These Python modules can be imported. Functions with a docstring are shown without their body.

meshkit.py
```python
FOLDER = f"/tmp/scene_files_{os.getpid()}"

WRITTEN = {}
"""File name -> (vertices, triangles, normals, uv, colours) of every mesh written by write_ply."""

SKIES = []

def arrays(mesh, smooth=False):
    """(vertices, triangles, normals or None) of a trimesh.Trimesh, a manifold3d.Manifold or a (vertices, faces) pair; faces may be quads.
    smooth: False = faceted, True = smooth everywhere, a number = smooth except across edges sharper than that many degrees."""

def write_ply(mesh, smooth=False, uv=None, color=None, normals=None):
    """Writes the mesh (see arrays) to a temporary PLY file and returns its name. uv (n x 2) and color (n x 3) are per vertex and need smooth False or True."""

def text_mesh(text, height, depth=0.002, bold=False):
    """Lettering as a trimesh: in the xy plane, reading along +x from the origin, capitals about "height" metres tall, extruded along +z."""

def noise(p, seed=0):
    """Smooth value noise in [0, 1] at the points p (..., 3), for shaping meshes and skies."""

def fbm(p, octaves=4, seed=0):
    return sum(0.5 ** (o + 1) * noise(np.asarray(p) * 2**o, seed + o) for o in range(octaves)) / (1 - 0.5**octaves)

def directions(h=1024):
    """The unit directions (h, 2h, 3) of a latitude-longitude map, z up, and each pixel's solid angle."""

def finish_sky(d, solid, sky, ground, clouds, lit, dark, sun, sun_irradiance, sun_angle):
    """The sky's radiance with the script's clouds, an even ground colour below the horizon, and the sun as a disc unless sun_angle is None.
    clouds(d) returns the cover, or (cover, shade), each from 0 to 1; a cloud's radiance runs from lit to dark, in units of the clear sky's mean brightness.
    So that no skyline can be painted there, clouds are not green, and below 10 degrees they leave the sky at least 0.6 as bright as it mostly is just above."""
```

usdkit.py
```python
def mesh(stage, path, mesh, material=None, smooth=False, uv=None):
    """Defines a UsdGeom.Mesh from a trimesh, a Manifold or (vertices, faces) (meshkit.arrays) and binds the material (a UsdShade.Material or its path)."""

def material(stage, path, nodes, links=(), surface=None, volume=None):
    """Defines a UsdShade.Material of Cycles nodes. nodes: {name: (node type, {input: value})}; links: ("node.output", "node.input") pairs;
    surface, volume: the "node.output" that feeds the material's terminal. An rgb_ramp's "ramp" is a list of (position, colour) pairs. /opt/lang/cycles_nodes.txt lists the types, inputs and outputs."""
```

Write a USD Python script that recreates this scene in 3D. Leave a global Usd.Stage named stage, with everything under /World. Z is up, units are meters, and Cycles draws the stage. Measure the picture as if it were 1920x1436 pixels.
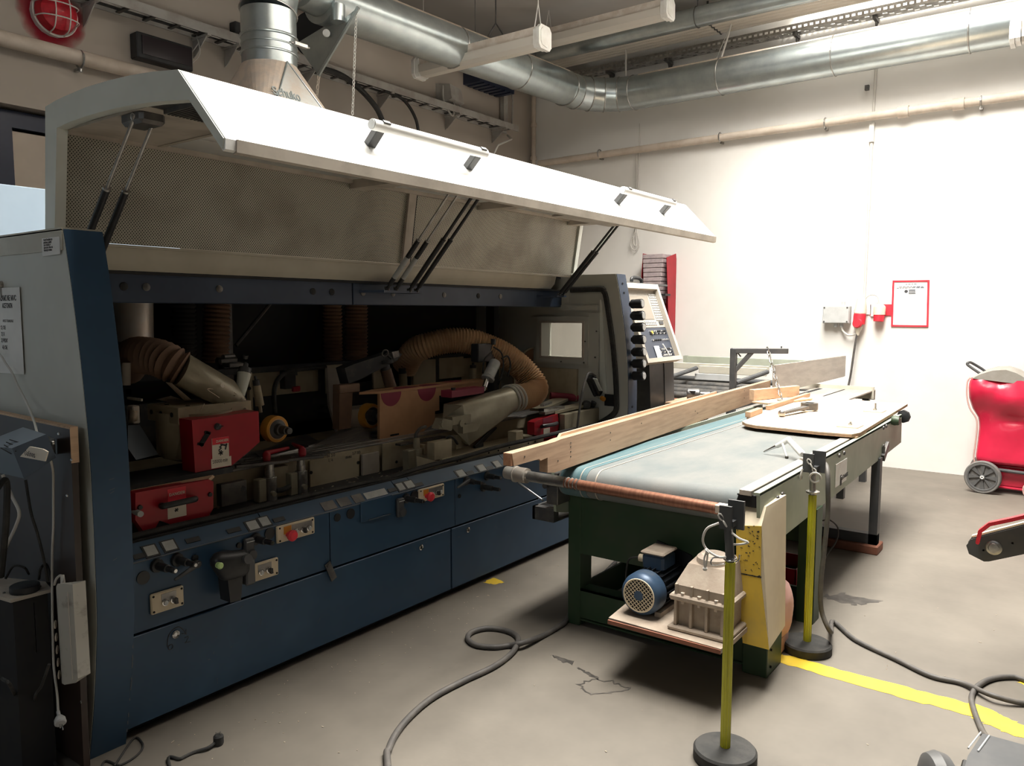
import math, random
import numpy as np, trimesh, usdkit, meshkit
import shapely.geometry as sg
from pxr import Usd, UsdGeom, UsdLux, UsdShade, Gf, Sdf

stage = Usd.Stage.CreateInMemory()
W = UsdGeom.Xform.Define(stage, '/World')
stage.SetDefaultPrim(W.GetPrim())
# ---------------------------------------------------------------- camera, lights, exposure
EXPOSURE = 0.3
YAW, PITCH, ROLL, EYE = 0.63572, -0.09187, 0.0013, (0, 0, 1.65)
fw = np.array([math.cos(YAW) * math.cos(PITCH), math.sin(YAW) * math.cos(PITCH), math.sin(PITCH)])
rt = np.cross(fw, [0, 0, 1]); rt /= np.linalg.norm(rt); up = np.cross(rt, fw)
rt, up = math.cos(ROLL) * rt + math.sin(ROLL) * up, -math.sin(ROLL) * rt + math.cos(ROLL) * up
cam = UsdGeom.Camera.Define(stage, '/World/camera')
cam.AddTransformOp().Set(Gf.Matrix4d(*rt, 0, *up, 0, *(-fw), 0, *EYE, 1))
cam.CreateHorizontalApertureAttr(36.0); cam.CreateVerticalApertureAttr(36.0 * 1436 / 1920)
cam.CreateFocalLengthAttr(36.0 * 1457 / 1920)
cam.CreateClippingRangeAttr(Gf.Vec2f(0.05, 100))
cam.CreateExposureAttr(EXPOSURE)

def rect_light(name, centre, right, upv, w, h, color, intensity):
    r, u = np.array(right, float), np.array(upv, float); n = np.cross(r, u)   # shines along -n
    l = UsdLux.RectLight.Define(stage, '/World/' + name)
    l.AddTransformOp().Set(Gf.Matrix4d(*r, 0, *u, 0, *n, 0, *centre, 1))
    l.CreateWidthAttr(w); l.CreateHeightAttr(h); l.CreateColorAttr(Gf.Vec3f(*color)); l.CreateIntensityAttr(intensity)

# daylight through the roof light above the outfeed side, and through the tall window band behind the camera
rect_light('rooflight_daylight', (5.3, 1.45, 6.9), (1, 0, 0), (0, 1, 0), 6.8, 2.3, (1.0, 0.965, 0.895), 30.0)
rect_light('window_daylight', (-4.9, 0.6, 3.85), (0, 1, 0), (0, 0, 1), 5.6, 1.5, (0.80, 0.91, 1.0), 12.0)

# ---------------------------------------------------------------- materials
MATS = {}
def mat(name, c1, c2=None, scale=5.0, lo=0.42, hi=0.62, rough=0.5, metal=0.0, bump=0.0, bscale=80.0, spec=0.5, stretch=None, extra=None, coat=0.0, detail=5.0):
    n = {'p': ('principled_bsdf', {'roughness': rough, 'metallic': metal, 'specular_ior_level': spec, 'base_color': c1, 'coat_weight': coat})}
    l = []
    if c2 is not None or bump:
        n['t'] = ('texture_coordinate', {}); n['m'] = ('mapping', {'scale': stretch or (1, 1, 1)}); l.append(('t.object', 'm.vector'))
    if c2 is not None:
        n['n'] = ('noise_texture', {'scale': scale, 'detail': detail, 'roughness': 0.6})
        n['r'] = ('rgb_ramp', {'ramp': [(0, c1), (lo, c1), (hi, c2), (1, c2)]})
        l += [('m.vector', 'n.vector'), ('n.fac', 'r.fac'), ('r.color', 'p.base_color')]
    if bump:
        n['bn'] = ('noise_texture', {'scale': bscale, 'detail': 3.0}); n['b'] = ('bump', {'strength': bump, 'distance': 0.004})
        l += [('m.vector', 'bn.vector'), ('bn.fac', 'b.height'), ('b.normal', 'p.normal')]
    MATS[name] = usdkit.material(stage, '/World/Looks/' + name, n, l, surface='p.BSDF')
    return MATS[name]

# ---------------------------------------------------------------- prims
COUNT = {}
def numbered(path):
    k = COUNT.get(path, 0); COUNT[path] = k + 1
    return path if k == 0 else '%s_%03d' % (path, k)
BASE = {}
def put(prim, label=None, cat=None, group=None, kind=None):
    for k, v in (('label', label), ('category', cat), ('group', group), ('kind', kind)):
        if v: prim.SetCustomDataByKey(k, v)
    return prim
def thing(name, label, cat, loc=(0, 0, 0), group=None, kind=None):
    path = numbered('/World/' + name)
    x = UsdGeom.Xform.Define(stage, path); x.AddTranslateOp().Set(Gf.Vec3d(*map(float, loc))); x.AddRotateZOp().Set(0.0)
    BASE[path] = np.array(loc, float)
    return put(x.GetPrim(), label, cat, group, kind)
def base_of(prim):
    p = str(prim.GetPath())
    while p not in BASE and p != '/World': p = p.rsplit('/', 1)[0]
    return BASE.get(p, np.zeros(3))
def obj(name, mesh, m, parent=None, label=None, smooth=35, kind=None, cat=None, group=None):
    """One Mesh prim from world-space geometry (a trimesh or a list of them), under parent or under /World."""
    if isinstance(mesh, (list, tuple)): mesh = trimesh.util.concatenate(list(mesh))
    v, f = np.asarray(mesh.vertices, float), np.asarray(mesh.faces)
    if parent is None:
        path = numbered('/World/' + name); b = v.min(0) * 0
    else:
        path = numbered(str(parent.GetPath()) + '/' + name); b = base_of(parent)
    me = usdkit.mesh(stage, path, trimesh.Trimesh(v - b, f, process=False), MATS[m] if isinstance(m, str) else m, smooth=smooth)
    return put(me.GetPrim(), label, cat, group, kind)
def dup(root, loc, rotz=0.0, label=None, group=None):
    """A copy of a whole thing, referencing the first."""
    was = root.GetCustomData(); path = numbered('/World/' + root.GetName())
    x = UsdGeom.Xform.Define(stage, path); p = x.GetPrim()
    p.GetReferences().AddInternalReference(root.GetPath()); p.SetInstanceable(True)
    x.ClearXformOpOrder(); x = UsdGeom.Xformable(p)
    x.GetTranslateOp() if False else None
    p.GetAttribute('xformOp:translate').Set(Gf.Vec3d(*map(float, loc))); p.GetAttribute('xformOp:rotateZ').Set(math.degrees(rotz))
    p.CreateAttribute('xformOpOrder', Sdf.ValueTypeNames.TokenArray, False).Set(['xformOp:translate', 'xformOp:rotateZ'])
    return put(p, label or was['label'], was['category'], group or was.get('group'))

# ---------------------------------------------------------------- shapes (world metres)
V = lambda *a: np.array(a, float)
def unit(v): v = np.asarray(v, float); return v / np.linalg.norm(v)
def hull(pts): return trimesh.convex.convex_hull(np.asarray(pts, float))
def box(lo, hi, r=0.0):
    lo, hi = np.minimum(lo, hi).astype(float), np.maximum(lo, hi).astype(float)
    if r <= 0:
        b = trimesh.creation.box(hi - lo); b.apply_translation((lo + hi) / 2); return b
    r = min(r, 0.45 * (hi - lo).min()); p = []
    for a in range(3):
        e = np.full(3, r); e[a] = 0
        for s in np.ndindex(2, 2, 2):
            s = np.array(s); p.append(np.where(s, hi - e, lo + e))
    return hull(p)
def frame(o, u, v):
    u = unit(u); v = np.asarray(v, float); v = unit(v - u * (u @ v)); w = np.cross(u, v)
    T = np.eye(4); T[:3, 0], T[:3, 1], T[:3, 2], T[:3, 3] = u, v, w, o; return T
def obox(o, u, v, su, sv, sw, r=0.0):
    """A box centred at o with its sides along u, v and their normal."""
    b = box((-su / 2, -sv / 2, -sw / 2), (su / 2, sv / 2, sw / 2), r); b.apply_transform(frame(o, u, v)); return b
def basis(d):
    d = unit(d); a = V(0, 0, 1) if abs(d[2]) < 0.9 else V(1, 0, 0)
    u = unit(np.cross(a, d)); return u, np.cross(d, u), d
def lathe(prof, o, d, n=24):
    """prof: (radius, distance along d) pairs, closed at both ends."""
    u, v, d = basis(d); o = np.asarray(o, float); t = np.linspace(0, 2 * np.pi, n, endpoint=False)
    ring = np.outer(np.cos(t), u) + np.outer(np.sin(t), v)
    P_ = [o + d * prof[0][1]] + [o + d * h + ring * r for r, h in prof] + [o + d * prof[-1][1]]
    vs = np.vstack([np.atleast_2d(p) for p in P_]); f = []
    m = len(prof)
    for j in range(n):
        k = (j + 1) % n
        f.append((0, 1 + k, 1 + j))
        for i in range(m - 1):
            a, b, c, e = 1 + i * n + j, 1 + i * n + k, 1 + (i + 1) * n + k, 1 + (i + 1) * n + j
            f += [(a, b, c), (a, c, e)]
        f.append((len(vs) - 1, 1 + (m - 1) * n + j, 1 + (m - 1) * n + k))
    t = trimesh.Trimesh(vs, f, process=False)
    return t
def cyl(a, b, r, r2=None, n=18):
    a, b = np.asarray(a, float), np.asarray(b, float); L = np.linalg.norm(b - a)
    return lathe([(r, 0), (r if r2 is None else r2, L)], a, b - a, n)
def spline(pts, n=8, closed=False):
    pts = np.asarray(pts, float); p = np.vstack([2 * pts[0] - pts[1], pts, 2 * pts[-1] - pts[-2]]); out = []
    for i in range(1, len(p) - 2):
        t = np.linspace(0, 1, n, endpoint=False)[:, None]
        a, b, c, d = p[i - 1], p[i], p[i + 1], p[i + 2]
        out.append(0.5 * (2 * b + (c - a) * t + (2 * a - 5 * b + 4 * c - d) * t ** 2 + (3 * b - a - 3 * c + d) * t ** 3))
    return np.vstack(out + [pts[-1:]])
def tube(path, r, n=10, flat=1.0):
    """A round tube along a polyline; r may be one radius per point."""
    path = np.asarray(path, float); m = len(path); r = np.broadcast_to(r, m)
    tan = np.gradient(path, axis=0); tan /= np.maximum(np.linalg.norm(tan, axis=1, keepdims=True), 1e-9)
    u, v, _ = basis(tan[0]); rings = []; t = np.linspace(0, 2 * np.pi, n, endpoint=False)
    for i in range(m):
        u = unit(u - tan[i] * (tan[i] @ u)); v = np.cross(tan[i], u)
        rings.append(path[i] + r[i] * (np.outer(np.cos(t), u) + flat * np.outer(np.sin(t), v)))
    vs = np.vstack([path[:1]] + rings + [path[-1:]]); f = []
    for j in range(n):
        k = (j + 1) % n; f.append((0, 1 + k, 1 + j)); f.append((len(vs) - 1, 1 + (m - 1) * n + j, 1 + (m - 1) * n + k))
        for i in range(m - 1):
            a, b, c, e = 1 + i * n + j, 1 + i * n + k, 1 + (i + 1) * n + k, 1 + (i + 1) * n + j
            f += [(a, b, c), (a, c, e)]
    return trimesh.Trimesh(vs, f, process=False)
def resample(path, step):
    path = np.asarray(path, float); s = np.r_[0, np.cumsum(np.linalg.norm(np.diff(path, axis=0), axis=1))]
    q = np.linspace(0, s[-1], max(3, int(s[-1] / step) + 1)); return np.stack([np.interp(q, s, path[:, k]) for k in range(3)], 1)
def hose(pts, r, pitch, depth, n=20):
    """A ribbed suction hose."""
    p = resample(spline(pts, 16), pitch / 4); k = np.arange(len(p)) % 4
    return tube(p, r + depth * np.array([0.2, 1, 0.2, -0.9])[k], n)
def prism(poly, a, b, o=(0, 0, 0), u=(1, 0, 0), v=(0, 1, 0)):
    """A polygon (points, or a shapely polygon with holes) in the plane o,u,v, extruded from a to b along u x v."""
    g = poly if hasattr(poly, 'exterior') else sg.Polygon(poly)
    m = trimesh.creation.extrude_polygon(g, b - a, engine='earcut'); m.apply_translation((0, 0, a)); m.apply_transform(frame(np.asarray(o, float), u, v)); return m
def prism_x(poly, x0, x1): return prism(poly, x0, x1, (0, 0, 0), (0, 1, 0), (0, 0, 1))      # (y, z) outline
def prism_y(poly, y0, y1):                                                                    # (x, z) outline
    return prism(poly, -y1, -y0, (0, 0, 0), (1, 0, 0), (0, 0, 1))
def prism_z(poly, z0, z1): return prism(poly, z0, z1)
def text(s, h, o, right, upv, bold=False, depth=0.0012, width=None, align=None):
    m = meshkit.text_mesh(s, h, depth, bold)
    if width: m.apply_scale((width / max(m.extents[0], 1e-6), 1, 1))
    if align == 'c': m.apply_translation((-m.bounds[:, 0].mean(), 0, 0))
    m.apply_transform(frame(np.asarray(o, float), right, upv)); return m
def torus_arc(o, u, v, R, r, a0, a1, n=16, m=10):
    t = np.linspace(a0, a1, n); u, v = unit(u), unit(v); o = np.asarray(o, float)
    return tube(o + R * (np.outer(np.cos(t), u) + np.outer(np.sin(t), v)), r, m)
def ring(o, axis, R, r, n=28, m=8):
    u, v, _ = basis(axis); return torus_arc(o, u, v, R, r, 0, 2 * math.pi, n, m)

# ---------------------------------------------------------------- palette
mat('concrete', (0.175, 0.155, 0.128), (0.115, 0.101, 0.083), scale=1.3, lo=0.36, hi=0.70, rough=0.62, bump=0.12, bscale=35, detail=9)
mat('plaster', (0.44, 0.39, 0.335), (0.39, 0.345, 0.295), scale=0.9, lo=0.42, hi=0.75, rough=0.85, bump=0.1, bscale=25, detail=8)
mat('wall_white', (0.80, 0.785, 0.755), (0.73, 0.71, 0.67), scale=1.3, lo=0.45, hi=0.8, rough=0.8, bump=0.1, bscale=20, detail=8)
mat('wall_dim', (0.16, 0.15, 0.14), (0.12, 0.11, 0.10), scale=0.8, rough=0.9)
mat('ceiling_grey', (0.46, 0.44, 0.42), (0.40, 0.385, 0.37), scale=0.8, rough=0.9)
mat('navy_paint', (0.014, 0.022, 0.05), (0.022, 0.03, 0.06), scale=4, rough=0.4)
mat('board_beige', (0.62, 0.53, 0.44), (0.56, 0.48, 0.40), scale=2, rough=0.8)
mat('galvanised', (0.55, 0.60, 0.60), (0.42, 0.47, 0.48), scale=7, lo=0.3, hi=0.7, rough=0.28, metal=0.9)
mat('galv_dusty', (0.52, 0.53, 0.51), (0.50, 0.44, 0.38), scale=6, lo=0.4, hi=0.6, rough=0.42, metal=0.55)
mat('hopper_dusty', (0.52, 0.43, 0.35), (0.44, 0.38, 0.33), scale=14, rough=0.7, metal=0.15)
mat('dust', (0.62, 0.52, 0.43), (0.52, 0.44, 0.37), scale=30, rough=0.95)
mat('dark_hole', (0.012, 0.012, 0.013), rough=0.9)
mat('steel_dark', (0.10, 0.10, 0.10), (0.16, 0.15, 0.14), scale=12, rough=0.45, metal=0.6)
mat('steel', (0.50, 0.49, 0.47), (0.36, 0.35, 0.33), scale=18, rough=0.3, metal=0.9)
mat('tray_paint', (0.42, 0.41, 0.38), (0.34, 0.31, 0.28), scale=5, rough=0.7)
mat('pipe_beige', (0.60, 0.52, 0.44), (0.52, 0.44, 0.36), scale=6, rough=0.6)
mat('plastic_white', (0.78, 0.78, 0.75), (0.70, 0.68, 0.64), scale=8, rough=0.45)
mat('plastic_grey', (0.50, 0.51, 0.51), (0.44, 0.45, 0.45), scale=8, rough=0.5)
mat('lamp_tube', (0.60, 0.56, 0.50), rough=0.35)
mat('lamp_dusty', (0.58, 0.50, 0.42), (0.66, 0.60, 0.53), scale=12, rough=0.8)
mat('black_plastic', (0.016, 0.017, 0.019), (0.025, 0.026, 0.028), scale=20, rough=0.42)
mat('black_rubber', (0.022, 0.022, 0.021), (0.04, 0.038, 0.035), scale=15, rough=0.75)
mat('cable_grey', (0.075, 0.07, 0.066), (0.11, 0.10, 0.09), scale=14, rough=0.6)
mat('cable_white', (0.60, 0.58, 0.54), rough=0.6)
mat('display_face', (0.030, 0.022, 0.026), rough=0.25)
mat('lens_red', (0.55, 0.015, 0.03), (0.38, 0.01, 0.02), scale=12, rough=0.35)
mat('red_paint', (0.36, 0.008, 0.02), (0.30, 0.007, 0.017), scale=5, rough=0.38)
mat('red_cee', (0.70, 0.03, 0.05), rough=0.45)
mat('cream_cee', (0.72, 0.66, 0.54), rough=0.5)
mat('paper', (0.78, 0.78, 0.76), (0.72, 0.72, 0.70), scale=6, rough=0.9)
mat('ink', (0.06, 0.06, 0.065), rough=0.9)
mat('yellow_paint', (0.72, 0.50, 0.03), (0.62, 0.42, 0.04), scale=8, lo=0.45, hi=0.75, rough=0.6)
mat('oil', (0.055, 0.05, 0.045), (0.10, 0.09, 0.08), scale=20, rough=0.4)
mat('shaving', (0.44, 0.36, 0.27), (0.52, 0.45, 0.36), scale=60, rough=0.9)
mat('slat_grey', (0.46, 0.38, 0.39), (0.38, 0.32, 0.33), scale=20, rough=0.6)
mat('pane_glass', (0.9, 0.95, 0.95), rough=0.1)
MATS['pane_glass'] = usdkit.material(stage, '/World/Looks/clear_pane', {'t': ('transparent_bsdf', {'color': (0.93, 0.93, 0.90)}), 'g': ('glossy_bsdf', {'color': (0.9, 0.9, 0.9), 'roughness': 0.08}), 'f': ('fresnel', {'IOR': 1.45}), 'x': ('mix_closure', {})},
    [('f.fac', 'x.fac'), ('t.BSDF', 'x.closure1'), ('g.BSDF', 'x.closure2')], surface='x.closure')
MATS['overspray'] = usdkit.material(stage, '/World/Looks/overspray', {'tc': ('texture_coordinate', {}), 'm': ('mapping', {'scale': (3.7, 3.7, 3.7)}), 'g': ('gradient_texture', {'gradient_type': 'spherical'}), 'n': ('noise_texture', {'scale': 9.0, 'detail': 4.0}),
    'mu': ('math', {'math_type': 'multiply'}), 'mr': ('map_range', {'from_min': 0.04, 'from_max': 0.28, 'clamp': True}), 't': ('transparent_bsdf', {'color': (1, 1, 1)}), 'd': ('diffuse_bsdf', {'color': (0.42, 0.03, 0.05)}), 'x': ('mix_closure', {})},
    [('tc.object', 'm.vector'), ('m.vector', 'g.vector'), ('tc.object', 'n.vector'), ('g.fac', 'mu.value1'), ('n.fac', 'mu.value2'), ('mu.value', 'mr.value'), ('mr.result', 'x.fac'), ('t.BSDF', 'x.closure1'), ('d.BSDF', 'x.closure2')], surface='x.closure')

# ---------------------------------------------------------------- the room
XR, YL, ZC = 8.97, 6.28, 5.0
X0, Y0 = -5.0, -5.0
def structure(name, mesh, m, parent=None, label=None, smooth=20):
    return obj(name, mesh, m, parent, label, smooth, kind=None if parent is not None else 'structure')
floor = structure('floor', box((X0, Y0, -0.15), (XR + 0.2, YL + 0.6, 0)), 'concrete', label='worn grey concrete workshop floor')
# back wall behind the machine, with the recessed doorway at its left end
wall_l = structure('wall_left', [box((2.9, YL, 0), (XR + 0.2, YL + 0.5, ZC)), box((X0, YL, 3.12), (2.9, YL + 0.5, ZC)), box((X0, YL, 0), (0.2, YL + 0.5, 3.12)), box((0.2, YL + 0.45, 0), (2.9, YL + 0.5, 3.12))], 'plaster', label='dull cream back wall behind the machine')
structure('wall_right', [box((XR, Y0, 0), (XR + 0.2, YL + 0.5, ZC))], 'wall_white', label='bright white end wall')
structure('wall_back', [box((X0 - 0.2, Y0, 0), (X0, YL + 0.5, 3.0)), box((X0 - 0.2, Y0, 4.7), (X0, YL + 0.5, ZC)), box((X0 - 0.2, Y0, 3.0), (X0, -2.3, 4.7)), box((X0 - 0.2, 3.5, 3.0), (X0, YL + 0.5, 4.7)), box((X0 - 0.3, -2.4, 2.9), (X0 - 0.2, 3.6, 4.8))], 'wall_dim')
structure('wall_front', [box((X0, Y0 - 0.2, 0), (XR + 0.2, Y0, ZC))], 'wall_dim')
SK = (1.85, 0.25, 8.8, 2.65)        # the roof light's well
structure('ceiling', [box((X0, SK[3], ZC), (XR + 0.2, YL + 0.5, ZC + 0.2)), box((X0, Y0, ZC), (XR + 0.2, SK[1], ZC + 0.2)), box((X0, SK[1], ZC), (SK[0], SK[3], ZC + 0.2)), box((SK[2], SK[1], ZC), (XR + 0.2, SK[3], ZC + 0.2)),
    box((SK[0], SK[3], ZC + 0.2), (SK[2], SK[3] + 0.1, 7.0)), box((SK[0], SK[1] - 0.1, ZC + 0.2), (SK[2], SK[1], 7.0)), box((SK[0] - 0.1, SK[1], ZC + 0.2), (SK[0], SK[3], 7.0)), box((SK[2], SK[1], ZC + 0.2), (SK[2] + 0.1, SK[3], 7.0)),
    box((SK[0], SK[1], 7.0), (SK[2], SK[3], 7.1))], 'ceiling_grey', label='grey painted ceiling slab')
d1 = thing('door_1', 'dark navy framed doorway with beige infill board', 'door', (2.0, 6.4, 0), kind='structure')
obj('frame', [box((0.25, 6.38, 0), (2.9, 6.45, 0.05)), box((0.25, 6.38, 2.98), (2.9, 6.45, 3.10)), box((2.38, 6.36, 0), (2.50, 6.46, 3.0)), box((0.25, 6.38, 0), (0.37, 6.46, 3.0))], 'navy_paint', d1)
obj('panel', [box((2.50, 6.41, 0.05), (2.895, 6.44, 2.96)), box((0.37, 6.41, 0.05), (2.38, 6.44, 2.98))], 'board_beige', d1)
# floor marking
def blob(pts, rough, seed, n=6):
    rng = np.random.default_rng(seed); p = np.asarray(pts, float); out = []
    for a, b in zip(p, np.roll(p, -1, 0)):
        for t in np.linspace(0, 1, n, endpoint=False): out.append(a + (b - a) * t + rng.normal(0, rough, 2))
    return sg.Polygon(out).buffer(0)
def flat(poly, z0, z1): 
    g = list(getattr(poly, 'geoms', [poly])); return [prism_z(q, z0, z1) for q in g if q.area > 1e-6]
put(obj('floor_marking', flat(blob([(3.60, 1.1), (3.70, 1.1), (3.685, 0.7), (3.69, 0.25), (3.62, 0.14), (3.60, -0.4), (3.46, -0.4), (3.50, 0.14), (3.565, 0.3), (3.575, 0.7)], 0.006, 1, 12), 0.0003, 0.0012), 'yellow_paint'), 'long worn yellow line painted on the floor from the green frame leg', 'floor line')
put(obj('floor_marking', flat(blob([(3.61, 2.885, 0)[:2], (3.717, 2.885, 0)[:2], (3.695, 2.786, 0)[:2], (3.629, 2.797, 0)[:2]], 0.004, 2), 0.0003, 0.0012), 'yellow_paint'), 'small worn yellow paint patch by the blue machine base', 'floor line')
put(obj('floor_marking', flat(blob([(4.072, 0.17, 0)[:2], (4.018, 0.14, 0)[:2], (4.0, -0.35), (4.12, -0.3)], 0.004, 3), 0.0003, 0.0012), 'yellow_paint'), 'worn yellow paint scrap inside the cable loop at the right edge', 'floor line')
def stain(pts, r, seed, m='oil', label=''): return structure('floor_stain', flat(blob(pts, r, seed), 0.0002, 0.0008), m, floor)
stain([(4.62, 1.15), (4.75, 1.05), (4.72, 0.88), (4.62, 0.93), (4.56, 1.0)], 0.015, 4)
stain([(3.014, 1.998, 0)[:2], (3.025, 1.944, 0)[:2], (3.029, 1.863, 0)[:2], (2.992, 1.857, 0)[:2], (2.994, 1.939, 0)[:2]], 0.006, 5)
stain([(2.985, 1.829, 0)[:2], (2.974, 1.771, 0)[:2], (2.958, 1.688, 0)[:2], (2.933, 1.687, 0)[:2], (2.963, 1.787, 0)[:2]], 0.006, 6)
wet = blob([(2.838, 1.739, 0)[:2], (2.936, 1.7, 0)[:2], (2.972, 1.625, 0)[:2], (2.947, 1.518, 0)[:2], (2.864, 1.565, 0)[:2], (2.79, 1.641, 0)[:2]], 0.008, 7)
structure('floor_stain', flat(wet.difference(wet.buffer(-0.008)), 0.0002, 0.0008), 'oil', floor)

# ---------------------------------------------------------------- roof light and window glazing bars
w1 = thing('window_1', 'glazed roof light over the conveyor', 'window', (5.3, 1.4, 6.5), kind='structure')
for k in range(6): obj('glazing_bar', box((SK[0] + 0.02 + k * 1.375, SK[1], 6.80), (SK[0] + 0.055 + k * 1.375, SK[3], 6.85)), 'plastic_white', w1)
w2 = thing('window_2', 'high window band in the wall behind the camera', 'window', (X0 - 0.05, 0.6, 3.0), kind='structure')
obj('frame', [box((X0 - 0.12, -2.3, 3.00), (X0 - 0.04, 3.5, 3.07)), box((X0 - 0.12, -2.3, 4.63), (X0 - 0.04, 3.5, 4.7))] + [box((X0 - 0.12, -2.3 + k * 1.43, 3.07), (X0 - 0.04, -2.22 + k * 1.43, 4.63)) for k in range(5)], 'navy_paint', w2)

# ---------------------------------------------------------------- pipes and conduits
def clip(o, axis, r): return ring(o, axis, r, 0.008, 18, 6)
t = thing('wall_pipe', 'long beige pipe with clips and sleeves running across the white wall', 'pipe', (8.88, 3, 3.66))
obj('pipe', tube([(8.88, -4.9, 3.70), (8.88, 2, 3.672), (8.88, 6.1, 3.645)], 0.043, 16), 'pipe_beige', t)
obj('dust', [prism([(-0.03, 0.028), (0.03, 0.028), (0.02, 0.05), (-0.012, 0.052)], -0.5, 4.1, (8.88, 1.5, 3.672), (1, 0, 0), (0, 0, 1))], 'dust', t) if False else None
for y in (5.16, 3.55, 2.38, 0.94, -0.5, -2): obj('clip', [clip((8.88, y, 3.668), (0, 1, 0), 0.05), box((8.90, y - 0.012, 3.60), (XR, y + 0.012, 3.625))], 'steel', t)
for y in (1.62, 1.13): obj('sleeve', cyl((8.88, y - 0.05, 3.672), (8.88, y + 0.05, 3.672), 0.058), 'pipe_beige', t)
t = thing('wall_pipe', 'beige pipe crossing the dull back wall above the navy doorway', 'pipe', (3, 6.2, 3.53))
obj('pipe', tube([(-4.9, 6.2, 3.53), (8.6, 6.2, 3.55)], 0.055, 16), 'pipe_beige', t)
for x in (2.93, 5.2, 7.4): obj('clip', [clip((x, 6.2, 3.53), (1, 0, 0), 0.062), cyl((x, 6.2, 3.465), (x, 6.2, 3.44), 0.012), box((x - 0.012, 6.22, 3.45), (x + 0.012, YL, 3.47))], 'steel', t)
t = thing('wall_pipe', 'dark pipe high on the back wall behind the big duct', 'pipe', (5, 6.15, 4.56))
obj('pipe', tube([(3.4, 6.12, 4.56), (8.4, 6.12, 4.58)], 0.05, 14), 'tray_paint', t)
for x in (4.5, 6.05): obj('clip', [clip((x, 6.12, 4.57), (1, 0, 0), 0.057), box((x - 0.01, 6.13, 4.63), (x + 0.01, YL, 4.65))], 'steel', t)
t = thing('corner_pipe', 'thin upright beige pipe with couplings in the wall corner', 'pipe', (8.86, 6.18, 3.6))
obj('pipe', tube([(8.86, 6.18, 3.0), (8.86, 6.18, 4.9)], 0.03, 12), 'pipe_beige', t)
for z in (3.72, 4.16): obj('coupling', cyl((8.86, 6.18, z - 0.025), (8.86, 6.18, z + 0.025), 0.042), 'pipe_beige', t)
t = thing('corner_pipe', 'pair of flat grey risers above the end of the cable tray', 'pipe', (8.3, 6.22, 4.2))
obj('pipe', [box((8.22, 6.2, 4.05), (8.30, 6.26, 4.62)), tube([(8.42, 6.22, 4.05), (8.44, 6.22, 4.4), (8.40, 6.22, 4.62)], 0.012, 8), box((8.12, 6.2, 4.46), (8.24, 6.26, 4.56))], 'tray_paint', t)
t = thing('wall_conduit', 'thin white conduit running down the white wall to the red plugs', 'conduit', (8.95, 1.92, 2.1))
obj('conduit', [tube([(8.955, 1.905, 4.72), (8.955, 1.92, 3.73)], 0.013, 8), tube([(8.955, 1.925, 3.60), (8.955, 1.925, 2.72)], 0.016, 8), tube([(8.955, 1.925, 2.74), (8.955, 1.93, 1.80)], 0.013, 8)], 'cable_white', t)
obj('sleeve', box((8.925, 1.90, 3.42), (XR, 1.95, 3.62), 0.004), 'plastic_white', t)
obj('clip', box((8.93, 1.97, 3.96), (XR, 2.01, 4.01)), 'steel_dark', t)
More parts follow.
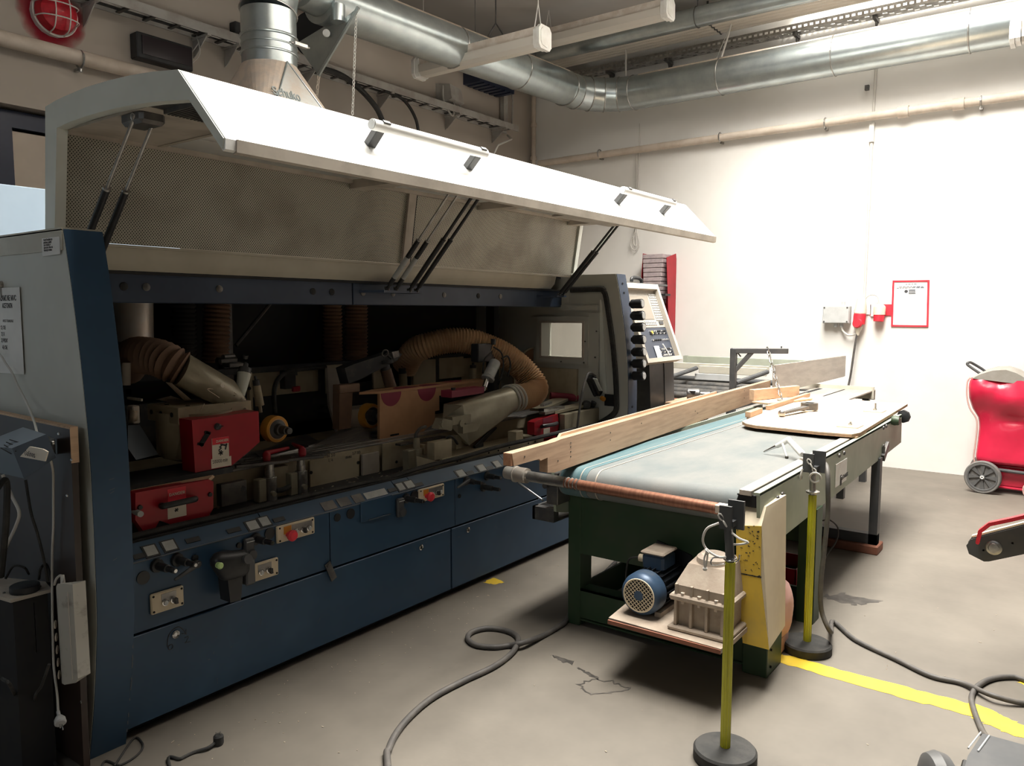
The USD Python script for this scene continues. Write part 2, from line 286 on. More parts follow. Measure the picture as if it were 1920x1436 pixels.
# ceiling conduits and the steel header pipe
CZ = 4.80
t = thing('ceiling_conduits', 'bank of five parallel white conduits clipped below the ceiling', 'conduit', (8.5, 3, CZ))
for k in range(5):
    x = 8.36 + 0.082 * k
    obj('conduit', tube([(x, -4.9, CZ), (x, 6.1, CZ)], 0.034, 14), 'lamp_tube', t)
    for y in (3.5, 0.5): obj('clip', clip((x, y, CZ), (0, 1, 0), 0.039), 'steel_dark', t)
obj('hanger', [box((8.28, 3.48, 4.845), (8.75, 3.52, 4.87)), box((8.30, 3.49, 4.86), (8.31, 3.51, ZC)), box((8.72, 3.49, 4.86), (8.73, 3.51, ZC)), box((8.28, 0.48, 4.845), (8.75, 0.52, 4.87)), box((8.30, 0.49, 4.86), (8.31, 0.51, ZC)), box((8.72, 0.49, 4.86), (8.73, 0.51, ZC))], 'steel_dark', t)
t = thing('header_pipe', 'thick blue-grey steel pipe beside the white conduits under the ceiling', 'pipe', (8.15, 3, 4.82))
obj('pipe', tube([(8.16, -4.9, 4.80), (8.16, 6.2, 4.80)], 0.105, 20), 'galvanised', t)
obj('hanger', [ring((8.16, y, 4.80), (0, 1, 0), 0.108, 0.006) for y in (3.55, 0.5, 5.6)] + [cyl((8.16, y, 4.9), (8.16, y, ZC), 0.006, n=8) for y in (3.55, 0.5, 5.6)], 'steel_dark', t)
t = thing('mesh_tray', 'perforated cable tray running along the top of the white wall', 'cable tray', (8.8, 2, 4.72))
def perforated(x, y0, y1, z0, z1, pitch=0.06):
    holes = [sg.box(y + 0.012, z0 + 0.02, y + pitch - 0.012, z0 + 0.045) for y in np.arange(y0, y1 - pitch, pitch)]
    g = sg.box(y0, z0, y1, z1).difference(sg.MultiPolygon(holes)); return prism(g, x, x + 0.003, (0, 0, 0), (0, 1, 0), (0, 0, 1))
obj('side_rail', perforated(8.77, -2, 6.0, 4.66, 4.73), 'steel', t); obj('side_rail', perforated(8.93, -2, 6.0, 4.66, 4.73), 'steel', t)
obj('tray_floor', prism_z(sg.box(8.77, -2, 8.933, 6.0).difference(sg.MultiPolygon([sg.box(8.79 + 0.045 * (k % 3), y, 8.82 + 0.045 * (k % 3), y + 0.045) for k, y in enumerate(np.arange(-1.9, 5.9, 0.028)) if k % 2 == 0])).buffer(0), 4.655, 4.659), 'steel', t)
for y in (5.0, 4.2, 2.7, 1.9, 0.5): obj('bracket', [box((8.78, y, 4.62), (XR, y + 0.03, 4.655)), prism([(8.95, 4.45), (8.97, 4.45), (8.97, 4.62), (8.85, 4.62)], -y - 0.02, -y - 0.01, (0, 0, 0), (1, 0, 0), (0, 0, 1))], 'steel_dark', t)

# cable ladder on the back wall
t = thing('cable_tray', 'long galvanised cable ladder on brackets along the back wall', 'cable tray', (5, 6.2, 4.0))
obj('side_rail', prism_x([(6.06, 3.965), (6.07, 3.965), (6.07, 4.035), (6.09, 4.035), (6.09, 4.04), (6.06, 4.04)], -4.5, 8.35), 'tray_paint', t)
obj('side_rail', box((-4.5, 6.25, 3.965), (8.35, 6.26, 4.04)), 'tray_paint', t)
for k in range(40): 
    x = -0.2 + k * 0.215
    obj('rung', box((x, 6.07, 3.972), (x + 0.03, 6.25, 3.985)), 'steel_dark', t)
for x in (2.99, 3.90, 4.2, 5.05, 6.05, 7.15, 8.05): obj('bracket', [box((x, 6.04, 3.945), (x + 0.035, YL, 3.963)), prism([(6.08, 3.945), (YL, 3.945), (YL, 3.80), (6.24, 3.82)], x + 0.012, x + 0.02, (0, 0, 0), (0, 1, 0), (0, 0, 1))], 'tray_paint', t)
rng = np.random.default_rng(11)
for k in range(4):
    y = 6.10 + 0.035 * k
    obj('cable', tube(spline([(-4.4, y, 4.0)] + [(x, y + rng.normal(0, 0.008), 4.0 + rng.normal(0, 0.004)) for x in np.arange(-3, 8.2, 1.0)], 4), 0.011, 6), 'black_rubber' if k % 2 else 'cable_white', t)
put(obj('hanging_cable', tube(spline([(5.05, 6.1, 3.99), (5.4, 6.02, 3.94), (5.72, 5.95, 3.72), (5.83, 5.92, 3.45), (5.85, 5.9, 3.15), (5.85, 5.8, 2.4)], 10), 0.028, 10), 'black_rubber'), 'thick black cable curving down from the cable ladder behind the white hood', 'cable')
put(obj('hanging_cable', tube(spline([(6.0, 6.1, 3.97), (6.2, 6.02, 3.90), (6.33, 5.97, 3.72), (6.36, 5.95, 3.5), (6.36, 5.9, 3.28), (6.36, 5.8, 2.5)], 10), 0.017, 10), 'black_rubber'), 'thinner black cable dropping from the cable ladder, nearer the wall corner', 'cable')
put(obj('bent_conduit', tube([(8.3, 6.2, 3.93), (8.25, 6.1, 3.86), (7.9, 6.05, 3.72), (7.88, 6.1, 3.62)], 0.013, 8), 'cable_white'), 'bent white conduit end under the last cable ladder bracket', 'conduit')

# ---------------------------------------------------------------- ventilation ducts
t = duct = thing('suction_duct', 'large galvanised duct running along both walls with a segmented bend in the corner', 'duct', (8.0, 5.1, 4.25))
DR = 0.195
obj('straight_duct', tube([(4.30, 5.1, 4.15), (7.95, 5.1, 4.27)], DR, 32), 'galvanised', t, smooth=40)
obj('straight_duct', tube([(8.55, 4.5, 4.25), (8.55, -4.9, 4.25)], DR, 32), 'galvanised', t, smooth=40)
arc = [(7.95 + 0.6 * math.sin(a), 4.5 + 0.6 * math.cos(a), 4.265 - 0.015 * k / 5) for k, a in enumerate(np.linspace(0, math.pi / 2, 6))]
for k in range(5):
    a, b = np.array(arc[k]), np.array(arc[k + 1]); obj('bend_segment', tube([a - 0.01 * (b - a), b + 0.01 * (b - a)], DR - 0.002 * (k % 2), 32), 'galvanised', t, smooth=40)
for k, (c, dvec) in enumerate([(arc[i], (math.cos(a), -math.sin(a), 0)) for i, a in enumerate(np.linspace(0, math.pi / 2, 6))] + [((5.95, 5.1, 4.205), (1, 0, 0)), ((7.0, 5.1, 4.24), (1, 0, 0)), ((8.55, 3.42, 4.25), (0, 1, 0)), ((8.55, 2.22, 4.25), (0, 1, 0)), ((8.55, 1.02, 4.25), (0, 1, 0)), ((8.55, -0.6, 4.25), (0, 1, 0))]):
    obj('seam_ring', ring(c, dvec, DR + 0.002, 0.007, 36, 6), 'steel', t)
def dust_strip(a, b, R, w0, w1):
    a, b = np.array(a, float), np.array(b, float); d = unit(b - a); s = unit(np.cross(d, (0, 0, 1))); out = []
    th = np.linspace(w0, w1, 7); n = 60; pts = []
    for i in range(n + 1):
        c = a + (b - a) * i / n
        for j, q in enumerate(th): 
            e = 0.012 * math.sin(i * 1.7 + j) * (j in (0, 6)); pts.append(c + (R + (0.006 if 0 < j < 6 else -0.002)) * (math.sin(q + e) * s + math.cos(q + e) * V(0, 0, 1)))
    f = [(i * 7 + j, i * 7 + j + 1, (i + 1) * 7 + j) for i in range(n) for j in range(6)] + [(i * 7 + j + 1, (i + 1) * 7 + j + 1, (i + 1) * 7 + j) for i in range(n) for j in range(6)]
    return trimesh.Trimesh(np.array(pts), f, process=False)
obj('dust', [dust_strip((4.5, 5.1, 4.157), (7.9, 5.1, 4.268), DR, -0.75, 0.75), dust_strip((8.55, 4.4, 4.25), (8.55, 0.2, 4.25), DR, -0.7, 0.7)], 'dust', t)
obj('hanger', [tube([(6.62, 5.1, 5.0), (6.62, 5.1, 4.62), (6.55, 5.25, 4.36)], 0.008, 6), tube([(6.62, 5.1, 4.62), (6.70, 4.93, 4.33)], 0.008, 6), tube([(6.28, 5.1, 5.0), (6.28, 5.1, 4.42)], 0.003, 5)], 'steel_dark', t)
obj('hanger', [tube([(8.55, 3.43, 4.45), (8.52, 3.36, 4.62), (8.5, 3.27, 4.9)], 0.012, 6), tube([(8.55, 3.5, 4.42), (8.5, 3.30, 4.8)], 0.004, 5), tube([(8.55, 4.62, 4.99), (8.55, 4.62, 4.40)], 0.013, 6)], 'cable_white', t)
# riser: hopper on the machine, vertical pipe, bend and gate
t = thing('extraction_riser', 'galvanised riser with tapered hopper rising from the machine roof', 'duct', (3.66, 4.9, 2.5))
RC = V(3.66, 4.9, 0)
obj('vertical_pipe', [tube([RC + V(0, 0, 3.40), RC + V(0, 0, 3.80)], 0.196, 36), ring(RC + V(0, 0, 3.50), (0, 0, 1), 0.198, 0.008, 36), ring(RC + V(0, 0, 3.62), (0, 0, 1), 0.198, 0.010, 36), ring(RC + V(0, 0, 3.56), (0, 0, 1), 0.197, 0.006, 36)], 'galvanised', t, smooth=40)
obj('clamp', [box((3.72, 4.685, 3.555), (3.84, 4.715, 3.585), 0.004), cyl((3.70, 4.70, 3.57), (3.86, 4.70, 3.57), 0.009, n=8)], 'steel', t)
bend = [RC + V(0.42 - 0.42 * math.cos(a), 0.2 * (1 - math.cos(a)), 3.80 + 0.42 * math.sin(a)) for a in np.linspace(0, math.pi / 2, 5)]
for k in range(4): obj('bend_segment', tube([bend[k] - 0.02 * (bend[k + 1] - bend[k]), bend[k + 1]], 0.2, 32), 'galvanised', t, smooth=40)
for k in (0, 1, 2, 3): obj('seam_ring', ring(bend[k], bend[min(k + 1, 4)] - bend[max(k - 1, 0)], 0.202, 0.006, 36, 6), 'steel', t)
obj('link_pipe', tube([bend[4], V(4.5, 5.1, 4.20)], 0.197, 32), 'galvanised', t, smooth=40)
# hopper: a square to round transition
def square_round(c, r, z1, x0, x1, y0, y1, z0):
    a = [np.array([c[0] + r * math.cos(q), c[1] + r * math.sin(q), z1]) for q in np.linspace(0, 2 * math.pi, 32, endpoint=False)]
    b = [V(x1, y1, z0), V(x0, y1, z0), V(x0, y0, z0), V(x1, y0, z0)]; vs = a + b; f = []
    for q in range(4):
        for i in range(8): f.append((32 + q, (q * 8 + i + 1) % 32, q * 8 + i))
        f.append((32 + q, 32 + (q + 1) % 4, (q * 8 + 8) % 32))
    return trimesh.Trimesh(np.array(vs), f, process=False)
HB = (3.16, 4.18, 4.36, 5.4, 2.62)
obj('hopper', [square_round(RC, 0.197, 3.42, HB[0], HB[1], HB[2], HB[3], HB[4]), box((HB[0], HB[2], 2.40), (HB[1], HB[3], 2.63))], 'hopper_dusty', t, smooth=False)
ap_, c0_, c1_ = V(RC[0], RC[1] - 0.198, 3.42), V(HB[0], HB[2], HB[4]), V(HB[1], HB[2], HB[4]); of_ = V(0, -0.004, 0.002)
obj('hopper_face', hull([ap_ + of_, c0_ + of_, c1_ + of_, ap_, c0_, c1_]), 'galv_dusty', t)
obj('hopper_seam', [tube([ap_ + of_, c0_ + of_], 0.007, 6), tube([ap_ + of_, c1_ + of_], 0.007, 6)], 'galvanised', t)
upn = unit(V(0, 0.343, 0.80)); nrm = np.cross(V(1, 0, 0), upn)
obj('lettering', text('Schuko', 0.062, V(3.435, 4.575, 3.085 + 0.045) + 0.001 * nrm, (1, 0, 0), upn, True, 0.006, 0.235), 'galvanised', t)
# slide gate with its kite shaped plate
gate = obj('slide_gate', prism_x([(5.0, 3.9), (5.3, 4.35), (5.0, 4.45), (4.9, 4.40)], 4.40, 4.404), 'galvanised', t) if False else None
gp = [(4.4, 5.248, 3.6), (4.4, 4.755, 4.031), (4.4, 4.955, 3.968), (4.4, 5.071, 3.984), (4.4, 5.52, 3.905)]
t = duct; gate = obj('slide_gate', prism_x([(p[1], p[2]) for p in gp], 4.395, 4.402), 'galvanised', duct, label='kite shaped sheet metal slide gate under the duct')
obj('plate_edge', tube([gp[0], gp[1]], 0.016, 6), 'galvanised', gate)
obj('stub_pipe', [tube([(4.55, 5.464, 4.005), (4.9, 5.885, 4.186)], 0.19, 28)], 'dark_hole', gate)
obj('bolt', cyl((4.39, 5.126, 3.909), (4.36, 5.091, 3.894), 0.03), 'steel', gate)
obj('pivot_pipe', tube([(4.36, 4.951, 4.079), (4.36, 4.948, 3.947)], 0.06, 16), 'galvanised', gate)
def chain(a, b, r, link, n=6):
    a, b = np.array(a, float), np.array(b, float); d = b - a; L = np.linalg.norm(d); k = max(2, int(L / link)); d = d / L; u, v, _ = basis(d); out = []
    for i in range(k):
        c = a + d * (i + 0.5) * L / k; s = u if i % 2 else v; tt = np.linspace(0, 2 * math.pi, 9)
        out.append(tube(c + np.outer(np.cos(tt), d) * link * 0.62 + np.outer(np.sin(tt), s) * link * 0.33, r, 5))
    return out
obj('pull_chain', chain((4.4, 5.241, 3.603), (4.4, 5.297, 3.331), 0.004, 0.035), 'pipe_beige', gate)
put(obj('pull_chain', chain((4.465, 4.85, 4.039), (4.406, 4.85, 3.224), 0.003, 0.03), 'plastic_white'), 'thin white bead chain hanging in front of the back wall', 'chain')
put(obj('duct_branch', box((7.401, 6.2, 4.518), (7.814, 6.05, 4.387) + V(0, -0.35, 0)), 'navy_paint'), 'dark navy ventilation opening high in the back wall under the duct', 'vent') if False else None
nv = thing('wall_vent', 'dark navy louvred opening high in the back wall under the duct', 'vent', (7.85, 6.2, 4.5))
obj('frame', [box((7.5, 6.02, 4.40), (8.2, YL, 4.60))], 'navy_paint', nv)
for k in range(6): obj('louver', box((7.56 + k * 0.105, 6.0, 4.385), (7.62 + k * 0.105, 6.26, 4.402)), 'navy_paint', nv)

# ---------------------------------------------------------------- fluorescent battens
def batten(label, x, y, z, L=1.56):
    t = thing('ceiling_lamp', label, 'lamp', (x, y, z), group='unlit fluorescent battens')
    obj('housing', [prism([(-0.055, 0.02), (0.055, 0.02), (0.07, 0.10), (-0.07, 0.10)], 0.07, L - 0.07, (x, y, z), (-1, 0, 0), (0, 0, 1))], 'lamp_dusty', t)
    obj('diffuser', [prism(sg.Polygon([(-0.085, 0.02), (-0.075, -0.05), (-0.04, -0.082), (0.04, -0.082), (0.075, -0.05), (0.085, 0.02)]), 0.08, L - 0.08, (x, y, z), (-1, 0, 0), (0, 0, 1))], 'lamp_tube', t)
    for a, b in ((0.0, 0.035), (L - 0.035, L)):
        oc = sg.Polygon([(-0.07, -0.095), (0.07, -0.095), (0.10, -0.06), (0.10, 0.075), (0.065, 0.115), (-0.065, 0.115), (-0.10, 0.075), (-0.10, -0.06)])
        e = obj('end_cap', [prism(oc, a, b, (x, y, z), (-1, 0, 0), (0, 0, 1)), prism(oc.buffer(-0.012), 0.03, 0.075, (x, y, z), (-1, 0, 0), (0, 0, 1)) if a == 0 else prism(oc.buffer(-0.012), L - 0.075, L - 0.03, (x, y, z), (-1, 0, 0), (0, 0, 1))], 'plastic_white', t)
        obj('cover_plate', prism(sg.Polygon([(-0.055, -0.06), (-0.02, -0.075), (0.055, -0.06), (0.075, -0.03), (0.075, 0.06), (0.045, 0.09), (-0.045, 0.09), (-0.075, 0.06), (-0.075, -0.03)]), a - 0.006 if a == 0 else b, a if a == 0 else b + 0.006, (x, y, z), (-1, 0, 0), (0, 0, 1)), 'plastic_white', e)
    return t
def cords(t, x, y, z, L, top=ZC):
    for yy in (0.08, L - 0.08):
        obj('hanging_cord', [tube([(x - 0.055, y + yy, z + 0.1), (x, y + yy, z + 0.32), (x, y + yy, top)], 0.006, 5), tube([(x + 0.055, y + yy, z + 0.1), (x, y + yy, z + 0.32)], 0.006, 5)], 'cable_white', t)
b1 = batten('dusty unlit fluorescent batten hanging in front of the big duct', 6.0, 4.06, 4.09); cords(b1, 6.0, 4.06, 4.09, 1.56)
b2 = batten('unlit fluorescent batten hanging higher, beside the blue-grey ceiling pipe', 7.5, 3.55, 4.68); cords(b2, 7.5, 3.55, 4.68, 1.56)
b3 = batten('unlit fluorescent batten cut by the photo edge, in front of the white wall duct', 7.8, -0.92, 3.93); cords(b3, 7.8, -0.92, 3.93, 1.56)

# ---------------------------------------------------------------- things on the back wall
t = thing('alarm_beacon', 'round red alarm beacon with wire cage and red overspray on the back wall', 'alarm beacon', (2.78, 6.26, 3.82))
obj('lens', [lathe([(0.13, 0), (0.145, 0.04), (0.125, 0.10), (0.07, 0.135), (0.01, 0.145)], (2.78, 6.26, 3.82), (0, -1, 0), 28)], 'lens_red', t)
obj('base', cyl((2.78, YL, 3.82), (2.78, 6.23, 3.82), 0.155), 'plastic_white', t)
cage = [ring((2.78, 6.225, 3.82), (0, 1, 0), 0.155, 0.006)]
for o in (-0.05, 0.05):
    h = math.sqrt(0.155 ** 2 - o ** 2)
    cage += [tube(spline([(2.78 + o, 6.225, 3.82 - h), (2.78 + o, 6.13, 3.82 - h * 0.8), (2.78 + o, 6.095, 3.82), (2.78 + o, 6.13, 3.82 + h * 0.8), (2.78 + o, 6.225, 3.82 + h)], 6), 0.005, 6),
             tube(spline([(2.78 - h, 6.225, 3.82 + o), (2.78 - h * 0.8, 6.13, 3.82 + o), (2.78, 6.09, 3.82 + o), (2.78 + h * 0.8, 6.13, 3.82 + o), (2.78 + h, 6.225, 3.82 + o)], 6), 0.005, 6)]
obj('wire_cage', cage, 'cable_white', t)
obj('overspray', lathe([(0.29, 0), (0.29, 0.001)], (2.78, YL - 0.0008, 3.82), (0, -1, 0), 40), 'overspray', t)
t = thing('display_panel', 'dark rectangular display panel under the cable ladder on the back wall', 'display', (3.6, 6.25, 3.65))
obj('housing', box((3.36, 6.17, 3.655), (3.84, YL, 3.855), 0.008), 'black_plastic', t); obj('screen', box((3.40, 6.163, 3.69), (3.825, 6.17, 3.835)), 'display_face', t)
obj('cable', [tube(spline([(3.85, 6.24, 3.80), (3.92, 6.2, 3.92), (3.94, 6.2, 3.98)], 5), 0.005, 5), tube(spline([(3.85, 6.24, 3.72), (3.91, 6.18, 3.82), (3.90, 6.2, 3.98)], 5), 0.005, 5)], 'cable_white', t)
t = thing('sensor_box', 'small black box with short lead above the cable ladder', 'sensor', (4.33, 6.25, 4.1))
obj('body', box((4.27, 6.19, 4.08), (4.37, YL, 4.20), 0.008), 'black_plastic', t); obj('lead', tube(spline([(4.33, 6.23, 4.08), (4.38, 6.2, 4.05), (4.42, 6.2, 4.0)], 6), 0.006, 6), 'black_rubber', t)
t = thing('wrapped_floodlight', 'grey floodlight with coiled leads hung on the back wall', 'floodlight', (7.15, 6.2, 4.1))
obj('housing', hull([(7.0, YL, 4.05), (7.22, YL, 4.05), (7.0, YL, 4.30), (7.22, YL, 4.30), (7.02, 6.05, 4.10), (7.24, 6.05, 4.08), (7.02, 6.08, 4.27), (7.22, 6.08, 4.25)]), 'tray_paint', t)
obj('lead', [tube(spline([(6.98, 6.15, 4.25), (6.95, 6.12, 4.1), (7.0, 6.1, 3.98), (7.1, 6.1, 3.93), (7.14, 6.12, 4.1)], 8), 0.012, 6), tube(spline([(7.22, 6.1, 4.1), (7.24, 6.1, 4.0), (7.18, 6.1, 3.93), (7.15, 6.1, 3.99), (7.08, 6.1, 4.15)], 8), 0.012, 6)], 'tray_paint', t)

# ---------------------------------------------------------------- things on the white wall
t = thing('junction_box', 'light grey junction box with cable glands on the white wall', 'junction box', (8.9, 2.19, 1.55))
obj('body', box((8.87, 2.055, 1.525), (XR, 2.33, 1.715), 0.006), 'plastic_grey', t); obj('lid', box((8.855, 2.06, 1.53), (8.87, 2.325, 1.71), 0.004), 'plastic_grey', t)
for y, z0, z1 in ((2.13, 1.715, 1.76), (2.20, 1.525, 1.485), (2.14, 1.525, 1.485)): obj('cable_gland', cyl((8.915, y, z0), (8.915, y, z1), 0.02), 'plastic_grey', t)
for y in (2.075, 2.31):
    for z in (1.545, 1.695): obj('screw', cyl((8.856, y, z), (8.851, y, z), 0.008), 'steel_dark', t)
put(obj('supply_cable', tube(spline([(8.915, 2.14, 1.485), (8.91, 2.12, 1.44), (8.90, 2.06, 1.40), (8.90, 1.98, 1.42), (8.91, 1.94, 1.47), (8.92, 1.95, 1.58), (8.92, 1.93, 1.78)], 8), 0.011, 8), 'cable_white'), 'white cable looping from the grey junction box to the red plug', 'cable')
t = thing('socket_outlet', 'cream and red industrial coupler on a white wall bracket beside the junction box', 'socket', (8.93, 1.93, 1.6))
obj('bracket', [box((8.955, 1.80, 1.62), (XR, 2.03, 1.76), 0.003), box((8.945, 1.81, 1.60), (8.96, 1.86, 1.76), 0.003)], 'plastic_white', t)
obj('coupler_body', [lathe([(0.03, 0), (0.045, 0.02), (0.062, 0.16), (0.058, 0.17)], (8.90, 1.945, 1.80), (-0.05, 0.05, -1), 20)], 'cream_cee', t)
obj('coupler_socket', [lathe([(0.058, 0.17), (0.062, 0.18), (0.062, 0.28), (0.03, 0.29)], (8.90, 1.945, 1.80), (-0.05, 0.05, -1), 20), lathe([(0.05, 0), (0.055, 0.02), (0.045, 0.035)], (8.86, 1.96, 1.53), (-1, 0.3, 0.1), 20)], 'red_cee', t)
obj('plug', lathe([(0.045, 0), (0.04, 0.03), (0.02, 0.06), (0.016, 0.10)], (8.885, 1.962, 1.50), (-0.05, 0.05, -1), 16), 'cream_cee', t)
put(obj('supply_cable', tube(spline([(8.875, 1.968, 1.42), (8.87, 1.985, 1.30), (8.87, 2.0, 1.15), (8.87, 2.02, 0.95), (8.86, 2.05, 0.75), (8.85, 2.08, 0.45), (8.8, 2.1, 0.05), (8.6, 2.2, 0.012)], 8), 0.011, 8), 'cable_grey'), 'dark cable hanging from the red plug down the white wall', 'cable')
t = thing('socket_outlet', 'red and cream industrial plug on a red bracket beside the framed notice', 'socket', (8.93, 1.73, 1.6))
obj('bracket', box((8.955, 1.66, 1.61), (XR, 1.87, 1.73), 0.003), 'red_cee', t)
obj('plug_body', lathe([(0.03, 0), (0.05, 0.015), (0.06, 0.03), (0.058, 0.11)], (8.90, 1.765, 1.73), (0, 0, -1), 20), 'cream_cee', t)
obj('plug_tip', [lathe([(0.05, 0), (0.056, 0.01), (0.05, 0.07)], (8.90, 1.765, 1.62), (-0.1, 0.05, -1), 20)], 'red_cee', t)
put(obj('supply_cable', tube(spline([(8.92, 1.92, 1.75), (8.90, 1.90, 1.80), (8.90, 1.85, 1.83), (8.90, 1.79, 1.81), (8.90, 1.765, 1.73)], 8), 0.007, 7), 'cable_white'), 'short white lead arching between the two red wall plugs', 'cable')
t = thing('framed_notice', 'white notice in a thin red frame on the white wall', 'notice', (8.96, 1.49, 1.73))
fo = sg.Polygon([(1.663, 1.977), (1.319, 1.974), (1.308, 1.496), (1.658, 1.497)])
obj('frame', prism(fo.difference(fo.buffer(-0.017)), 8.955, XR, (0, 0, 0), (0, 1, 0), (0, 0, 1)), 'red_cee', t)
obj('sheet', prism(fo.buffer(-0.015), 8.961, 8.966, (0, 0, 0), (0, 1, 0), (0, 0, 1)), 'paper', t)
pr = []
for k, (z, y0, y1) in enumerate(((1.935, 1.54, 1.43), (1.908, 1.60, 1.37), (1.897, 1.62, 1.36))):
    y = y0
    rng = np.random.default_rng(20 + k)
    while y > y1:
        w = rng.uniform(0.012, 0.035); pr.append(box((8.9603, y - w, z - 0.003), (8.9612, y, z + 0.003))); y -= w + 0.008
for k in range(3): pr += [box((8.9603, 1.445 - 0.002 * k, 1.868 - k * 0.017), (8.9612, 1.505, 1.878 - k * 0.017)), ]
pr += [lathe([(0.016, 0), (0.016, 0.001)], (8.961, 1.53, 1.862), (-1, 0, 0), 14)]
obj('print', pr, 'ink', t)
# red wall holder with stacked slats
t = thing('red_wall_holder', 'red folded metal holder with stacked grey slats on the white wall', 'wall holder', (8.8, 4.3, 1.8))
obj('back_plate', prism([(4.48, 2.36), (4.10, 2.30), (4.10, 1.36), (4.22, 1.34), (4.55, 2.0)], 8.94, 8.955, (0, 0, 0), (0, 1, 0), (0, 0, 1)), 'red_paint', t)
obj('side_plate', hull([(8.72, 4.44, 2.36), (8.95, 4.48, 2.36), (8.72, 4.46, 1.95), (8.95, 4.56, 2.0), (8.72, 4.43, 2.36), (8.95, 4.47, 2.36)]), 'red_paint', t)
obj('side_plate', hull([(8.72, 4.12, 2.30), (8.95, 4.10, 2.30), (8.80, 4.11, 1.40), (8.95, 4.10, 1.36), (8.72, 4.125, 2.30), (8.95, 4.105, 2.36)]), 'red_paint', t)
for k in range(12): obj('slat', box((8.70 + 0.004 * k, 4.16 + 0.006 * k, 2.294 - k * 0.055), (8.94, 4.43, 2.345 - k * 0.055), 0.004), 'slat_grey', t)
obj('lower_lip', box((8.88, 4.10, 1.28), (8.95, 4.16, 1.37)), 'red_paint', t)
obj('shelf', box((8.66, 4.10, 1.84), (8.80, 4.50, 1.865)), 'black_plastic', t)
put(obj('hanging_lead', [tube(spline([(8.93, 4.66, 3.6), (8.93, 4.65, 3.0), (8.93, 4.66, 2.7), (8.93, 4.72, 2.5), (8.93, 4.66, 2.42), (8.93, 4.60, 2.5), (8.93, 4.64, 2.75), (8.93, 4.65, 3.6)], 10), 0.006, 6), tube(spline([(8.93, 4.62, 3.98), (8.93, 4.63, 3.0), (8.93, 4.68, 2.55), (8.93, 4.64, 2.5), (8.93, 4.67, 2.8)], 10), 0.006, 6)], 'cable_white'), 'looped thin white leads hanging down the white wall above the red holder', 'cable')

# ---------------------------------------------------------------- conveyor and what stands around it
mat('conveyor_green', (0.33, 0.37, 0.29), (0.27, 0.31, 0.24), scale=3, rough=0.5)
mat('frame_green', (0.020, 0.055, 0.022), (0.035, 0.06, 0.03), scale=5, rough=0.5)
mat('belt_teal', (0.065, 0.135, 0.155), (0.10, 0.165, 0.18), scale=6, stretch=(0.3, 4, 1), rough=0.5, bump=0.05)
mat('belt_dusty', (0.165, 0.168, 0.160), (0.105, 0.125, 0.128), scale=3.2, stretch=(0.8, 1.6, 1), lo=0.36, hi=0.72, rough=0.7, bump=0.1, detail=9)
mat('copper_bar', (0.36, 0.17, 0.11), (0.26, 0.12, 0.08), scale=10, stretch=(1, 8, 1), rough=0.36, metal=0.7)
mat('chain_guard_yellow', (0.74, 0.50, 0.06), (0.60, 0.42, 0.09), scale=7, lo=0.4, hi=0.7, rough=0.6)
mat('guard_cream', (0.66, 0.57, 0.42), (0.60, 0.51, 0.37), scale=4, rough=0.7)
mat('chipped', (0.05, 0.045, 0.035), rough=0.8)
mat('timber', (0.46, 0.31, 0.20), (0.36, 0.235, 0.15), scale=3, stretch=(0.8, 6, 14), rough=0.7, bump=0.05, detail=8)
mat('timber_light', (0.62, 0.43, 0.28), (0.52, 0.35, 0.23), scale=3, stretch=(1, 9, 12), rough=0.7, detail=8)
mat('timber_end', (0.36, 0.17, 0.09), (0.45, 0.24, 0.14), scale=30, rough=0.8)
mat('plywood', (0.70, 0.54, 0.39), (0.62, 0.47, 0.33), scale=2.2, stretch=(1.2, 5, 2), rough=0.55, detail=8)
mat('ply_edge', (0.46, 0.29, 0.17), (0.38, 0.24, 0.14), scale=25, rough=0.8)
mat('motor_blue', (0.045, 0.085, 0.15), (0.10, 0.12, 0.14), scale=9, lo=0.5, hi=0.75, rough=0.4, metal=0.2)
mat('motor_black', (0.010, 0.012, 0.016), rough=0.45)
mat('cast_dusty', (0.42, 0.35, 0.28), (0.36, 0.29, 0.23), scale=12, rough=0.9, bump=0.15)
mat('post_yellow', (0.52, 0.50, 0.015), (0.40, 0.38, 0.015), scale=10, stretch=(4, 4, 0.4), rough=0.35, coat=0.2)
mat('aluminium', (0.47, 0.43, 0.38), (0.40, 0.36, 0.32), scale=5, stretch=(0.5, 3, 3), rough=0.5, metal=0.45)
mat('rail_cream', (0.55, 0.52, 0.44), (0.46, 0.44, 0.37), scale=4, rough=0.6)
mat('rail_green', (0.42, 0.45, 0.37), (0.36, 0.38, 0.31), scale=4, rough=0.6)
mat('bag_red', (0.62, 0.018, 0.06), (0.55, 0.015, 0.05), scale=3, rough=0.33, coat=0.25)
mat('bag_piping', (0.62, 0.40, 0.36), rough=0.6)
mat('bag_grey', (0.30, 0.28, 0.25), (0.26, 0.24, 0.21), scale=8, rough=0.8)
mat('tyre_grey', (0.14, 0.135, 0.13), (0.18, 0.17, 0.16), scale=8, rough=0.7)
mat('hub_grey', (0.10, 0.10, 0.10), rough=0.5)
mat('pink_film', (0.70, 0.42, 0.38), rough=0.5)
mat('chrome', (0.7, 0.7, 0.7), rough=0.15, metal=1.0)
mat('brick_red', (0.26, 0.10, 0.06), (0.20, 0.08, 0.05), scale=6, rough=0.8)
mat('console_frame', (0.46, 0.415, 0.355), (0.42, 0.38, 0.325), scale=5, rough=0.55)
mat('charcoal', (0.055, 0.058, 0.062), (0.075, 0.076, 0.078), scale=6, rough=0.5)

c = thing('belt_conveyor', 'long outfeed belt conveyor with teal belt and pale green side frame', 'conveyor', (5.0, 1.6, 0))
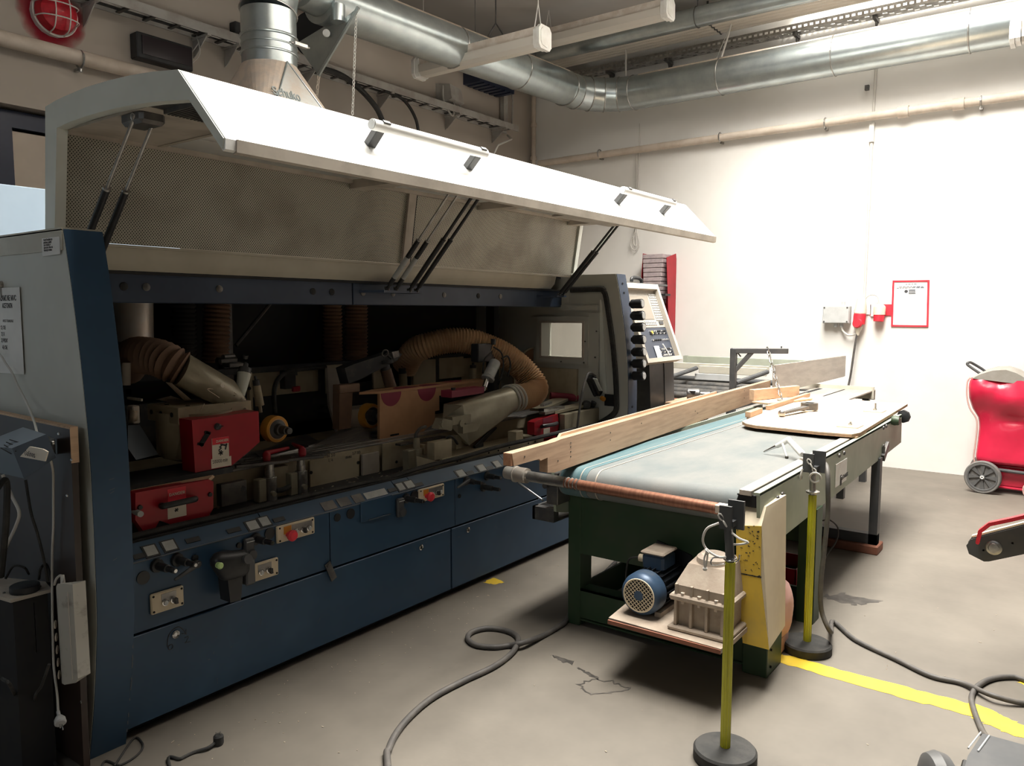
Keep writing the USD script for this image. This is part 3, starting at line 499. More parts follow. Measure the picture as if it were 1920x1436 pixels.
# belt: top run and the nose drum
BX, BXE, BY0, BY1, BZ = 3.27, 6.42, 1.195, 2.12, 0.862
def belt_strip(y0, y1, lift=0.0):
    r = 0.075 + lift; cx, cz = BX + 0.075, BZ - 0.075
    prof = [(BXE, BZ + lift)] + [(cx + (BXE - cx) * t, BZ + lift) for t in np.linspace(0.9, 0.1, 5)] + [(cx - r * math.sin(a), cz + r * math.cos(a)) for a in np.linspace(0, math.pi, 14)] + [(BXE, BZ - 0.15 - lift), (BXE, BZ - 0.15 + 0.006), (cx, BZ - 0.144)] + [(cx - (r - 0.006) * math.sin(a), cz + (r - 0.006) * math.cos(a)) for a in np.linspace(math.pi, 0, 14)] + [(BXE, BZ - 0.006)]
    return prism_y(prof, y0, y1)
obj('belt', belt_strip(BY0, BY1), 'belt_dusty', c, label='teal conveyor belt grey with dust', smooth=30)
obj('belt_edge', belt_strip(1.96, BY1 - 0.01, 0.002), 'belt_teal', c, label='clean teal belt edge beside the timber fence', smooth=30)
obj('belt_edge', belt_strip(1.90, 1.908, 0.003), 'aluminium', c, smooth=30)
obj('belt_edge', belt_strip(1.99, 1.996, 0.003), 'aluminium', c, smooth=30)
# side frame with segment plates along the rim
sp = [(3.27, 0.87), (6.45, 0.878), (6.47, 0.66), (5.5, 0.642), (3.60, 0.60), (3.40, 0.595), (3.30, 0.62)]
obj('side_frame', [prism_y(sp, 1.09, 1.105), box((3.27, 1.09, 0.862), (6.45, 1.118, 0.874))], 'conveyor_green', c)
obj('side_frame', prism_y(sp, 2.15, 2.165), 'conveyor_green', c)
x = 3.29
for k, w in enumerate((0.62, 0.36, 0.52, 0.60, 0.48, 0.50)):
    obj('rim_plate', box((x, 1.132, 0.85), (x + w - 0.006, 1.188, 0.876), 0.003), 'aluminium', c); x += w
obj('rim_plate', box((3.30, 1.10, 0.80), (6.42, 1.20, 0.852)), 'dark_hole', c)
for px in ((1457, 934), (1466, 927), (1572, 862), (1580, 855), (1459, 984), (1467, 994), (1576, 896)): 
    pass
for q in ((3.492, 1.085, 0.81), (3.56, 1.085, 0.814), (4.577, 1.085, 0.843), (4.684, 1.085, 0.842), (3.528, 1.085, 0.679), (3.586, 1.085, 0.64), (4.646, 1.085, 0.703), (3.837, 1.085, 0.846), (5.756, 1.085, 0.859), (5.784, 1.085, 0.729), (5.844, 1.085, 0.86)):
    obj('bolt', lathe([(0.013, 0), (0.013, 0.006), (0.007, 0.010)], q, (0, -1, 0), 10), 'steel_dark', c)
obj('name_plate', [box((4.53, 1.089, 0.798), (4.779, 1.086, 0.667))], 'plastic_white', c)
obj('name_plate_print', [box((4.63, 1.084, 0.66), (4.66, 1.0865, 0.72)), text('ADAMIK', 0.022, (4.67, 1.086, 0.69), (1, 0, 0.0), (0, 0, 1), True, width=0.14)], 'ink', c)
# front cross bar (worn copper coloured crank roller) and its left knuckle
ra, rb = V(3.245, 2.36, 0.80), V(3.19, 1.245, 0.80)
dr = rb - ra
obj('end_roller', tube([ra + dr * 0.26, rb], 0.026, 20), 'copper_bar', c, label='worn copper coloured end roller')
obj('roller_sleeve', [tube([ra, ra + dr * 0.28], 0.0275, 20)] + [ring(ra + dr * q, dr, 0.0265, 0.003, 20, 5) for q in (0.29, 0.31, 0.33, 0.35)], 'steel', c)
obj('roller_knuckle', [cyl(ra - dr * 0.005, ra + dr * 0.06, 0.040), cyl(ra - dr * 0.065, ra - dr * 0.01, 0.034), ring(ra - dr * 0.008, dr, 0.037, 0.008, 20, 6)], 'galv_dusty', c)
obj('roller_end', [box((3.165, 1.20, 0.785), (3.215, 1.25, 0.822), 0.004), cyl((3.16, 1.215, 0.805), (3.16, 1.20, 0.805), 0.006)], 'pipe_beige', c)
obj('tie_rod', tube([(3.26, 2.363, 0.752), (3.26, 2.206, 0.68)], 0.006, 8), 'steel', c)
obj('nose_plate', [box((3.28, 2.13, 0.66), (3.42, 2.20, 0.83), 0.004), cyl((3.27, 2.19, 0.76), (3.25, 2.19, 0.76), 0.015)], 'steel_dark', c)
obj('support_channel', [box((3.30, 2.165, 0.56), (3.345, 2.30, 0.63)), box((3.345, 2.165, 0.56), (5.5, 2.30, 0.575)), box((3.30, 2.285, 0.56), (5.5, 2.30, 0.63))], 'steel_dark', c)
# green base under the drive end
obj('base_post', [box((3.40, 2.065, 0), (3.52, 2.14, 0.72), 0.004)], 'frame_green', c)
obj('base_post', [box((3.395, 1.075, 0), (3.60, 1.19, 0.62), 0.004)], 'frame_green', c)
for q in ((3.44, 0.12), (3.56, 0.17), (3.44, 0.04)): obj('bolt', cyl((q[0], 1.075, q[1]), (q[0], 1.069, q[1]), 0.006, n=8), 'dark_hole', c)
obj('base_apron', box((3.405, 1.18, 0.39), (3.42, 2.07, 0.72)), 'frame_green', c)
obj('base_rail', [box((3.405, 1.18, 0.04), (3.415, 2.07, 0.20)), box((3.405, 1.18, 0.19), (3.50, 2.07, 0.20)), box((3.405, 1.18, 0.03), (3.50, 2.07, 0.045))], 'frame_green', c)
obj('base_back', [box((4.20, 1.95, 0), (4.26, 2.14, 0.70)), box((4.20, 1.1, 0.42), (4.22, 2.0, 0.72)), box((4.20, 1.1, 0.0), (4.22, 2.0, 0.17)), box((3.5, 2.12, 0.40), (4.2, 2.135, 0.70)), box((3.5, 2.12, 0.03), (4.2, 2.135, 0.18)), box((4.15, 1.08, 0), (4.26, 1.17, 0.62))], 'frame_green', c)
# chain guard
gl = [(3.255, 1.190, 0.70), (3.255, 1.075, 0.70)]
gf = [(3.255, 1.183, 0.721), (3.255, 1.073, 0.737), (3.255, 1.024, 0.201), (3.255, 1.139, 0.202)]
gfm = [(3.255, 1.177, 0.514), (3.255, 1.069, 0.515)]
top = [(3.33, 1.195, 0.80), (3.33, 1.08, 0.805), (3.56, 1.195, 0.815), (3.56, 1.065, 0.815)]
bk = [(3.56, 1.17, 0.20), (3.56, 1.05, 0.20)]
gm = hull(gf + gfm + top + bk)
obj('chain_guard', gm, 'guard_cream', c, label='tall chain guard box, cream on the side', smooth=15)
def on_face(poly, off=0.003):   # polygon of px-measured points on the guard's front, as a thin sheet
    p = np.asarray(poly, float); return hull(np.vstack([p - V(off, 0, 0), p]))
cg = obj('guard_front', [on_face([gf[0], gf[1], gfm[1], gfm[0]]), on_face([gfm[0] - V(0, 0, 0.006), gfm[1] - V(0, 0, 0.006), gf[2], gf[3]])], 'chain_guard_yellow', c, label='scuffed yellow front of the chain guard')
rng = np.random.default_rng(5); ch = []
for k in range(46):
    t = rng.random(); s = rng.random() ** 1.5
    a = np.array(gf[0]) * (1 - t) + np.array(gf[1]) * t; b_ = np.array(gfm[0]) * (1 - t) + np.array(gfm[1]) * t
    o = a * (1 - s) + b_ * s; w = rng.uniform(0.003, 0.011); h = rng.uniform(0.0015, 0.004); q = rng.uniform(-0.6, 1.0)
    if t < 0.05 or t > 0.95: continue
    ch.append(obox(o - V(0.0035, 0, 0), (0, math.cos(q), math.sin(q)), (0, -math.sin(q), math.cos(q)), w, h, 0.0015))
for t in np.linspace(0.03, 0.95, 9):
    o = np.array(gfm[0]) * (1 - t) + np.array(gfm[1]) * t; ch.append(obox(o - V(0.0035, 0, 0.002), (0, 1, 0.05 * rng.normal()), (0, 0, 1), 0.016, rng.uniform(0.003, 0.007), 0.0015))
obj('paint_chips', ch, 'chipped', c, kind='stuff')
# black trestle at the far end
obj('trestle_leg', box((5.66, 1.075, 0.05), (5.73, 1.13, 0.66)), 'charcoal', c)
obj('trestle_leg', box((5.66, 2.10, 0.05), (5.73, 2.16, 0.66)), 'charcoal', c)
obj('trestle_bar', box((5.66, 1.075, 0.06), (5.73, 2.16, 0.13)), 'charcoal', c)
obj('trestle_foot', box((5.62, 1.06, 0.0), (5.80, 2.2, 0.058), 0.005), 'brick_red', c)
obj('hinge_bracket', [obox((5.838, 1.08, 0.685), (1, 0, 0.55), (0, 0, 1), 0.16, 0.05, 0.02), box((5.775, 1.09, 0.648), (5.777, 1.07, 0.724))], 'steel_dark', c)
obj('lock_handle', [lathe([(0.03, 0), (0.036, 0.02), (0.03, 0.05)], (6.069, 1.09, 0.875), (0, -1, 0), 14), box((6.155, 1.09, 0.83), (6.255, 1.06, 0.876), 0.004)], 'frame_green', c)
obj('clamp_knob', [lathe([(0.02, 0), (0.05, 0.01), (0.05, 0.03), (0.02, 0.04)], (6.473, 1.09, 0.858), (1, -0.3, 0), 8)], 'black_plastic', c)

# drive on its board
t = thing('mounting_board', 'dusty pink-edged board under the electric motor and gearbox', 'board', (3.2, 1.4, 0.26))
obj('board', prism_z([(2.985, 1.66), (2.97, 1.13), (3.02, 1.12), (3.395, 1.12), (3.395, 1.70)], 0.258, 0.278), 'cast_dusty', t); obj('edge_strip', [box((2.966, 1.13, 0.256), (2.975, 1.655, 0.274))], 'brick_red', t)
t = thing('electric_motor', 'blue electric motor with round fan grille and terminal box on the dusty board', 'motor', (3.2, 1.55, 0.28))
MC = V(3.06, 1.55, 0.382); ax = V(1, 0, 0)
obj('fan_cowl', lathe([(0.078, 0.0), (0.092, 0.012), (0.097, 0.03), (0.097, 0.085), (0.09, 0.09)], MC, ax, 32), 'motor_blue', t)
obj('fan_opening', lathe([(0.073, -0.0008), (0.073, 0.0)], MC, ax, 28), 'dark_hole', t)
gr = []
for k in range(-5, 6):
    for d in ((0, 1, 0), (0, 0, 1)):
        u = unit(V(0, 1, 1)) if d[1] else unit(V(0, 1, -1)); v = np.cross(ax, u); o = MC + v * k * 0.0135; h = math.sqrt(max(0, 0.073 ** 2 - (k * 0.0135) ** 2)); 
        if h > 0.01: gr.append(obox(o - V(0.002, 0, 0), u, v, 2 * h, 0.0036, 0.003))
obj('fan_grille', gr + [ring(MC - V(0.001, 0, 0), ax, 0.074, 0.004, 30, 6)], 'guard_cream', t)
obj('grille_hub', lathe([(0.022, -0.004), (0.022, 0.0)], MC, ax, 18), 'motor_blue', t)
obj('motor_body', lathe([(0.080, 0.085), (0.080, 0.34), (0.10, 0.342), (0.10, 0.36), (0.04, 0.38)], MC, ax, 28), 'motor_black', t)
fn = []
for k in range(22):
    a = 2 * math.pi * k / 22; d = V(0, math.cos(a), math.sin(a)); fn.append(obox(MC + ax * 0.215 + d * 0.084, ax, d, 0.23, 0.02, 0.004))
obj('cooling_fins', fn, 'motor_black', t)
obj('terminal_box', [box((3.20, 1.50, 0.455), (3.34, 1.61, 0.53), 0.012)], 'motor_blue', t); obj('terminal_lid', box((3.193, 1.495, 0.53), (3.347, 1.615, 0.545), 0.008), 'cast_dusty', t)
obj('cable_gland', cyl((3.25, 1.61, 0.49), (3.25, 1.645, 0.49), 0.018), 'guard_cream', t)
obj('end_flange', hull([(3.40, 1.45, 0.50), (3.43, 1.45, 0.50), (3.40, 1.63, 0.54), (3.43, 1.40, 0.34), (3.40, 1.40, 0.34), (3.43, 1.63, 0.54), (3.40, 1.65, 0.34), (3.43, 1.65, 0.34)]), 'motor_black', t)
obj('foot', [box((3.12, 1.47, 0.278), (3.36, 1.50, 0.30)), box((3.12, 1.60, 0.278), (3.36, 1.63, 0.30))], 'cast_dusty', t)
put(obj('motor_lead', tube(spline([(3.25, 1.65, 0.49), (3.25, 1.70, 0.47), (3.26, 1.72, 0.40), (3.3, 1.74, 0.3)], 8), 0.005, 8), 'black_rubber'), 'thin black lead hanging from the motor terminal box', 'cable')
t = thing('gearbox', 'dust covered cast gearbox with ribbed flange beside the blue motor', 'gearbox', (3.2, 1.27, 0.28))
gx0, gx1, gy0, gy1 = 3.045, 3.30, 1.135, 1.385
obj('lower_housing', box((gx0 + 0.02, gy0 + 0.015, 0.278), (gx1 - 0.01, gy1 - 0.015, 0.42), 0.008), 'cast_dusty', t)
obj('base_flange', box((gx0 - 0.02, gy0 - 0.01, 0.278), (gx1, gy1 + 0.01, 0.298), 0.006), 'cast_dusty', t)
obj('middle_flange', box((gx0 - 0.01, gy0 - 0.005, 0.408), (gx1, gy1 + 0.01, 0.436), 0.008), 'cast_dusty', t)
obj('upper_housing', hull([(gx0 + 0.01, gy0 + 0.01, 0.436), (gx0 + 0.01, gy1 - 0.01, 0.436), (gx1, gy0 + 0.01, 0.436), (gx1, gy1 - 0.01, 0.436), (gx0 + 0.01, gy0 + 0.01, 0.475), (gx0 + 0.01, gy1 - 0.01, 0.475), (gx0 + 0.08, gy0 + 0.03, 0.555), (gx0 + 0.08, gy1 - 0.04, 0.555), (gx1, gy0 + 0.03, 0.575), (gx1, gy1 - 0.04, 0.575)]), 'cast_dusty', t, smooth=20)
obj('top_cover', lathe([(0.075, 0), (0.072, 0.03), (0.055, 0.045)], (gx0 + 0.155, (gy0 + gy1) / 2, 0.55), (0, 0, 1), 24), 'dust', t)
for y in np.linspace(gy0 + 0.02, gy1 - 0.02, 4): obj('rib', [box((gx0 - 0.004, y - 0.006, 0.30), (gx0 + 0.03, y + 0.006, 0.41)), box((gx0 - 0.002, y - 0.005, 0.436), (gx0 + 0.02, y + 0.005, 0.48))], 'cast_dusty', t)
for y in np.linspace(gy0 + 0.05, gy1 - 0.05, 3): obj('flange_bolt', [cyl((gx0 + 0.004, y, 0.43), (gx0 + 0.004, y, 0.446), 0.009, n=8), cyl((gx0 + 0.004, y, 0.41), (gx0 + 0.004, y, 0.398), 0.008, n=8)], 'dust', t)

# timber fence lying along the belt
t = thing('timber_fence', 'long brown timber guide board standing along the teal belt edge', 'timber board', (4.8, 2.15, 0.88))
FA, FB = V(3.088, 2.022, 0), V(6.441, 2.26, 0); fu = unit(FB - FA)
fp = [(-0.37, 0.972), (-0.15, 0.968), (-0.135, 0.958), (-0.07, 0.962), (-0.07, 0.89), (0.0, 0.878), (3.35, 0.875), (4.05, 0.885), (4.05, 1.022), (2.0, 1.03), (0.06, 1.032), (0.0, 1.028), (-0.385, 1.030)]
def fence_prism(poly, a, b): return prism(poly, a, b, FA, fu, (0, 0, 1))     # normal points to -y
obj('board', fence_prism(fp, -0.045, 0.0), 'timber', t)
obj('end_grain', fence_prism([(-0.388, 0.974), (-0.372, 0.973), (-0.372, 1.028), (-0.388, 1.028)], -0.044, -0.004), 'timber_end', t)
obj('top_lath', fence_prism([(0.12, 1.03), (2.6, 1.029), (2.6, 1.044), (0.14, 1.045)], -0.055, -0.04), 'timber_light', t)
obj('nail', [cyl(FA + fu * s + V(0, 0, z) , FA + fu * s + V(0, 0, z) + np.cross(fu, (0, 0, 1)) * 0.002, 0.004, n=7) for s, z in ((-0.28, 1.0), (0.03, 0.93), (0.16, 1.0), (0.16, 0.98), (0.16, 0.955), (0.16, 0.93), (0.62, 0.99), (0.62, 0.95), (1.05, 0.99), (2.0, 0.96), (2.05, 0.94), (3.2, 1.0), (3.2, 0.94))], 'chipped', t, kind='stuff')
# plywood table top on the far end of the belt
t = thing('plywood_board', 'pale plywood board with rounded corner laid over the far end of the belt', 'plywood board', (6, 1.5, 0.89))
pp = sg.Polygon([(5.12, 1.095), (5.02, 1.12), (5.00, 1.30), (5.035, 1.72), (5.08, 1.80), (5.17, 1.86), (5.36, 1.87), (5.45, 1.93), (6.4, 1.95), (7.05, 2.06), (6.98, 1.14)])
obj('sheet', prism_z(pp, 0.899, 0.905), 'plywood', t); obj('edge_ply', prism_z(pp.buffer(-0.001), 0.884, 0.899), 'ply_edge', t)
for q, r_ in (((5.36, 1.21), 0.0), ((6.30, 1.25), 0.05)):
    f_ = obj('clamp_plate', prism_z(sg.box(q[0] - 0.075, q[1] - 0.055, q[0] + 0.075, q[1] + 0.055).buffer(0.012), 0.905, 0.912), 'rail_cream', t)
    obj('nut', [cyl((q[0], q[1], 0.912), (q[0], q[1], 0.925), 0.014, n=6), cyl((q[0] + 0.01, q[1], 0.91), (q[0] + 0.01, q[1], 0.935 + r_ * 0.6), 0.007, n=8)], 'steel', f_)
obj('saw_mark', [box((5.22, 1.14, 0.9045), (5.235, 1.16, 0.9056)), box((5.62, 1.13, 0.9045), (5.64, 1.145, 0.9056))], 'ply_edge', t)
obj('support_strip', box((5.06, 1.10, 0.875), (5.32, 1.165, 0.885)), 'timber_light', t)
t = thing('crank_wrench', 'dark steel crank spanner with square socket end on the plywood', 'spanner', (5.8, 1.69, 0.905))
wa, wb = V(5.565, 1.715, 0.925), V(6.03, 1.655, 0.935)
obj('arm', hull([*(wa + V(0.02, 0.014, 0.0) + V(0, 0, z) for z in (-0.004, 0.012)), *(wa + V(0.02, -0.014, 0) + V(0, 0, z) for z in (-0.004, 0.012)), *(wb + V(-0.09, 0.024, 0) + V(0, 0, z) for z in (-0.004, 0.014)), *(wb + V(-0.09, -0.024, 0) + V(0, 0, z) for z in (-0.004, 0.014))]), 'steel_dark', t)
obj('ball_knob', [trimesh.creation.icosphere(2, 0.026).apply_translation(wa + V(-0.01, 0, 0.005)) or None] if False else lathe([(0.012, 0), (0.022, 0.006), (0.026, 0.02), (0.022, 0.038), (0.012, 0.045)], wa + V(-0.005, 0, -0.018), (0, 0, 1), 16), 'steel', t)
obj('socket_ring', prism_z(sg.Point(wb[0], wb[1]).buffer(0.062).difference(sg.box(wb[0] - 0.03, wb[1] - 0.03, wb[0] + 0.03, wb[1] + 0.03)), 0.915, 0.965), 'steel_dark', t)
t = thing('air_blow_gun', 'white air blow gun lying on the dusty belt', 'air gun', (4.28, 1.3, 0.863))
def sph(o, r): return trimesh.creation.icosphere(1, r).vertices + np.asarray(o, float)
def limb(a, b, ra_, rb_): return hull(np.vstack([sph(a, ra_), sph(b, rb_)]))
g0, g1, g2, g3 = V(4.265, 1.405, 0.875), V(4.27, 1.335, 0.915), V(4.27, 1.275, 0.955), V(4.17, 1.175, 0.905)
obj('nozzle', limb(g0, g1, 0.004, 0.010), 'chrome', t)
obj('body', limb(g1, g2, 0.013, 0.017), 'plastic_white', t); obj('grip', limb(g2, g3, 0.016, 0.019), 'plastic_white', t)
obj('trigger', limb(V(4.25, 1.30, 0.93), V(4.21, 1.265, 0.872), 0.007, 0.005), 'plastic_white', t)
obj('trigger_pad', lathe([(0.008, 0), (0.010, 0.006), (0.008, 0.012)], (4.21, 1.264, 0.863), (0, 0, 1), 10), 'chipped', t)
obj('hose_tail', cyl(g3, V(4.06, 1.10, 0.895), 0.012), 'steel', t)
# small timber at the end of the fence
def stick(name, label, o, u, L, w, h, m='timber_light', r=0.003):
    return put(obj(name, obox(V(*o) + V(0, 0, h / 2), u, (0, 0, 1), L, h, w, r), m), label, 'timber offcut')
stick('timber_block', 'upright pale timber block standing at the end of the brown fence', (6.56, 2.085, 0.925), (0.9, -0.29, 0), 0.62, 0.05, 0.09)
stick('timber_strip', 'flat pale timber strip hung by the chain under the upright block', (6.50, 2.0, 0.907), (0.9, -0.29, 0), 0.60, 0.16, 0.016)
stick('timber_strip', 'reddish notched timber batten on the plywood behind the spanner', (6.45, 1.93, 0.906), (0.93, 0.02, 0), 1.15, 0.035, 0.035, 'timber')
stick('timber_strip', 'short reddish timber batten end on the rounded plywood corner', (5.52, 1.90, 0.906), (0.93, 0.05, 0), 0.30, 0.04, 0.04, 'timber')
# steel arm with chain
t = thing('gallows_bracket', 'dark square-tube bracket arm standing behind the brown fence', 'bracket', (6.56, 2.45, 0.86))
gb = V(6.53, 2.44, 0); gt = V(6.76, 2.07, 0); gd = unit(gt - gb)
obj('upright', box((6.505, 2.415, 0.0), (6.555, 2.465, 1.335), 0.004), 'charcoal', t)
obj('arm', obox((gb + gt) / 2 + V(0, 0, 1.315), gd, (0, 0, 1), np.linalg.norm(gt - gb) + 0.04, 0.045, 0.045, 0.004), 'charcoal', t)
obj('brace', obox(gb + gd * 0.085 + V(0, 0, 1.225), gd + V(0, 0, 1.15), (0, 0, 1), 0.24, 0.035, 0.035, 0.003), 'charcoal', t)
obj('bolt', [cyl(gb + gd * 0.06 + V(0, 0, 1.265), gb + gd * 0.03 + V(0, 0, 1.30), 0.006, n=8), cyl(gb + gd * 0.40 + V(0, 0, 1.33), gb + gd * 0.40 + V(0, 0, 1.355), 0.006, n=8)], 'charcoal', t)
ct = gb + gd * 0.28
put(obj('hanging_chain', chain(ct + V(0, 0, 1.345), V(6.44, 1.99, 0.925), 0.004, 0.04) + [tube(spline([(6.44, 1.99, 0.94), (6.42, 2.02, 0.928), (6.40, 1.98, 0.926), (6.46, 1.95, 0.928)], 5), 0.004, 5)], 'steel'), 'thin steel chain hanging from the dark bracket arm to the timber strip', 'chain')
put(obj('aluminium_fence', prism(sg.Polygon([(0, 0.905), (0, 1.165), (1.45, 1.195), (1.45, 0.985), (1.42, 0.98), (0.05, 0.905)]), 0, 0.03, (7.12, 2.29, 0), unit(V(1.40, -0.26, 0)), (0, 0, 1)), 'aluminium'), 'tall dull aluminium guide plate standing behind the plywood board', 'guide plate')
# table behind
t = thing('outfeed_table', 'pale grey steel table behind the plywood board', 'table', (7.9, 2.1, 0))
obj('table_top', [box((7.10, 1.62, 0.885), (8.15, 2.38, 0.90), 0.003), box((8.13, 1.62, 0.80), (8.15, 2.38, 0.89))], 'aluminium', t)
obj('end_plate', [box((8.0, 1.605, 0.82), (8.02, 2.39, 0.935)), cyl((8.0, 1.64, 0.84), (7.99, 1.64, 0.84), 0.012, n=8)], 'rail_cream', t)
obj('slot', [box((7.2, 2.05, 0.9), (7.9, 2.09, 0.902)), box((7.2, 1.85, 0.9), (7.95, 1.865, 0.902)), box((7.55, 2.12, 0.9), (7.7, 2.25, 0.902))], 'dark_hole', t)
for x_, y_ in ((7.2, 1.68), (7.2, 2.32), (8.05, 1.68), (8.05, 2.32)): obj('leg', box((x_ - 0.03, y_ - 0.03, 0), (x_ + 0.03, y_ + 0.03, 0.885)), 'charcoal', t)
# roller table
t = thing('roller_table', 'roller table with cream rails and dark rollers behind the brown fence', 'roller table', (7.5, 3.2, 0))
obj('rail', box((8.38, 2.2, 1.055), (8.42, 3.72, 1.145), 0.004), 'rail_green', t); obj('rail', box((8.0, 2.62, 1.025), (8.04, 3.75, 1.09), 0.004), 'rail_cream', t)
obj('rail', box((7.94, 2.62, 0.99), (7.97, 3.35, 1.07), 0.004), 'rail_cream', t); obj('rail', box((8.36, 3.67, 1.04), (8.42, 3.72, 1.145)), 'rail_green', t)
for x_, z_, r_ in ((7.62, 0.895, 0.034), (7.30, 0.885, 0.036), (7.02, 0.88, 0.036), (6.78, 0.87, 0.034), (7.9, 0.93, 0.028)): obj('roller', cyl((x_, 2.50, z_), (x_, 3.95, z_), r_, n=14), 'steel_dark' if r_ > 0.03 else 'charcoal', t)
for y_ in (2.45, 3.97): obj('side_beam', box((6.6, y_ - 0.02, 0.80), (8.45, y_ + 0.02, 0.87)), 'steel_dark', t)
obj('beam_red', box((6.45, 2.52, 0.80), (6.5, 3.6, 0.87)), 'brick_red', t)
for a_, b_ in (((7.3, 3.365, 0.992), (7.7, 3.274, 1.06)), ((7, 2.587, 0.992), (7.5, 2.463, 1.071))): obj('pivot_arm', tube([a_, b_], 0.022, 10), 'charcoal', t)
obj('gusset', [box((7.72, 2.9, 0.94), (7.75, 3.3, 1.0))], 'plastic_grey', t)
for x_, y_ in ((6.65, 2.5), (6.65, 3.92), (8.4, 2.5), (8.4, 3.92)): obj('leg', box((x_ - 0.03, y_ - 0.03, 0), (x_ + 0.03, y_ + 0.03, 0.81)), 'charcoal', t)
t = thing('spindle_chuck', 'slotted steel chuck lying on a timber behind the brown fence', 'chuck', (6.2, 2.62, 0.93))
sc0, sc1 = V(6.16, 2.70, 0.955), V(6.22, 2.575, 0.955)
obj('sleeve', lathe([(0.045, 0), (0.05, 0.008), (0.05, 0.10), (0.042, 0.108)], sc0, sc1 - sc0, 18), 'steel_dark', t); obj('shaft', cyl(sc1 - 0.2 * (sc1 - sc0), sc1 + 0.35 * (sc1 - sc0), 0.022), 'chrome', t)
obj('slot', box((6.13, 2.62, 0.965), (6.15, 2.69, 0.985)), 'dark_hole', t)
put(obj('timber_beam', box((5.9, 2.52, 0.84), (6.42, 2.80, 0.905), 0.004), 'timber'), 'brown timber beam under the slotted chuck', 'timber beam')
t = thing('beam_support', 'dark trestle holding the timber beam behind the fence', 'trestle', (6.15, 2.65, 0))
for x_ in (5.95, 6.36): obj('leg', box((x_ - 0.03, 2.6, 0), (x_ + 0.03, 2.72, 0.84)), 'charcoal', t)
# red bin and pink film under the conveyor
t = thing('red_bin', 'dark red open bin on the floor under the conveyor', 'bin', (4.75, 1.4, 0))
obj('body', [box((4.60, 1.305, 0), (4.61, 1.60, 0.13)), box((4.90, 1.305, 0), (4.91, 1.60, 0.13)), box((4.60, 1.30, 0), (4.91, 1.31, 0.13)), box((4.60, 1.59, 0), (4.91, 1.60, 0.13)), box((4.6, 1.3, 0), (4.91, 1.6, 0.012))], 'red_paint', t); obj('contents', box((4.61, 1.31, 0.01), (4.9, 1.59, 0.05)), 'dark_hole', t)
fl = trimesh.creation.icosphere(3, 1.0); q = fl.vertices; q = q * V(0.09, 0.05, 0.14) * (1 + 0.25 * (meshkit.fbm(q * 2.2, 3, 4) - 0.5)[:, None]); q[:, 2] = np.maximum(q[:, 2], -0.138)
fl = trimesh.Trimesh(q + V(3.72, 1.115, 0.215), fl.faces, process=False)
put(obj('pink_film', [fl, box((3.64, 1.10, 0.0), (3.80, 1.13, 0.09), 0.01)], 'pink_film'), 'crumpled pink plastic film hanging behind the yellow chain guard', 'plastic film')

# ---------------------------------------------------------------- barrier posts
def post(name, label, x, y, lean, top, seed):
    t = thing(name, label, 'barrier post', (x, y, 0), group='yellow barrier posts with round rubber bases')
    obj('base', lathe([(0.112, 0), (0.115, 0.006), (0.115, 0.038), (0.108, 0.046), (0.02, 0.050)], (x, y, 0), (0, 0, 1), 40), 'black_rubber', t)
    n = 24; a = np.linspace(0, 2 * math.pi, n, endpoint=False); rr = 0.0165 + 0.0022 * (np.arange(n) % 2)
    obj('post', prism(np.stack([rr * np.cos(a), rr * np.sin(a)], 1), 0.045, top, (x, y, 0), (1, 0, 0), (0, 1, 0)).apply_transform(np.eye(4)), 'post_yellow', t)
    return t
p1 = post('barrier_post', 'yellow ribbed barrier post on a round black base in front of the gearbox', 2.672, 0.99, 0, 0.75, 1)
obj('head_tube', [tube([(2.672, 0.99, 0.745), (2.67, 1.0, 0.88)], 0.016, 12), box((2.655, 0.985, 0.87), (2.668, 1.03, 0.955)), box((2.70, 0.955, 0.865), (2.712, 1.015, 0.97)), box((2.665, 0.98, 0.88), (2.70, 1.0, 0.90))], 'charcoal', p1)
obj('wire_clip', [torus_arc((2.672, 0.99, 0.762), (1, 0, 0.1), (0, 1, -0.1), 0.022, 0.003, 0, 6.2, 18, 6), tube(spline([(2.66, 1.01, 0.765), (2.645, 1.045, 0.76), (2.64, 1.047, 0.735), (2.655, 1.01, 0.742), (2.69, 0.97, 0.752), (2.695, 0.965, 0.775)], 5), 0.0028, 6)], 'chrome', p1)
obj('rope_loop', [tube(spline([(2.655, 1.03, 0.89), (2.645, 1.07, 0.865), (2.645, 1.085, 0.82), (2.65, 1.07, 0.785), (2.655, 1.03, 0.765), (2.66, 1.0, 0.768)], 6), 0.0045, 8), ring((2.648, 1.068, 0.782), (0, 0.6, -0.5), 0.008, 0.004, 12, 6), tube(spline([(2.648, 1.07, 0.78), (2.645, 1.078, 0.75), (2.645, 1.074, 0.718), (2.646, 1.068, 0.745), (2.648, 1.066, 0.78)], 5), 0.0035, 6), lathe([(0.006, 0), (0.009, 0.008), (0.006, 0.012)], (2.645, 1.074, 0.708), (0, 0, 1), 10)], 'cable_white', p1)
obj('hook_chain', chain((2.655, 1.03, 0.925), (2.665, 0.985, 0.855), 0.004, 0.022) + [tube(spline([(2.665, 0.985, 0.86), (2.66, 0.955, 0.845), (2.665, 0.925, 0.835), (2.67, 0.96, 0.82), (2.672, 0.99, 0.815)], 5), 0.004, 6)], 'cable_white', p1)
p2 = post('barrier_post', 'yellow ribbed barrier post on a round black base beside the conveyor side frame', 3.808, 1.015, 0, 0.775, 2)
obj('head_tube', [tube([(3.808, 1.015, 0.77), (3.808, 1.02, 0.90)], 0.015, 12), lathe([(0.03, 0), (0.032, 0.008), (0.02, 0.012)], (3.808, 1.015, 0.785), (0, 0, 1), 18)], 'steel', p2)
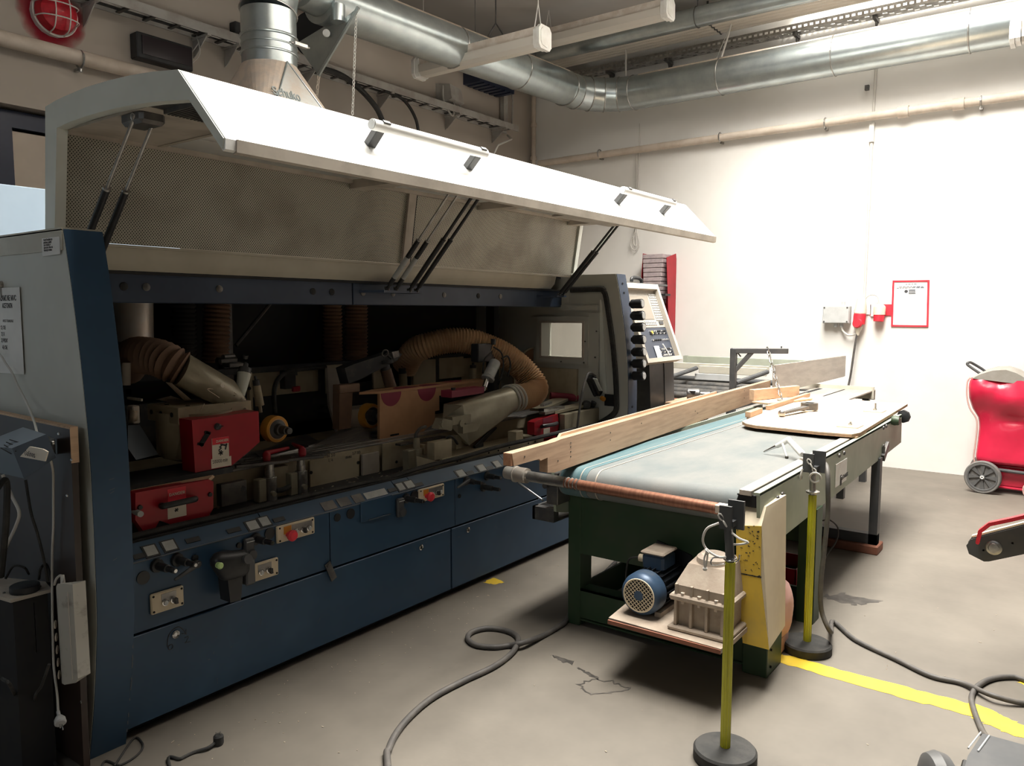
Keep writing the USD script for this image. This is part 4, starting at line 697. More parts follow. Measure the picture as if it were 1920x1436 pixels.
obj('head_plate', [box((3.785, 1.01, 0.885), (3.797, 1.06, 0.975)), box((3.835, 0.97, 0.88), (3.847, 1.03, 0.985)), box((3.79, 0.995, 0.90), (3.84, 1.02, 0.915))], 'charcoal', p2)
obj('hook_chain', chain((3.78, 1.035, 0.95), (3.79, 1.0, 0.885), 0.004, 0.022) + [ring((3.785, 1.0, 0.865), (1, 0.2, 0.2), 0.024, 0.005, 18, 6), tube(spline([(3.785, 1.06, 0.90), (3.78, 1.065, 0.87), (3.785, 1.068, 0.845)], 5), 0.005, 6)], 'cable_white', p2)

# ---------------------------------------------------------------- hoses and cables on the floor
def floor_line(px, r): return None
put(obj('air_hose', tube(spline([(4.06, 1.10, 0.895), (4.0, 1.02, 0.90), (3.92, 0.98, 0.88), (3.885, 0.965, 0.80), (3.88, 0.96, 0.68), (3.86, 0.965, 0.50), (3.84, 0.97, 0.33), (3.84, 0.96, 0.20), (3.86, 0.92, 0.10), (4.208, 0.993, 0.02), (4.05, 0.844, 0.012), (3.933, 0.64, 0.012), (3.842, 0.481, 0.012), (3.845, 0.355, 0.013), (3.756, 0.233, 0.03), (3.802, 0.116, 0.012), (3.9, 0.0, 0.012), (4.2, -0.3, 0.012)], 10), 0.0115, 12), 'cable_grey'), 'grey air hose from the blow gun down the rear post and across the floor', 'hose')
put(obj('power_cable', tube(spline([(2.95, 0.14, 0.10), (3.278, 0.198, 0.05), (3.439, 0.242, 0.014), (3.614, 0.289, 0.012), (3.738, 0.309, 0.012), (3.864, 0.296, 0.013), (3.981, 0.251, 0.012), (4.053, 0.179, 0.012), (4.067, 0.11, 0.012), (4.3, 0.05, 0.012), (4.6, -0.4, 0.012)], 10), 0.0115, 12), 'cable_grey'), 'dark power cable looping on the floor from the black case at the right edge', 'cable')
put(obj('floor_hose', tube(spline([(1.35, 1.35, 0.014), (1.882, 1.945, 0.014), (1.96, 2.018, 0.014), (2.067, 2.08, 0.014), (2.207, 2.128, 0.014), (2.365, 2.153, 0.014), (2.547, 2.143, 0.014), (2.732, 2.121, 0.014), (2.888, 2.136, 0.014), (2.996, 2.173, 0.022), (3.073, 2.238, 0.014), (3.094, 2.332, 0.014), (3.056, 2.418, 0.014), (2.975, 2.448, 0.014), (2.901, 2.415, 0.014), (2.867, 2.335, 0.014), (2.899, 2.251, 0.014), (2.961, 2.199, 0.014), (2.988, 2.138, 0.034), (3.143, 2.133, 0.014), (3.286, 2.13, 0.014), (3.392, 2.141, 0.014), (3.7, 2.25, 0.014), (4.4, 2.4, 0.014)], 10), 0.0135, 12), 'cable_grey'), 'thick grey hose looped on the open floor in front of the blue machine', 'hose')
put(obj('thin_cable', tube(spline([(5.553, 1.415, 0.2), (5.41, 1.324, 0.25), (5.499, 1.292, 0.18), (5.449, 1.287, 0.1), (5.274, 1.308, 0.03), (5.056, 1.264, 0.008), (4.81, 1.243, 0.006), (4.603, 1.278, 0.006), (4.378, 1.296, 0.006), (4.1, 1.35, 0.006)], 8), 0.005, 7), 'cable_grey'), 'thin brown cable trailing under the conveyor behind the rear post', 'cable')
t = thing('floor_plug', 'black plug with short cable lying on the floor by the blue end panel', 'plug', (1.621, 2.594, 0))
PP = V(*(1.613, 2.581, 0))
obj('plug_body', [lathe([(0.017, 0), (0.019, 0.006), (0.019, 0.032), (0.014, 0.038)], PP + V(0, 0, 0.002), (0, 0, 1), 18)], 'black_rubber', t)
obj('pin', [cyl(PP + V(dx, dy, 0.038), PP + V(dx, dy, 0.052), 0.0024, n=8) for dx, dy in ((0.006, -0.004), (-0.006, 0.004))], 'steel', t)
obj('cable', tube(spline([PP + V(-0.012, 0.0, 0.016), (1.565, 2.575, 0.012), (1.524, 2.599, 0.006), (1.471, 2.6, 0.006), (1.42, 2.59, 0.006), (1.2, 1.9, 0.006)], 8), 0.006, 8), 'black_rubber', t)
put(obj('floor_cable', tube(spline([(1.30, 2.75, 0.006), (1.436, 2.874, 0.005), (1.442, 2.822, 0.005), (1.417, 2.776, 0.005), (1.369, 2.747, 0.005), (1.317, 2.742, 0.005), (1.267, 2.777, 0.005), (1.0, 2.2, 0.005)], 8), 0.004, 7), 'black_rubber'), 'thin black cable curling round the foot of the blue end panel', 'cable')

# ---------------------------------------------------------------- red trolley by the wall
t = thing('red_trolley', 'tall red two-wheeled trolley bag standing by the white wall', 'trolley', (8.4, 0.5, 0))
lev = [(0.27, 0.755, 0.20), (0.33, 0.765, 0.20), (0.45, 0.757, 0.185), (0.60, 0.752, 0.17), (0.68, 0.765, 0.18), (0.76, 0.815, 0.21), (0.86, 0.843, 0.235), (0.96, 0.85, 0.24), (1.02, 0.845, 0.235), (1.05, 0.825, 0.228), (1.065, 0.80, 0.22)]
rings_, nn = [], 40
for z, y0, hd in lev:
    y1 = 0.08 + 0.25 * max(0, z - 0.9); cy, hw = (y0 + y1) / 2, (y0 - y1) / 2
    for a in np.linspace(0, 2 * math.pi, nn, endpoint=False):
        ca, sa = math.cos(a), math.sin(a); s_ = (abs(ca) ** 9 + abs(sa) ** 9) ** (-1 / 9)
        rings_.append([8.42 - hd * sa * s_, cy + hw * ca * s_, z])
rg = np.array(rings_); 
rg[:, 0] += 0.05 * (meshkit.fbm(rg * V(3, 4, 5), 3, 2) - 0.5) * (rg[:, 0] < 8.42)
for (yc, zc, dy, dz, k_) in ((0.55, 0.70, 0.25, 0.035, 0.05), (0.70, 0.96, 0.14, 0.06, -0.03), (0.62, 1.04, 0.08, 0.05, 0.05), (0.45, 0.83, 0.2, 0.05, -0.035)):
    rg[:, 0] += k_ * np.exp(-((rg[:, 1] - yc) / dy) ** 2 - ((rg[:, 2] - zc - 0.25 * (rg[:, 1] - yc)) / dz) ** 2) * (rg[:, 0] < 8.42)
m_ = len(lev); fc = [(i * nn + j, i * nn + (j + 1) % nn, (i + 1) * nn + (j + 1) % nn) for i in range(m_ - 1) for j in range(nn)] + [(i * nn + j, (i + 1) * nn + (j + 1) % nn, (i + 1) * nn + j) for i in range(m_ - 1) for j in range(nn)]
bag = trimesh.Trimesh(np.vstack([rg, rg[:nn].mean(0), rg[-nn:].mean(0)]), fc + [(len(rg), (j + 1) % nn, j) for j in range(nn)] + [(len(rg) + 1, (m_ - 1) * nn + j, (m_ - 1) * nn + (j + 1) % nn) for j in range(nn)], process=False)
bag = bag.subdivide(); trimesh.smoothing.filter_taubin(bag, iterations=2)
obj('bag', bag, 'bag_red', t, smooth=True)
obj('piping', [tube(spline([(8.25, y0 + 0.012, z) for z, y0, hd in lev[:-1]], 4), 0.007, 6), tube(spline([(8.22, 0.835, 1.045), (8.22, 0.74, 1.09), (8.23, 0.6, 1.11), (8.24, 0.45, 1.085)], 5), 0.006, 6)], 'bag_piping', t)
obj('flap', hull([(x_, y_, z_) for x_, e_ in ((8.195, 0.0), (8.22, 0.012), (8.62, 0.012), (8.645, 0.0)) for y_, z_ in ((0.815, 1.045 + e_), (0.76, 1.085 + e_), (0.66, 1.125 + e_), (0.56, 1.135 + e_), (0.48, 1.11 + e_), (0.40, 1.05 + e_), (0.30, 1.0 + e_))]), 'bag_grey', t)
obj('handle', tube(spline([(8.30, 0.76, 1.08), (8.30, 0.85, 1.145), (8.30, 0.875, 1.17), (8.31, 0.86, 1.185), (8.36, 0.84, 1.175), (8.40, 0.76, 1.12), (8.42, 0.72, 1.08)], 6), 0.012, 10), 'charcoal', t)
obj('frame_bar', [tube([(8.28, 0.79, 0.24), (8.28, 0.12, 0.20)], 0.015, 10), tube([(8.28, 0.70, 0.06), (8.28, 0.12, 0.05)], 0.012, 10), box((8.30, 0.15, 0.05), (8.56, 0.74, 0.27), 0.02)], 'bag_red', t)
obj('frame_bar', tube([(8.24, 0.72, 0.225), (8.24, 0.12, 0.205)], 0.016, 10), 'charcoal', t)
def wheel(o, d, R, nsp=8):
    o = np.asarray(o, float); d = unit(d); u, v, _ = basis(d)
    w = obj('wheel', lathe([(R * 0.1, -0.003), (R * 0.79, -0.003), (R * 0.80, -0.022), (R * 0.95, -0.025), (R, -0.015), (R, 0.02), (R * 0.8, 0.025)], o, d, 40), 'tyre_grey', t)
    obj('rim', [ring(o - d * 0.018, d, R * 0.80, R * 0.06, 36, 6), cyl(o - d * 0.022, o, R * 0.16)] + [hull([o - d * h + (u * math.cos(a + e) + v * math.sin(a + e)) * q for h in (0.018, 0.004) for e, q in ((-0.18, R * 0.78), (0.18, R * 0.78), (-0.1, R * 0.1), (0.1, R * 0.1))]) for a in np.linspace(0, 2 * math.pi, nsp, endpoint=False)], 'hub_grey', w)
    obj('hub_cap', ring(o - d * 0.028, d, R * 0.075, R * 0.04, 16, 6), 'plastic_white', w)
wheel((8.18, 0.69, 0.149), (1, -0.10, 0), 0.149); wheel((8.62, 0.69, 0.149), (-1, 0.1, 0), 0.149)
obj('caster', [lathe([(0.08, 0), (0.088, 0.02), (0.088, 0.05), (0.06, 0.06)], (8.10, 0.29, 0.09), (1, 0, 0), 28)], 'plastic_grey', t); obj('caster_rim', ring((8.10, 0.29, 0.09), (1, 0, 0), 0.083, 0.007, 30, 6), 'bag_piping', t)

# ---------------------------------------------------------------- sander arm and black case at the right edge
t = thing('belt_sander', 'grey metal machine arm with a red belt on a stand at the right edge', 'belt sander', (4.2, 0.0, 0))
av = unit(V(0, -0.235, 0.115)); aw = np.cross(V(1, 0, 0), av)
A0 = V(4.2, 0.36, 0.52)
arm = sg.Polygon([(-0.035, 0.0), (-0.03, 0.04), (0.0, 0.062), (0.9, 0.062), (0.9, -0.06), (0.3, -0.055), (0.2, -0.06), (0.03, -0.055), (0.01, -0.05)])
obj('side_plate', prism(arm, 0.0, 0.008, A0, av, -aw if aw[2] < 0 else aw), 'charcoal', t); obj('side_plate', prism(arm, 0.0, 0.008, A0 + V(0.07, 0, 0), av, -aw if aw[2] < 0 else aw), 'charcoal', t)
wv = -aw if aw[2] < 0 else aw
obj('pulley', [lathe([(0.034, 0), (0.034, 0.008), (0.028, 0.012)], A0 + av * 0.075 - V(0.003, 0, 0) * 1, (-1, 0, 0), 24), lathe([(0.027, 0.012), (0.02, 0.018), (0.006, 0.019)], A0 + av * 0.075, (-1, 0, 0), 20)], 'steel', t)
obj('bearing_plate', prism(sg.Point(0.085, 0.0).buffer(0.055).union(sg.box(0.0, 0.03, 0.085, 0.055)), -0.004, 0.0, A0, av, wv), 'steel_dark', t)
for q in (0.155, 0.03): obj('rivet', lathe([(0.007, 0), (0.005, 0.004)], A0 + av * q + wv * 0.0 - V(0.004, 0, 0), (-1, 0, 0), 10), 'steel', t)
obj('rivet', lathe([(0.012, 0), (0.012, 0.004), (0.006, 0.005)], A0 + av * 0.24 + wv * 0.01 - V(0.001, 0, 0), (-1, 0, 0), 14), 'chrome', t)
obj('edge_trim', [obox(A0 + av * 0.40 + wv * 0.072 + V(0.01, 0, 0), av, (1, 0, 0), 0.78, 0.03, 0.008)], 'guard_cream', t)
obj('red_belt', prism(sg.LineString([(0.03, 0.05), (0.06, 0.095), (0.11, 0.115), (0.2, 0.11), (0.9, 0.09)]).buffer(0.008), 0.02, 0.06, A0, av, wv), 'lens_red', t)
obj('drive_belt', prism(sg.LineString([(0.2, -0.06), (0.4, -0.085), (0.9, -0.09)]).buffer(0.008), 0.02, 0.05, A0, av, wv), 'black_rubber', t)
obj('stand', [box((4.16, -0.48, 0.0), (4.32, -0.42, 0.86)), box((4.05, -0.6, 0.0), (4.42, -0.3, 0.03))], 'charcoal', t)
t = thing('black_case', 'black metal case on the floor at the bottom right edge', 'case', (3.0, 0.05, 0))
cs = [(2.925, 0.205), (2.745, 0.228), (2.40, 0.23), (2.40, -0.5), (2.93, -0.5)]
obj('body', prism_z(sg.Polygon(cs).buffer(-0.006).buffer(0.006), 0.0, 0.25), 'charcoal', t); obj('corner_trim', [tube([(2.918, 0.185, 0.252), (2.79, 0.205, 0.252)], 0.003, 6), tube([(2.925, 0.21, 0.252), (2.79, 0.232, 0.252)], 0.003, 6)], 'plastic_grey', t)
obj('lid_edge', box((2.40, -0.5, 0.225), (2.745, 0.242, 0.236), 0.004), 'black_plastic', t)
t = thing('rubber_wheel', 'dark rounded rubber wheel at the bottom edge beside the black case', 'wheel', (2.93, 0.32, 0))
obj('tyre', lathe([(0.02, -0.05), (0.065, -0.045), (0.09, -0.03), (0.10, 0), (0.09, 0.03), (0.065, 0.045), (0.02, 0.05)], (2.80, 0.31, 0.10), (0.6, -1, 0), 32), 'hub_grey', t); obj('axle', cyl((2.70, 0.46, 0.10), (2.95, 0.05, 0.10), 0.015), 'steel_dark', t)

# ---------------------------------------------------------------- wood shavings on the floor
rng = np.random.default_rng(31); fl_ = []
spots = [((3.2, 2.72), 0.5, 0.12, 45), ((2.2, 2.65), 0.55, 0.10, 30), ((1.7, 2.55), 0.25, 0.2, 34), ((3.2, 1.3), 1.3, 0.8, 30), ((5.0, 0.8), 1.5, 0.7, 30), ((1.0, 2.2), 0.3, 0.3, 20), ((7.5, 0.9), 0.7, 0.4, 20)]
for (cx, cy), sx, sy, k in spots:
    for _ in range(k):
        o = V(cx + rng.normal(0, sx), cy + rng.normal(0, sy), 0.002)
        if o[1] > 2.85 or o[0] > 8.7: continue
        a = rng.uniform(0, 6.3); fl_.append(obox(o, (math.cos(a), math.sin(a), rng.normal(0, 0.15)), (-math.sin(a), math.cos(a), 0), rng.uniform(0.002, 0.009) * rng.choice((0.6, 1, 1.6)), rng.uniform(0.0015, 0.004), 0.0012))
put(obj('wood_shavings', fl_, 'shaving', kind='stuff'), 'pale wood chips and shavings scattered over the concrete floor', 'wood shavings')

# ---------------------------------------------------------------- the four-sided planer
mat('planer_cream', (0.50, 0.47, 0.385), (0.43, 0.40, 0.32), scale=3, rough=0.5, detail=7)
mat('planer_grey', (0.52, 0.52, 0.465), (0.47, 0.47, 0.42), scale=2, rough=0.5, detail=7)
mat('planer_blue', (0.022, 0.060, 0.115), (0.032, 0.080, 0.145), scale=3.5, lo=0.45, hi=0.75, rough=0.42, detail=8)
mat('beam_blue', (0.025, 0.04, 0.075), (0.035, 0.055, 0.095), scale=4, rough=0.5)
mat('hood_white', (0.90, 0.90, 0.88), (0.87, 0.87, 0.84), scale=2.5, rough=0.4)
mat('rim_grey', (0.70, 0.72, 0.66), (0.64, 0.66, 0.60), scale=3, rough=0.5)
mat('lip_grime', (0.50, 0.45, 0.385), (0.40, 0.355, 0.30), scale=6, rough=0.6)
mat('table_cream', (0.46, 0.40, 0.28), (0.34, 0.28, 0.185), scale=6, lo=0.4, hi=0.7, rough=0.6, detail=9)
mat('bed_steel', (0.26, 0.255, 0.25), (0.36, 0.34, 0.32), scale=10, stretch=(1, 8, 1), rough=0.38, metal=0.6)
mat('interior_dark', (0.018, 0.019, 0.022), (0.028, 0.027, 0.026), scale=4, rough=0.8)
mat('chip_pan', (0.028, 0.03, 0.033), (0.06, 0.055, 0.05), scale=14, lo=0.5, hi=0.7, rough=0.7)
mat('hose_tan', (0.50, 0.32, 0.17), (0.42, 0.26, 0.14), scale=5, rough=0.5)
mat('hose_brown', (0.22, 0.13, 0.08), (0.17, 0.10, 0.065), scale=6, rough=0.6)
mat('chute_olive', (0.36, 0.325, 0.235), (0.28, 0.25, 0.18), scale=5, rough=0.38, metal=0.25)
mat('wheel_orange', (0.72, 0.33, 0.045), (0.62, 0.27, 0.04), scale=8, rough=0.45)
mat('mdf', (0.50, 0.27, 0.14), (0.45, 0.24, 0.12), scale=10, rough=0.7)
mat('magenta_paint', (0.27, 0.025, 0.055), (0.23, 0.02, 0.05), scale=8, rough=0.6)
mat('sticker_white', (0.66, 0.60, 0.50), rough=0.6)
mat('sticker_silver', (0.42, 0.43, 0.42), (0.36, 0.37, 0.36), scale=20, rough=0.4)
mat('orange_label', (0.62, 0.25, 0.03), rough=0.5)
mat('green_tip', (0.45, 0.62, 0.25), rough=0.5)
mat('device_slate', (0.075, 0.095, 0.12), (0.09, 0.11, 0.135), scale=5, rough=0.4)
mat('board_brown', (0.030, 0.019, 0.016), (0.042, 0.028, 0.023), scale=4, rough=0.35)
mat('blue_panel', (0.46, 0.58, 0.70), (0.42, 0.54, 0.66), scale=2, rough=0.4)
mat('strip_dirty', (0.42, 0.41, 0.37), (0.24, 0.22, 0.19), scale=14, lo=0.55, hi=0.72, rough=0.6)
mat('screen_beige', (0.26, 0.225, 0.185), rough=0.25)
mat('keypad', (0.40, 0.375, 0.335), (0.35, 0.33, 0.295), scale=60, rough=0.5)
mat('console_navy', (0.05, 0.06, 0.085), rough=0.5)
# perforated sheet: rows of small round holes in object space
MATS['perforated'] = usdkit.material(stage, '/World/Looks/perforated', {'tc': ('texture_coordinate', {}), 's': ('separate_xyz', {}),
    'mx': ('math', {'math_type': 'multiply', 'value2': 2 * math.pi / 0.0125}), 'mz': ('math', {'math_type': 'multiply', 'value2': 2 * math.pi / 0.0145}), 'sx': ('math', {'math_type': 'sine'}), 'sz': ('math', {'math_type': 'sine'}),
    'mu': ('math', {'math_type': 'multiply'}), 'r': ('rgb_ramp', {'ramp': [(0, (0, 0, 0)), (0.30, (0, 0, 0)), (0.45, (1, 1, 1)), (1, (1, 1, 1))]}), 'n': ('noise_texture', {'scale': 5.0, 'detail': 6.0}), 'cr': ('rgb_ramp', {'ramp': [(0, (0.44, 0.42, 0.35)), (0.42, (0.44, 0.42, 0.35)), (0.65, (0.33, 0.305, 0.25)), (1, (0.33, 0.305, 0.25))]}),
    'mix': ('mix', {'color2': (0.03, 0.03, 0.026)}), 'p': ('principled_bsdf', {'roughness': 0.5, 'metallic': 0.2})},
    [('tc.object', 's.vector'), ('tc.object', 'n.vector'), ('s.x', 'mx.value1'), ('s.z', 'mz.value1'), ('mx.value', 'sx.value1'), ('mz.value', 'sz.value1'), ('sx.value', 'mu.value1'), ('sz.value', 'mu.value2'), ('mu.value', 'r.fac'), ('n.fac', 'cr.fac'), ('cr.color', 'mix.color1'), ('r.color', 'mix.fac'), ('mix.color', 'p.base_color')], surface='p.BSDF')

pl = thing('planer_moulder', 'long blue and grey four-sided planer with its white hood raised', 'planing machine', (1.27, 2.9, 0))
XA, XB, XC, XD = 1.27, 1.405, 5.20, 5.325
front = [(2.872, 0.0), (2.835, 0.15), (2.802, 0.297), (2.772, 0.484), (2.760, 0.604), (2.753, 0.913), (2.756, 1.149), (2.769, 1.325), (2.789, 1.499), (2.829, 1.747), (2.868, 1.932)]
def curve_y(z): return float(np.interp(z, [p[1] for p in front], [p[0] for p in front]))
sp_ = spline([(0, y, z) for y, z in front], 4)[:, 1:]
endp = obj('end_panel', prism_x(list(map(tuple, sp_ + [0.004, 0])) + [(4.3, 1.932), (4.3, 0)], XA, XB - 0.004), 'planer_grey', pl, label='grey infeed end panel')
obj('front_trim', prism_x(list(map(tuple, sp_)) + [tuple(q) for q in (sp_ + [0.05, 0])[::-1]], XA + 0.002, XB), 'planer_blue', endp, label='curved blue front of the end panel', smooth=30)
obj('top_trim', [box((XA - 0.004, 2.872, 1.86), (XA, 4.3, 1.932)), box((XA - 0.004, 2.872, 1.928), (XB - 0.004, 4.3, 1.938))], 'planer_cream', endp)
obj('door_bolt', [lathe([(0.016, 0), (0.012, 0.02), (0.008, 0.03)], (XA, 3.40, 1.75), (-1, 0, 0), 12), box((XA - 0.012, 3.39, 1.70), (XA, 3.41, 1.75))], 'steel', endp)
# outfeed end panel with sealed opening
outer = list(map(tuple, sp_)) + [(4.3, 1.932), (4.3, 0)]
win = sg.Polygon([(3.134, 1.285), (3.134, 1.567), (3.527, 1.565), (3.527, 1.288)])
endq = obj('end_panel', prism_x(sg.Polygon(outer).difference(win), XC, XD), 'planer_grey', pl, label='grey-green outfeed end panel with a window')
obj('front_trim', prism_x(list(map(tuple, sp_ - [0.004, 0])) + [tuple(q) for q in (sp_ + [0.03, 0])[::-1]], XC + 0.004, XD + 0.015), 'beam_blue', endq, smooth=30)
gas = [(3.26, 1.818), (2.995, 1.820), (2.965, 1.80), (2.945, 1.755), (2.905, 1.55), (2.878, 1.384), (2.855, 1.18), (2.845, 1.02), (2.845, 0.91), (2.88, 0.86), (2.97, 0.80), (3.05, 0.76)]
obj('rubber_seal', tube([(XC - 0.012, y, z) for y, z in spline([(0, *q) for q in gas], 4)[:, 1:]], 0.016, 8, 1.4), 'black_rubber', endq)
wf = win.buffer(0.045, join_style=2).difference(win)
obj('window_frame', prism_x(wf, XC - 0.03, XC), 'planer_grey', endq); obj('window_lip', prism_x(win.buffer(0.012, join_style=2).difference(win.buffer(-0.006, join_style=2)), XC - 0.035, XC - 0.03), 'lip_grime', endq)
obj('window_pane', prism_x(win, XD - 0.03, XD - 0.026), 'pane_glass', endq)
obj('cover_sheet', [prism_x([(3.02, 1.66), (3.60, 1.66), (3.60, 1.70), (3.02, 1.70)], XC - 0.012, XC), prism_x([(3.00, 0.98), (3.09, 0.98), (3.09, 1.64), (3.00, 1.64)], XC - 0.02, XC)], 'planer_grey', endq)
obj('inner_sheet', prism_x([(2.93, 1.03), (2.99, 1.03), (3.0, 1.74), (2.985, 1.74)], XC - 0.008, XC), 'rim_grey', endq)
obj('splash_panel', [prism_x([(3.19, 0.95), (3.56, 0.95), (3.56, 1.20), (3.19, 1.20)], XC - 0.025, XC)], 'table_cream', endq)
obj('screw', [cyl((XC - 0.034, y, z), (XC - 0.04, y, z), 0.006, n=8) for y, z in ((3.11, 1.42), (3.33, 1.255), (3.12, 1.255), (3.01, 1.50), (3.02, 1.30))], 'steel_dark', endq, kind='stuff')
obj('dark_recess', prism_x([(2.86, 0.93), (2.95, 0.93), (2.95, 1.02), (2.86, 1.02)], XC - 0.006, XC), 'dark_hole', endq)
for q, qz in zip(((5.186, 2.78, 1.706), (5.212, 2.77, 1.618), (5.23, 2.765, 1.531), (5.232, 2.76, 1.439), (5.232, 2.758, 1.346), (5.224, 2.757, 1.258), (5.218, 2.757, 1.166)), range(7)):
    o = V(5.265, q[1], q[2]); kn = obj('adjusting_knob', lathe([(0.020, 0), (0.022, 0.012), (0.034, 0.016), (0.035, 0.03), (0.033, 0.04), (0.035, 0.05), (0.036, 0.098), (0.031, 0.106)], o, (0, -1, 0.03), 20), 'black_plastic', endq)
    obj('knob_cap', lathe([(0.026, 0.106), (0.025, 0.108)], o, (0, -1, 0.03), 18), 'plastic_grey', endq)
for z_ in (1.86, 1.79, 0.93): obj('trim_screw', cyl((5.265, curve_y(z_) - 0.002, z_), (5.265, curve_y(z_) - 0.009, z_), 0.009, n=10), 'dark_hole', endq)
# base: lower panels, upper control panels, ledge
FY = 2.88
def panel(name, x0, x1, z0, z1, m='planer_blue', y0=FY): return obj(name, box((x0, y0, z0), (x1, y0 + 0.03, z1), 0.003), m, pl)
lp = [panel('lower_panel', XB, 3.312, 0.045, 0.402), panel('lower_panel', 3.322, XC, 0.045, 0.402)]
up_ = [panel('control_panel', XB, 2.425, 0.412, 0.692), panel('control_panel', 2.43, 3.35, 0.412, 0.692), panel('control_panel', 3.355, XC, 0.412, 0.692)]
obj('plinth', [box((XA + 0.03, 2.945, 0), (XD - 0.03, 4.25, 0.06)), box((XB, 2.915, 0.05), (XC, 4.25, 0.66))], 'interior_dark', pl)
led = [(2.88, 0.69), (2.945, 0.748), (2.96, 0.735), (2.90, 0.67)]
for a_, b_ in ((XB, 2.07), (2.075, 2.90), (2.905, 3.02), (3.025, 3.85), (3.855, XC)): obj('ledge', prism_x(led, a_, b_), 'planer_blue', pl)
obj('ledge_edge', tube([(XB, 2.880, 0.690), (XC, 2.880, 0.690)], 0.0035, 6), 'device_slate', pl)
# rubber strip and chip pan
rs = [(1.405, 2.985, 0.762), (1.75, 2.985, 0.764), (1.95, 2.985, 0.760), (2.3, 2.985, 0.762), (2.75, 2.985, 0.758), (2.9, 2.985, 0.752), (3.1, 2.985, 0.765), (3.3, 2.985, 0.772), (3.55, 2.985, 0.775), (3.9, 2.985, 0.788), (4.3, 2.985, 0.790), (5.2, 2.985, 0.79)]
obj('rubber_strip', [tube(spline(rs, 5), 0.014, 8), box((XB, 2.955, 0.70), (XC, 2.975, 0.752))], 'black_rubber', pl)
obj('chip_pan', [box((XB, 2.975, 0.68), (XC, 3.30, 0.715)), box((XB, 2.96, 0.68), (XC, 2.985, 0.75))], 'chip_pan', pl)
rng = np.random.default_rng(8)
obj('pan_chips', [obox(V(rng.uniform(1.5, 3.3), rng.uniform(2.99, 3.28), 0.717), (math.cos(k), math.sin(k), 0.1), (0, 0, 1), rng.uniform(0.006, 0.02), 0.002, rng.uniform(0.003, 0.009)) for k in range(90)] + [hull([(1.98, 3.06, 0.717), (2.16, 3.05, 0.717), (2.10, 3.16, 0.717), (2.0, 3.14, 0.73), (2.08, 3.1, 0.735)])], 'shaving', pl, kind='stuff')
obj('wood_scrap', [hull([(1.93, 3.0, 0.716), (2.08, 3.0, 0.716), (1.95, 3.12, 0.716), (2.06, 3.1, 0.73)]), hull([(2.56, 3.02, 0.716), (2.66, 3.0, 0.716), (2.60, 3.06, 0.716), (2.66, 3.05, 0.72)]), hull([(3.05, 3.02, 0.716), (3.3, 3.02, 0.716), (3.1, 3.1, 0.716), (3.3, 3.1, 0.72)])], 'shaving', pl)
# housing shell: dark inner walls, roof, rear cabinet, beams
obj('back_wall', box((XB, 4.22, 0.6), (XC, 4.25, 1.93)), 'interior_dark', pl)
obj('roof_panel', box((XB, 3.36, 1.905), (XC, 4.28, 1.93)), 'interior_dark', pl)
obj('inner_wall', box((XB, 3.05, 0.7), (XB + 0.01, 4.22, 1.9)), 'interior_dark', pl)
bm = obj('front_beam', [box((XB, 3.35, 1.685), (3.02, 3.42, 1.812), 0.004), box((3.026, 3.35, 1.685), (XC, 3.42, 1.812), 0.004)], 'beam_blue', pl)
for x_ in (1.72, 1.82, 2.18, 2.74, 2.87, 3.10, 3.34, 3.80, 4.15, 4.40): obj('beam_bolt', lathe([(0.018, 0), (0.018, 0.003), (0.010, 0.006)], (x_, 3.35, 1.755), (0, -1, 0), 12), 'interior_dark' if x_ in (1.72, 2.74, 2.87, 4.15) else 'steel_dark', bm)
obj('cream_beam', [prism_x([(3.345, 1.812), (3.30, 1.86), (3.285, 1.918), (3.36, 1.922), (3.42, 1.85), (3.42, 1.812)], XB, 5.02), box((XB, 3.268, 1.915), (XC, 3.29, 1.926))], 'planer_cream', pl)
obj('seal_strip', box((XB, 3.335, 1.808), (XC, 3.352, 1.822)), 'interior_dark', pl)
rng = np.random.default_rng(3)
# ---- hood
hood = obj('hood', prism_x([(3.26, 2.42), (3.27, 1.93), (3.285, 1.93), (3.275, 2.43), (3.14, 2.437), (2.95, 2.4375), (2.79, 2.4355), (2.55, 2.428), (2.338, 2.403), (2.109, 2.166), (2.112, 2.135), (2.124, 2.130), (2.132, 2.138), (2.122, 2.164), (2.346, 2.394), (2.55, 2.418), (2.79, 2.425), (2.95, 2.427), (3.14, 2.427)], 1.41, 5.24), 'hood_white', pl, label='white hood raised above the machine', smooth=15)
ro = [(1.41, 3.326, 1.949), (1.41, 3.268, 2.431), (1.41, 3.174, 2.441), (1.41, 3.07, 2.446), (1.41, 2.941, 2.45), (1.41, 2.781, 2.446), (1.41, 2.631, 2.438), (1.41, 2.491, 2.425), (1.41, 2.344, 2.406), (1.41, 2.113, 2.166), (1.41, 2.12, 2.136)]
ri = [(1.41, 2.123, 2.136), (1.41, 2.288, 2.304), (1.41, 2.367, 2.315), (1.41, 2.499, 2.33), (1.41, 2.639, 2.341), (1.41, 2.79, 2.348), (1.41, 2.951, 2.35), (1.41, 3.081, 2.347), (1.41, 3.182, 2.34), (1.41, 3.245, 1.945)]
rimpoly = [(p[1], p[2]) for p in ro] + [(p[1], p[2]) for p in ri]
obj('hood_rim', prism_x(rimpoly, 1.405, 1.445), 'rim_grey', hood, smooth=15); obj('hood_rim', prism_x(rimpoly, 5.20, 5.245), 'rim_grey', hood, smooth=15)
obj('hood_lip', prism_x([(2.105, 2.168), (2.108, 2.130), (2.126, 2.126), (2.126, 2.134), (2.116, 2.140), (2.114, 2.168)], 1.447, 5.24), 'lip_grime', hood)
False and obj('lip_patch', [box((1.9 + k * 0.31, 2.104, 2.135), (1.93 + k * 0.31, 2.107, 2.16)) for k in range(10)], 'planer_cream', hood, kind='stuff')
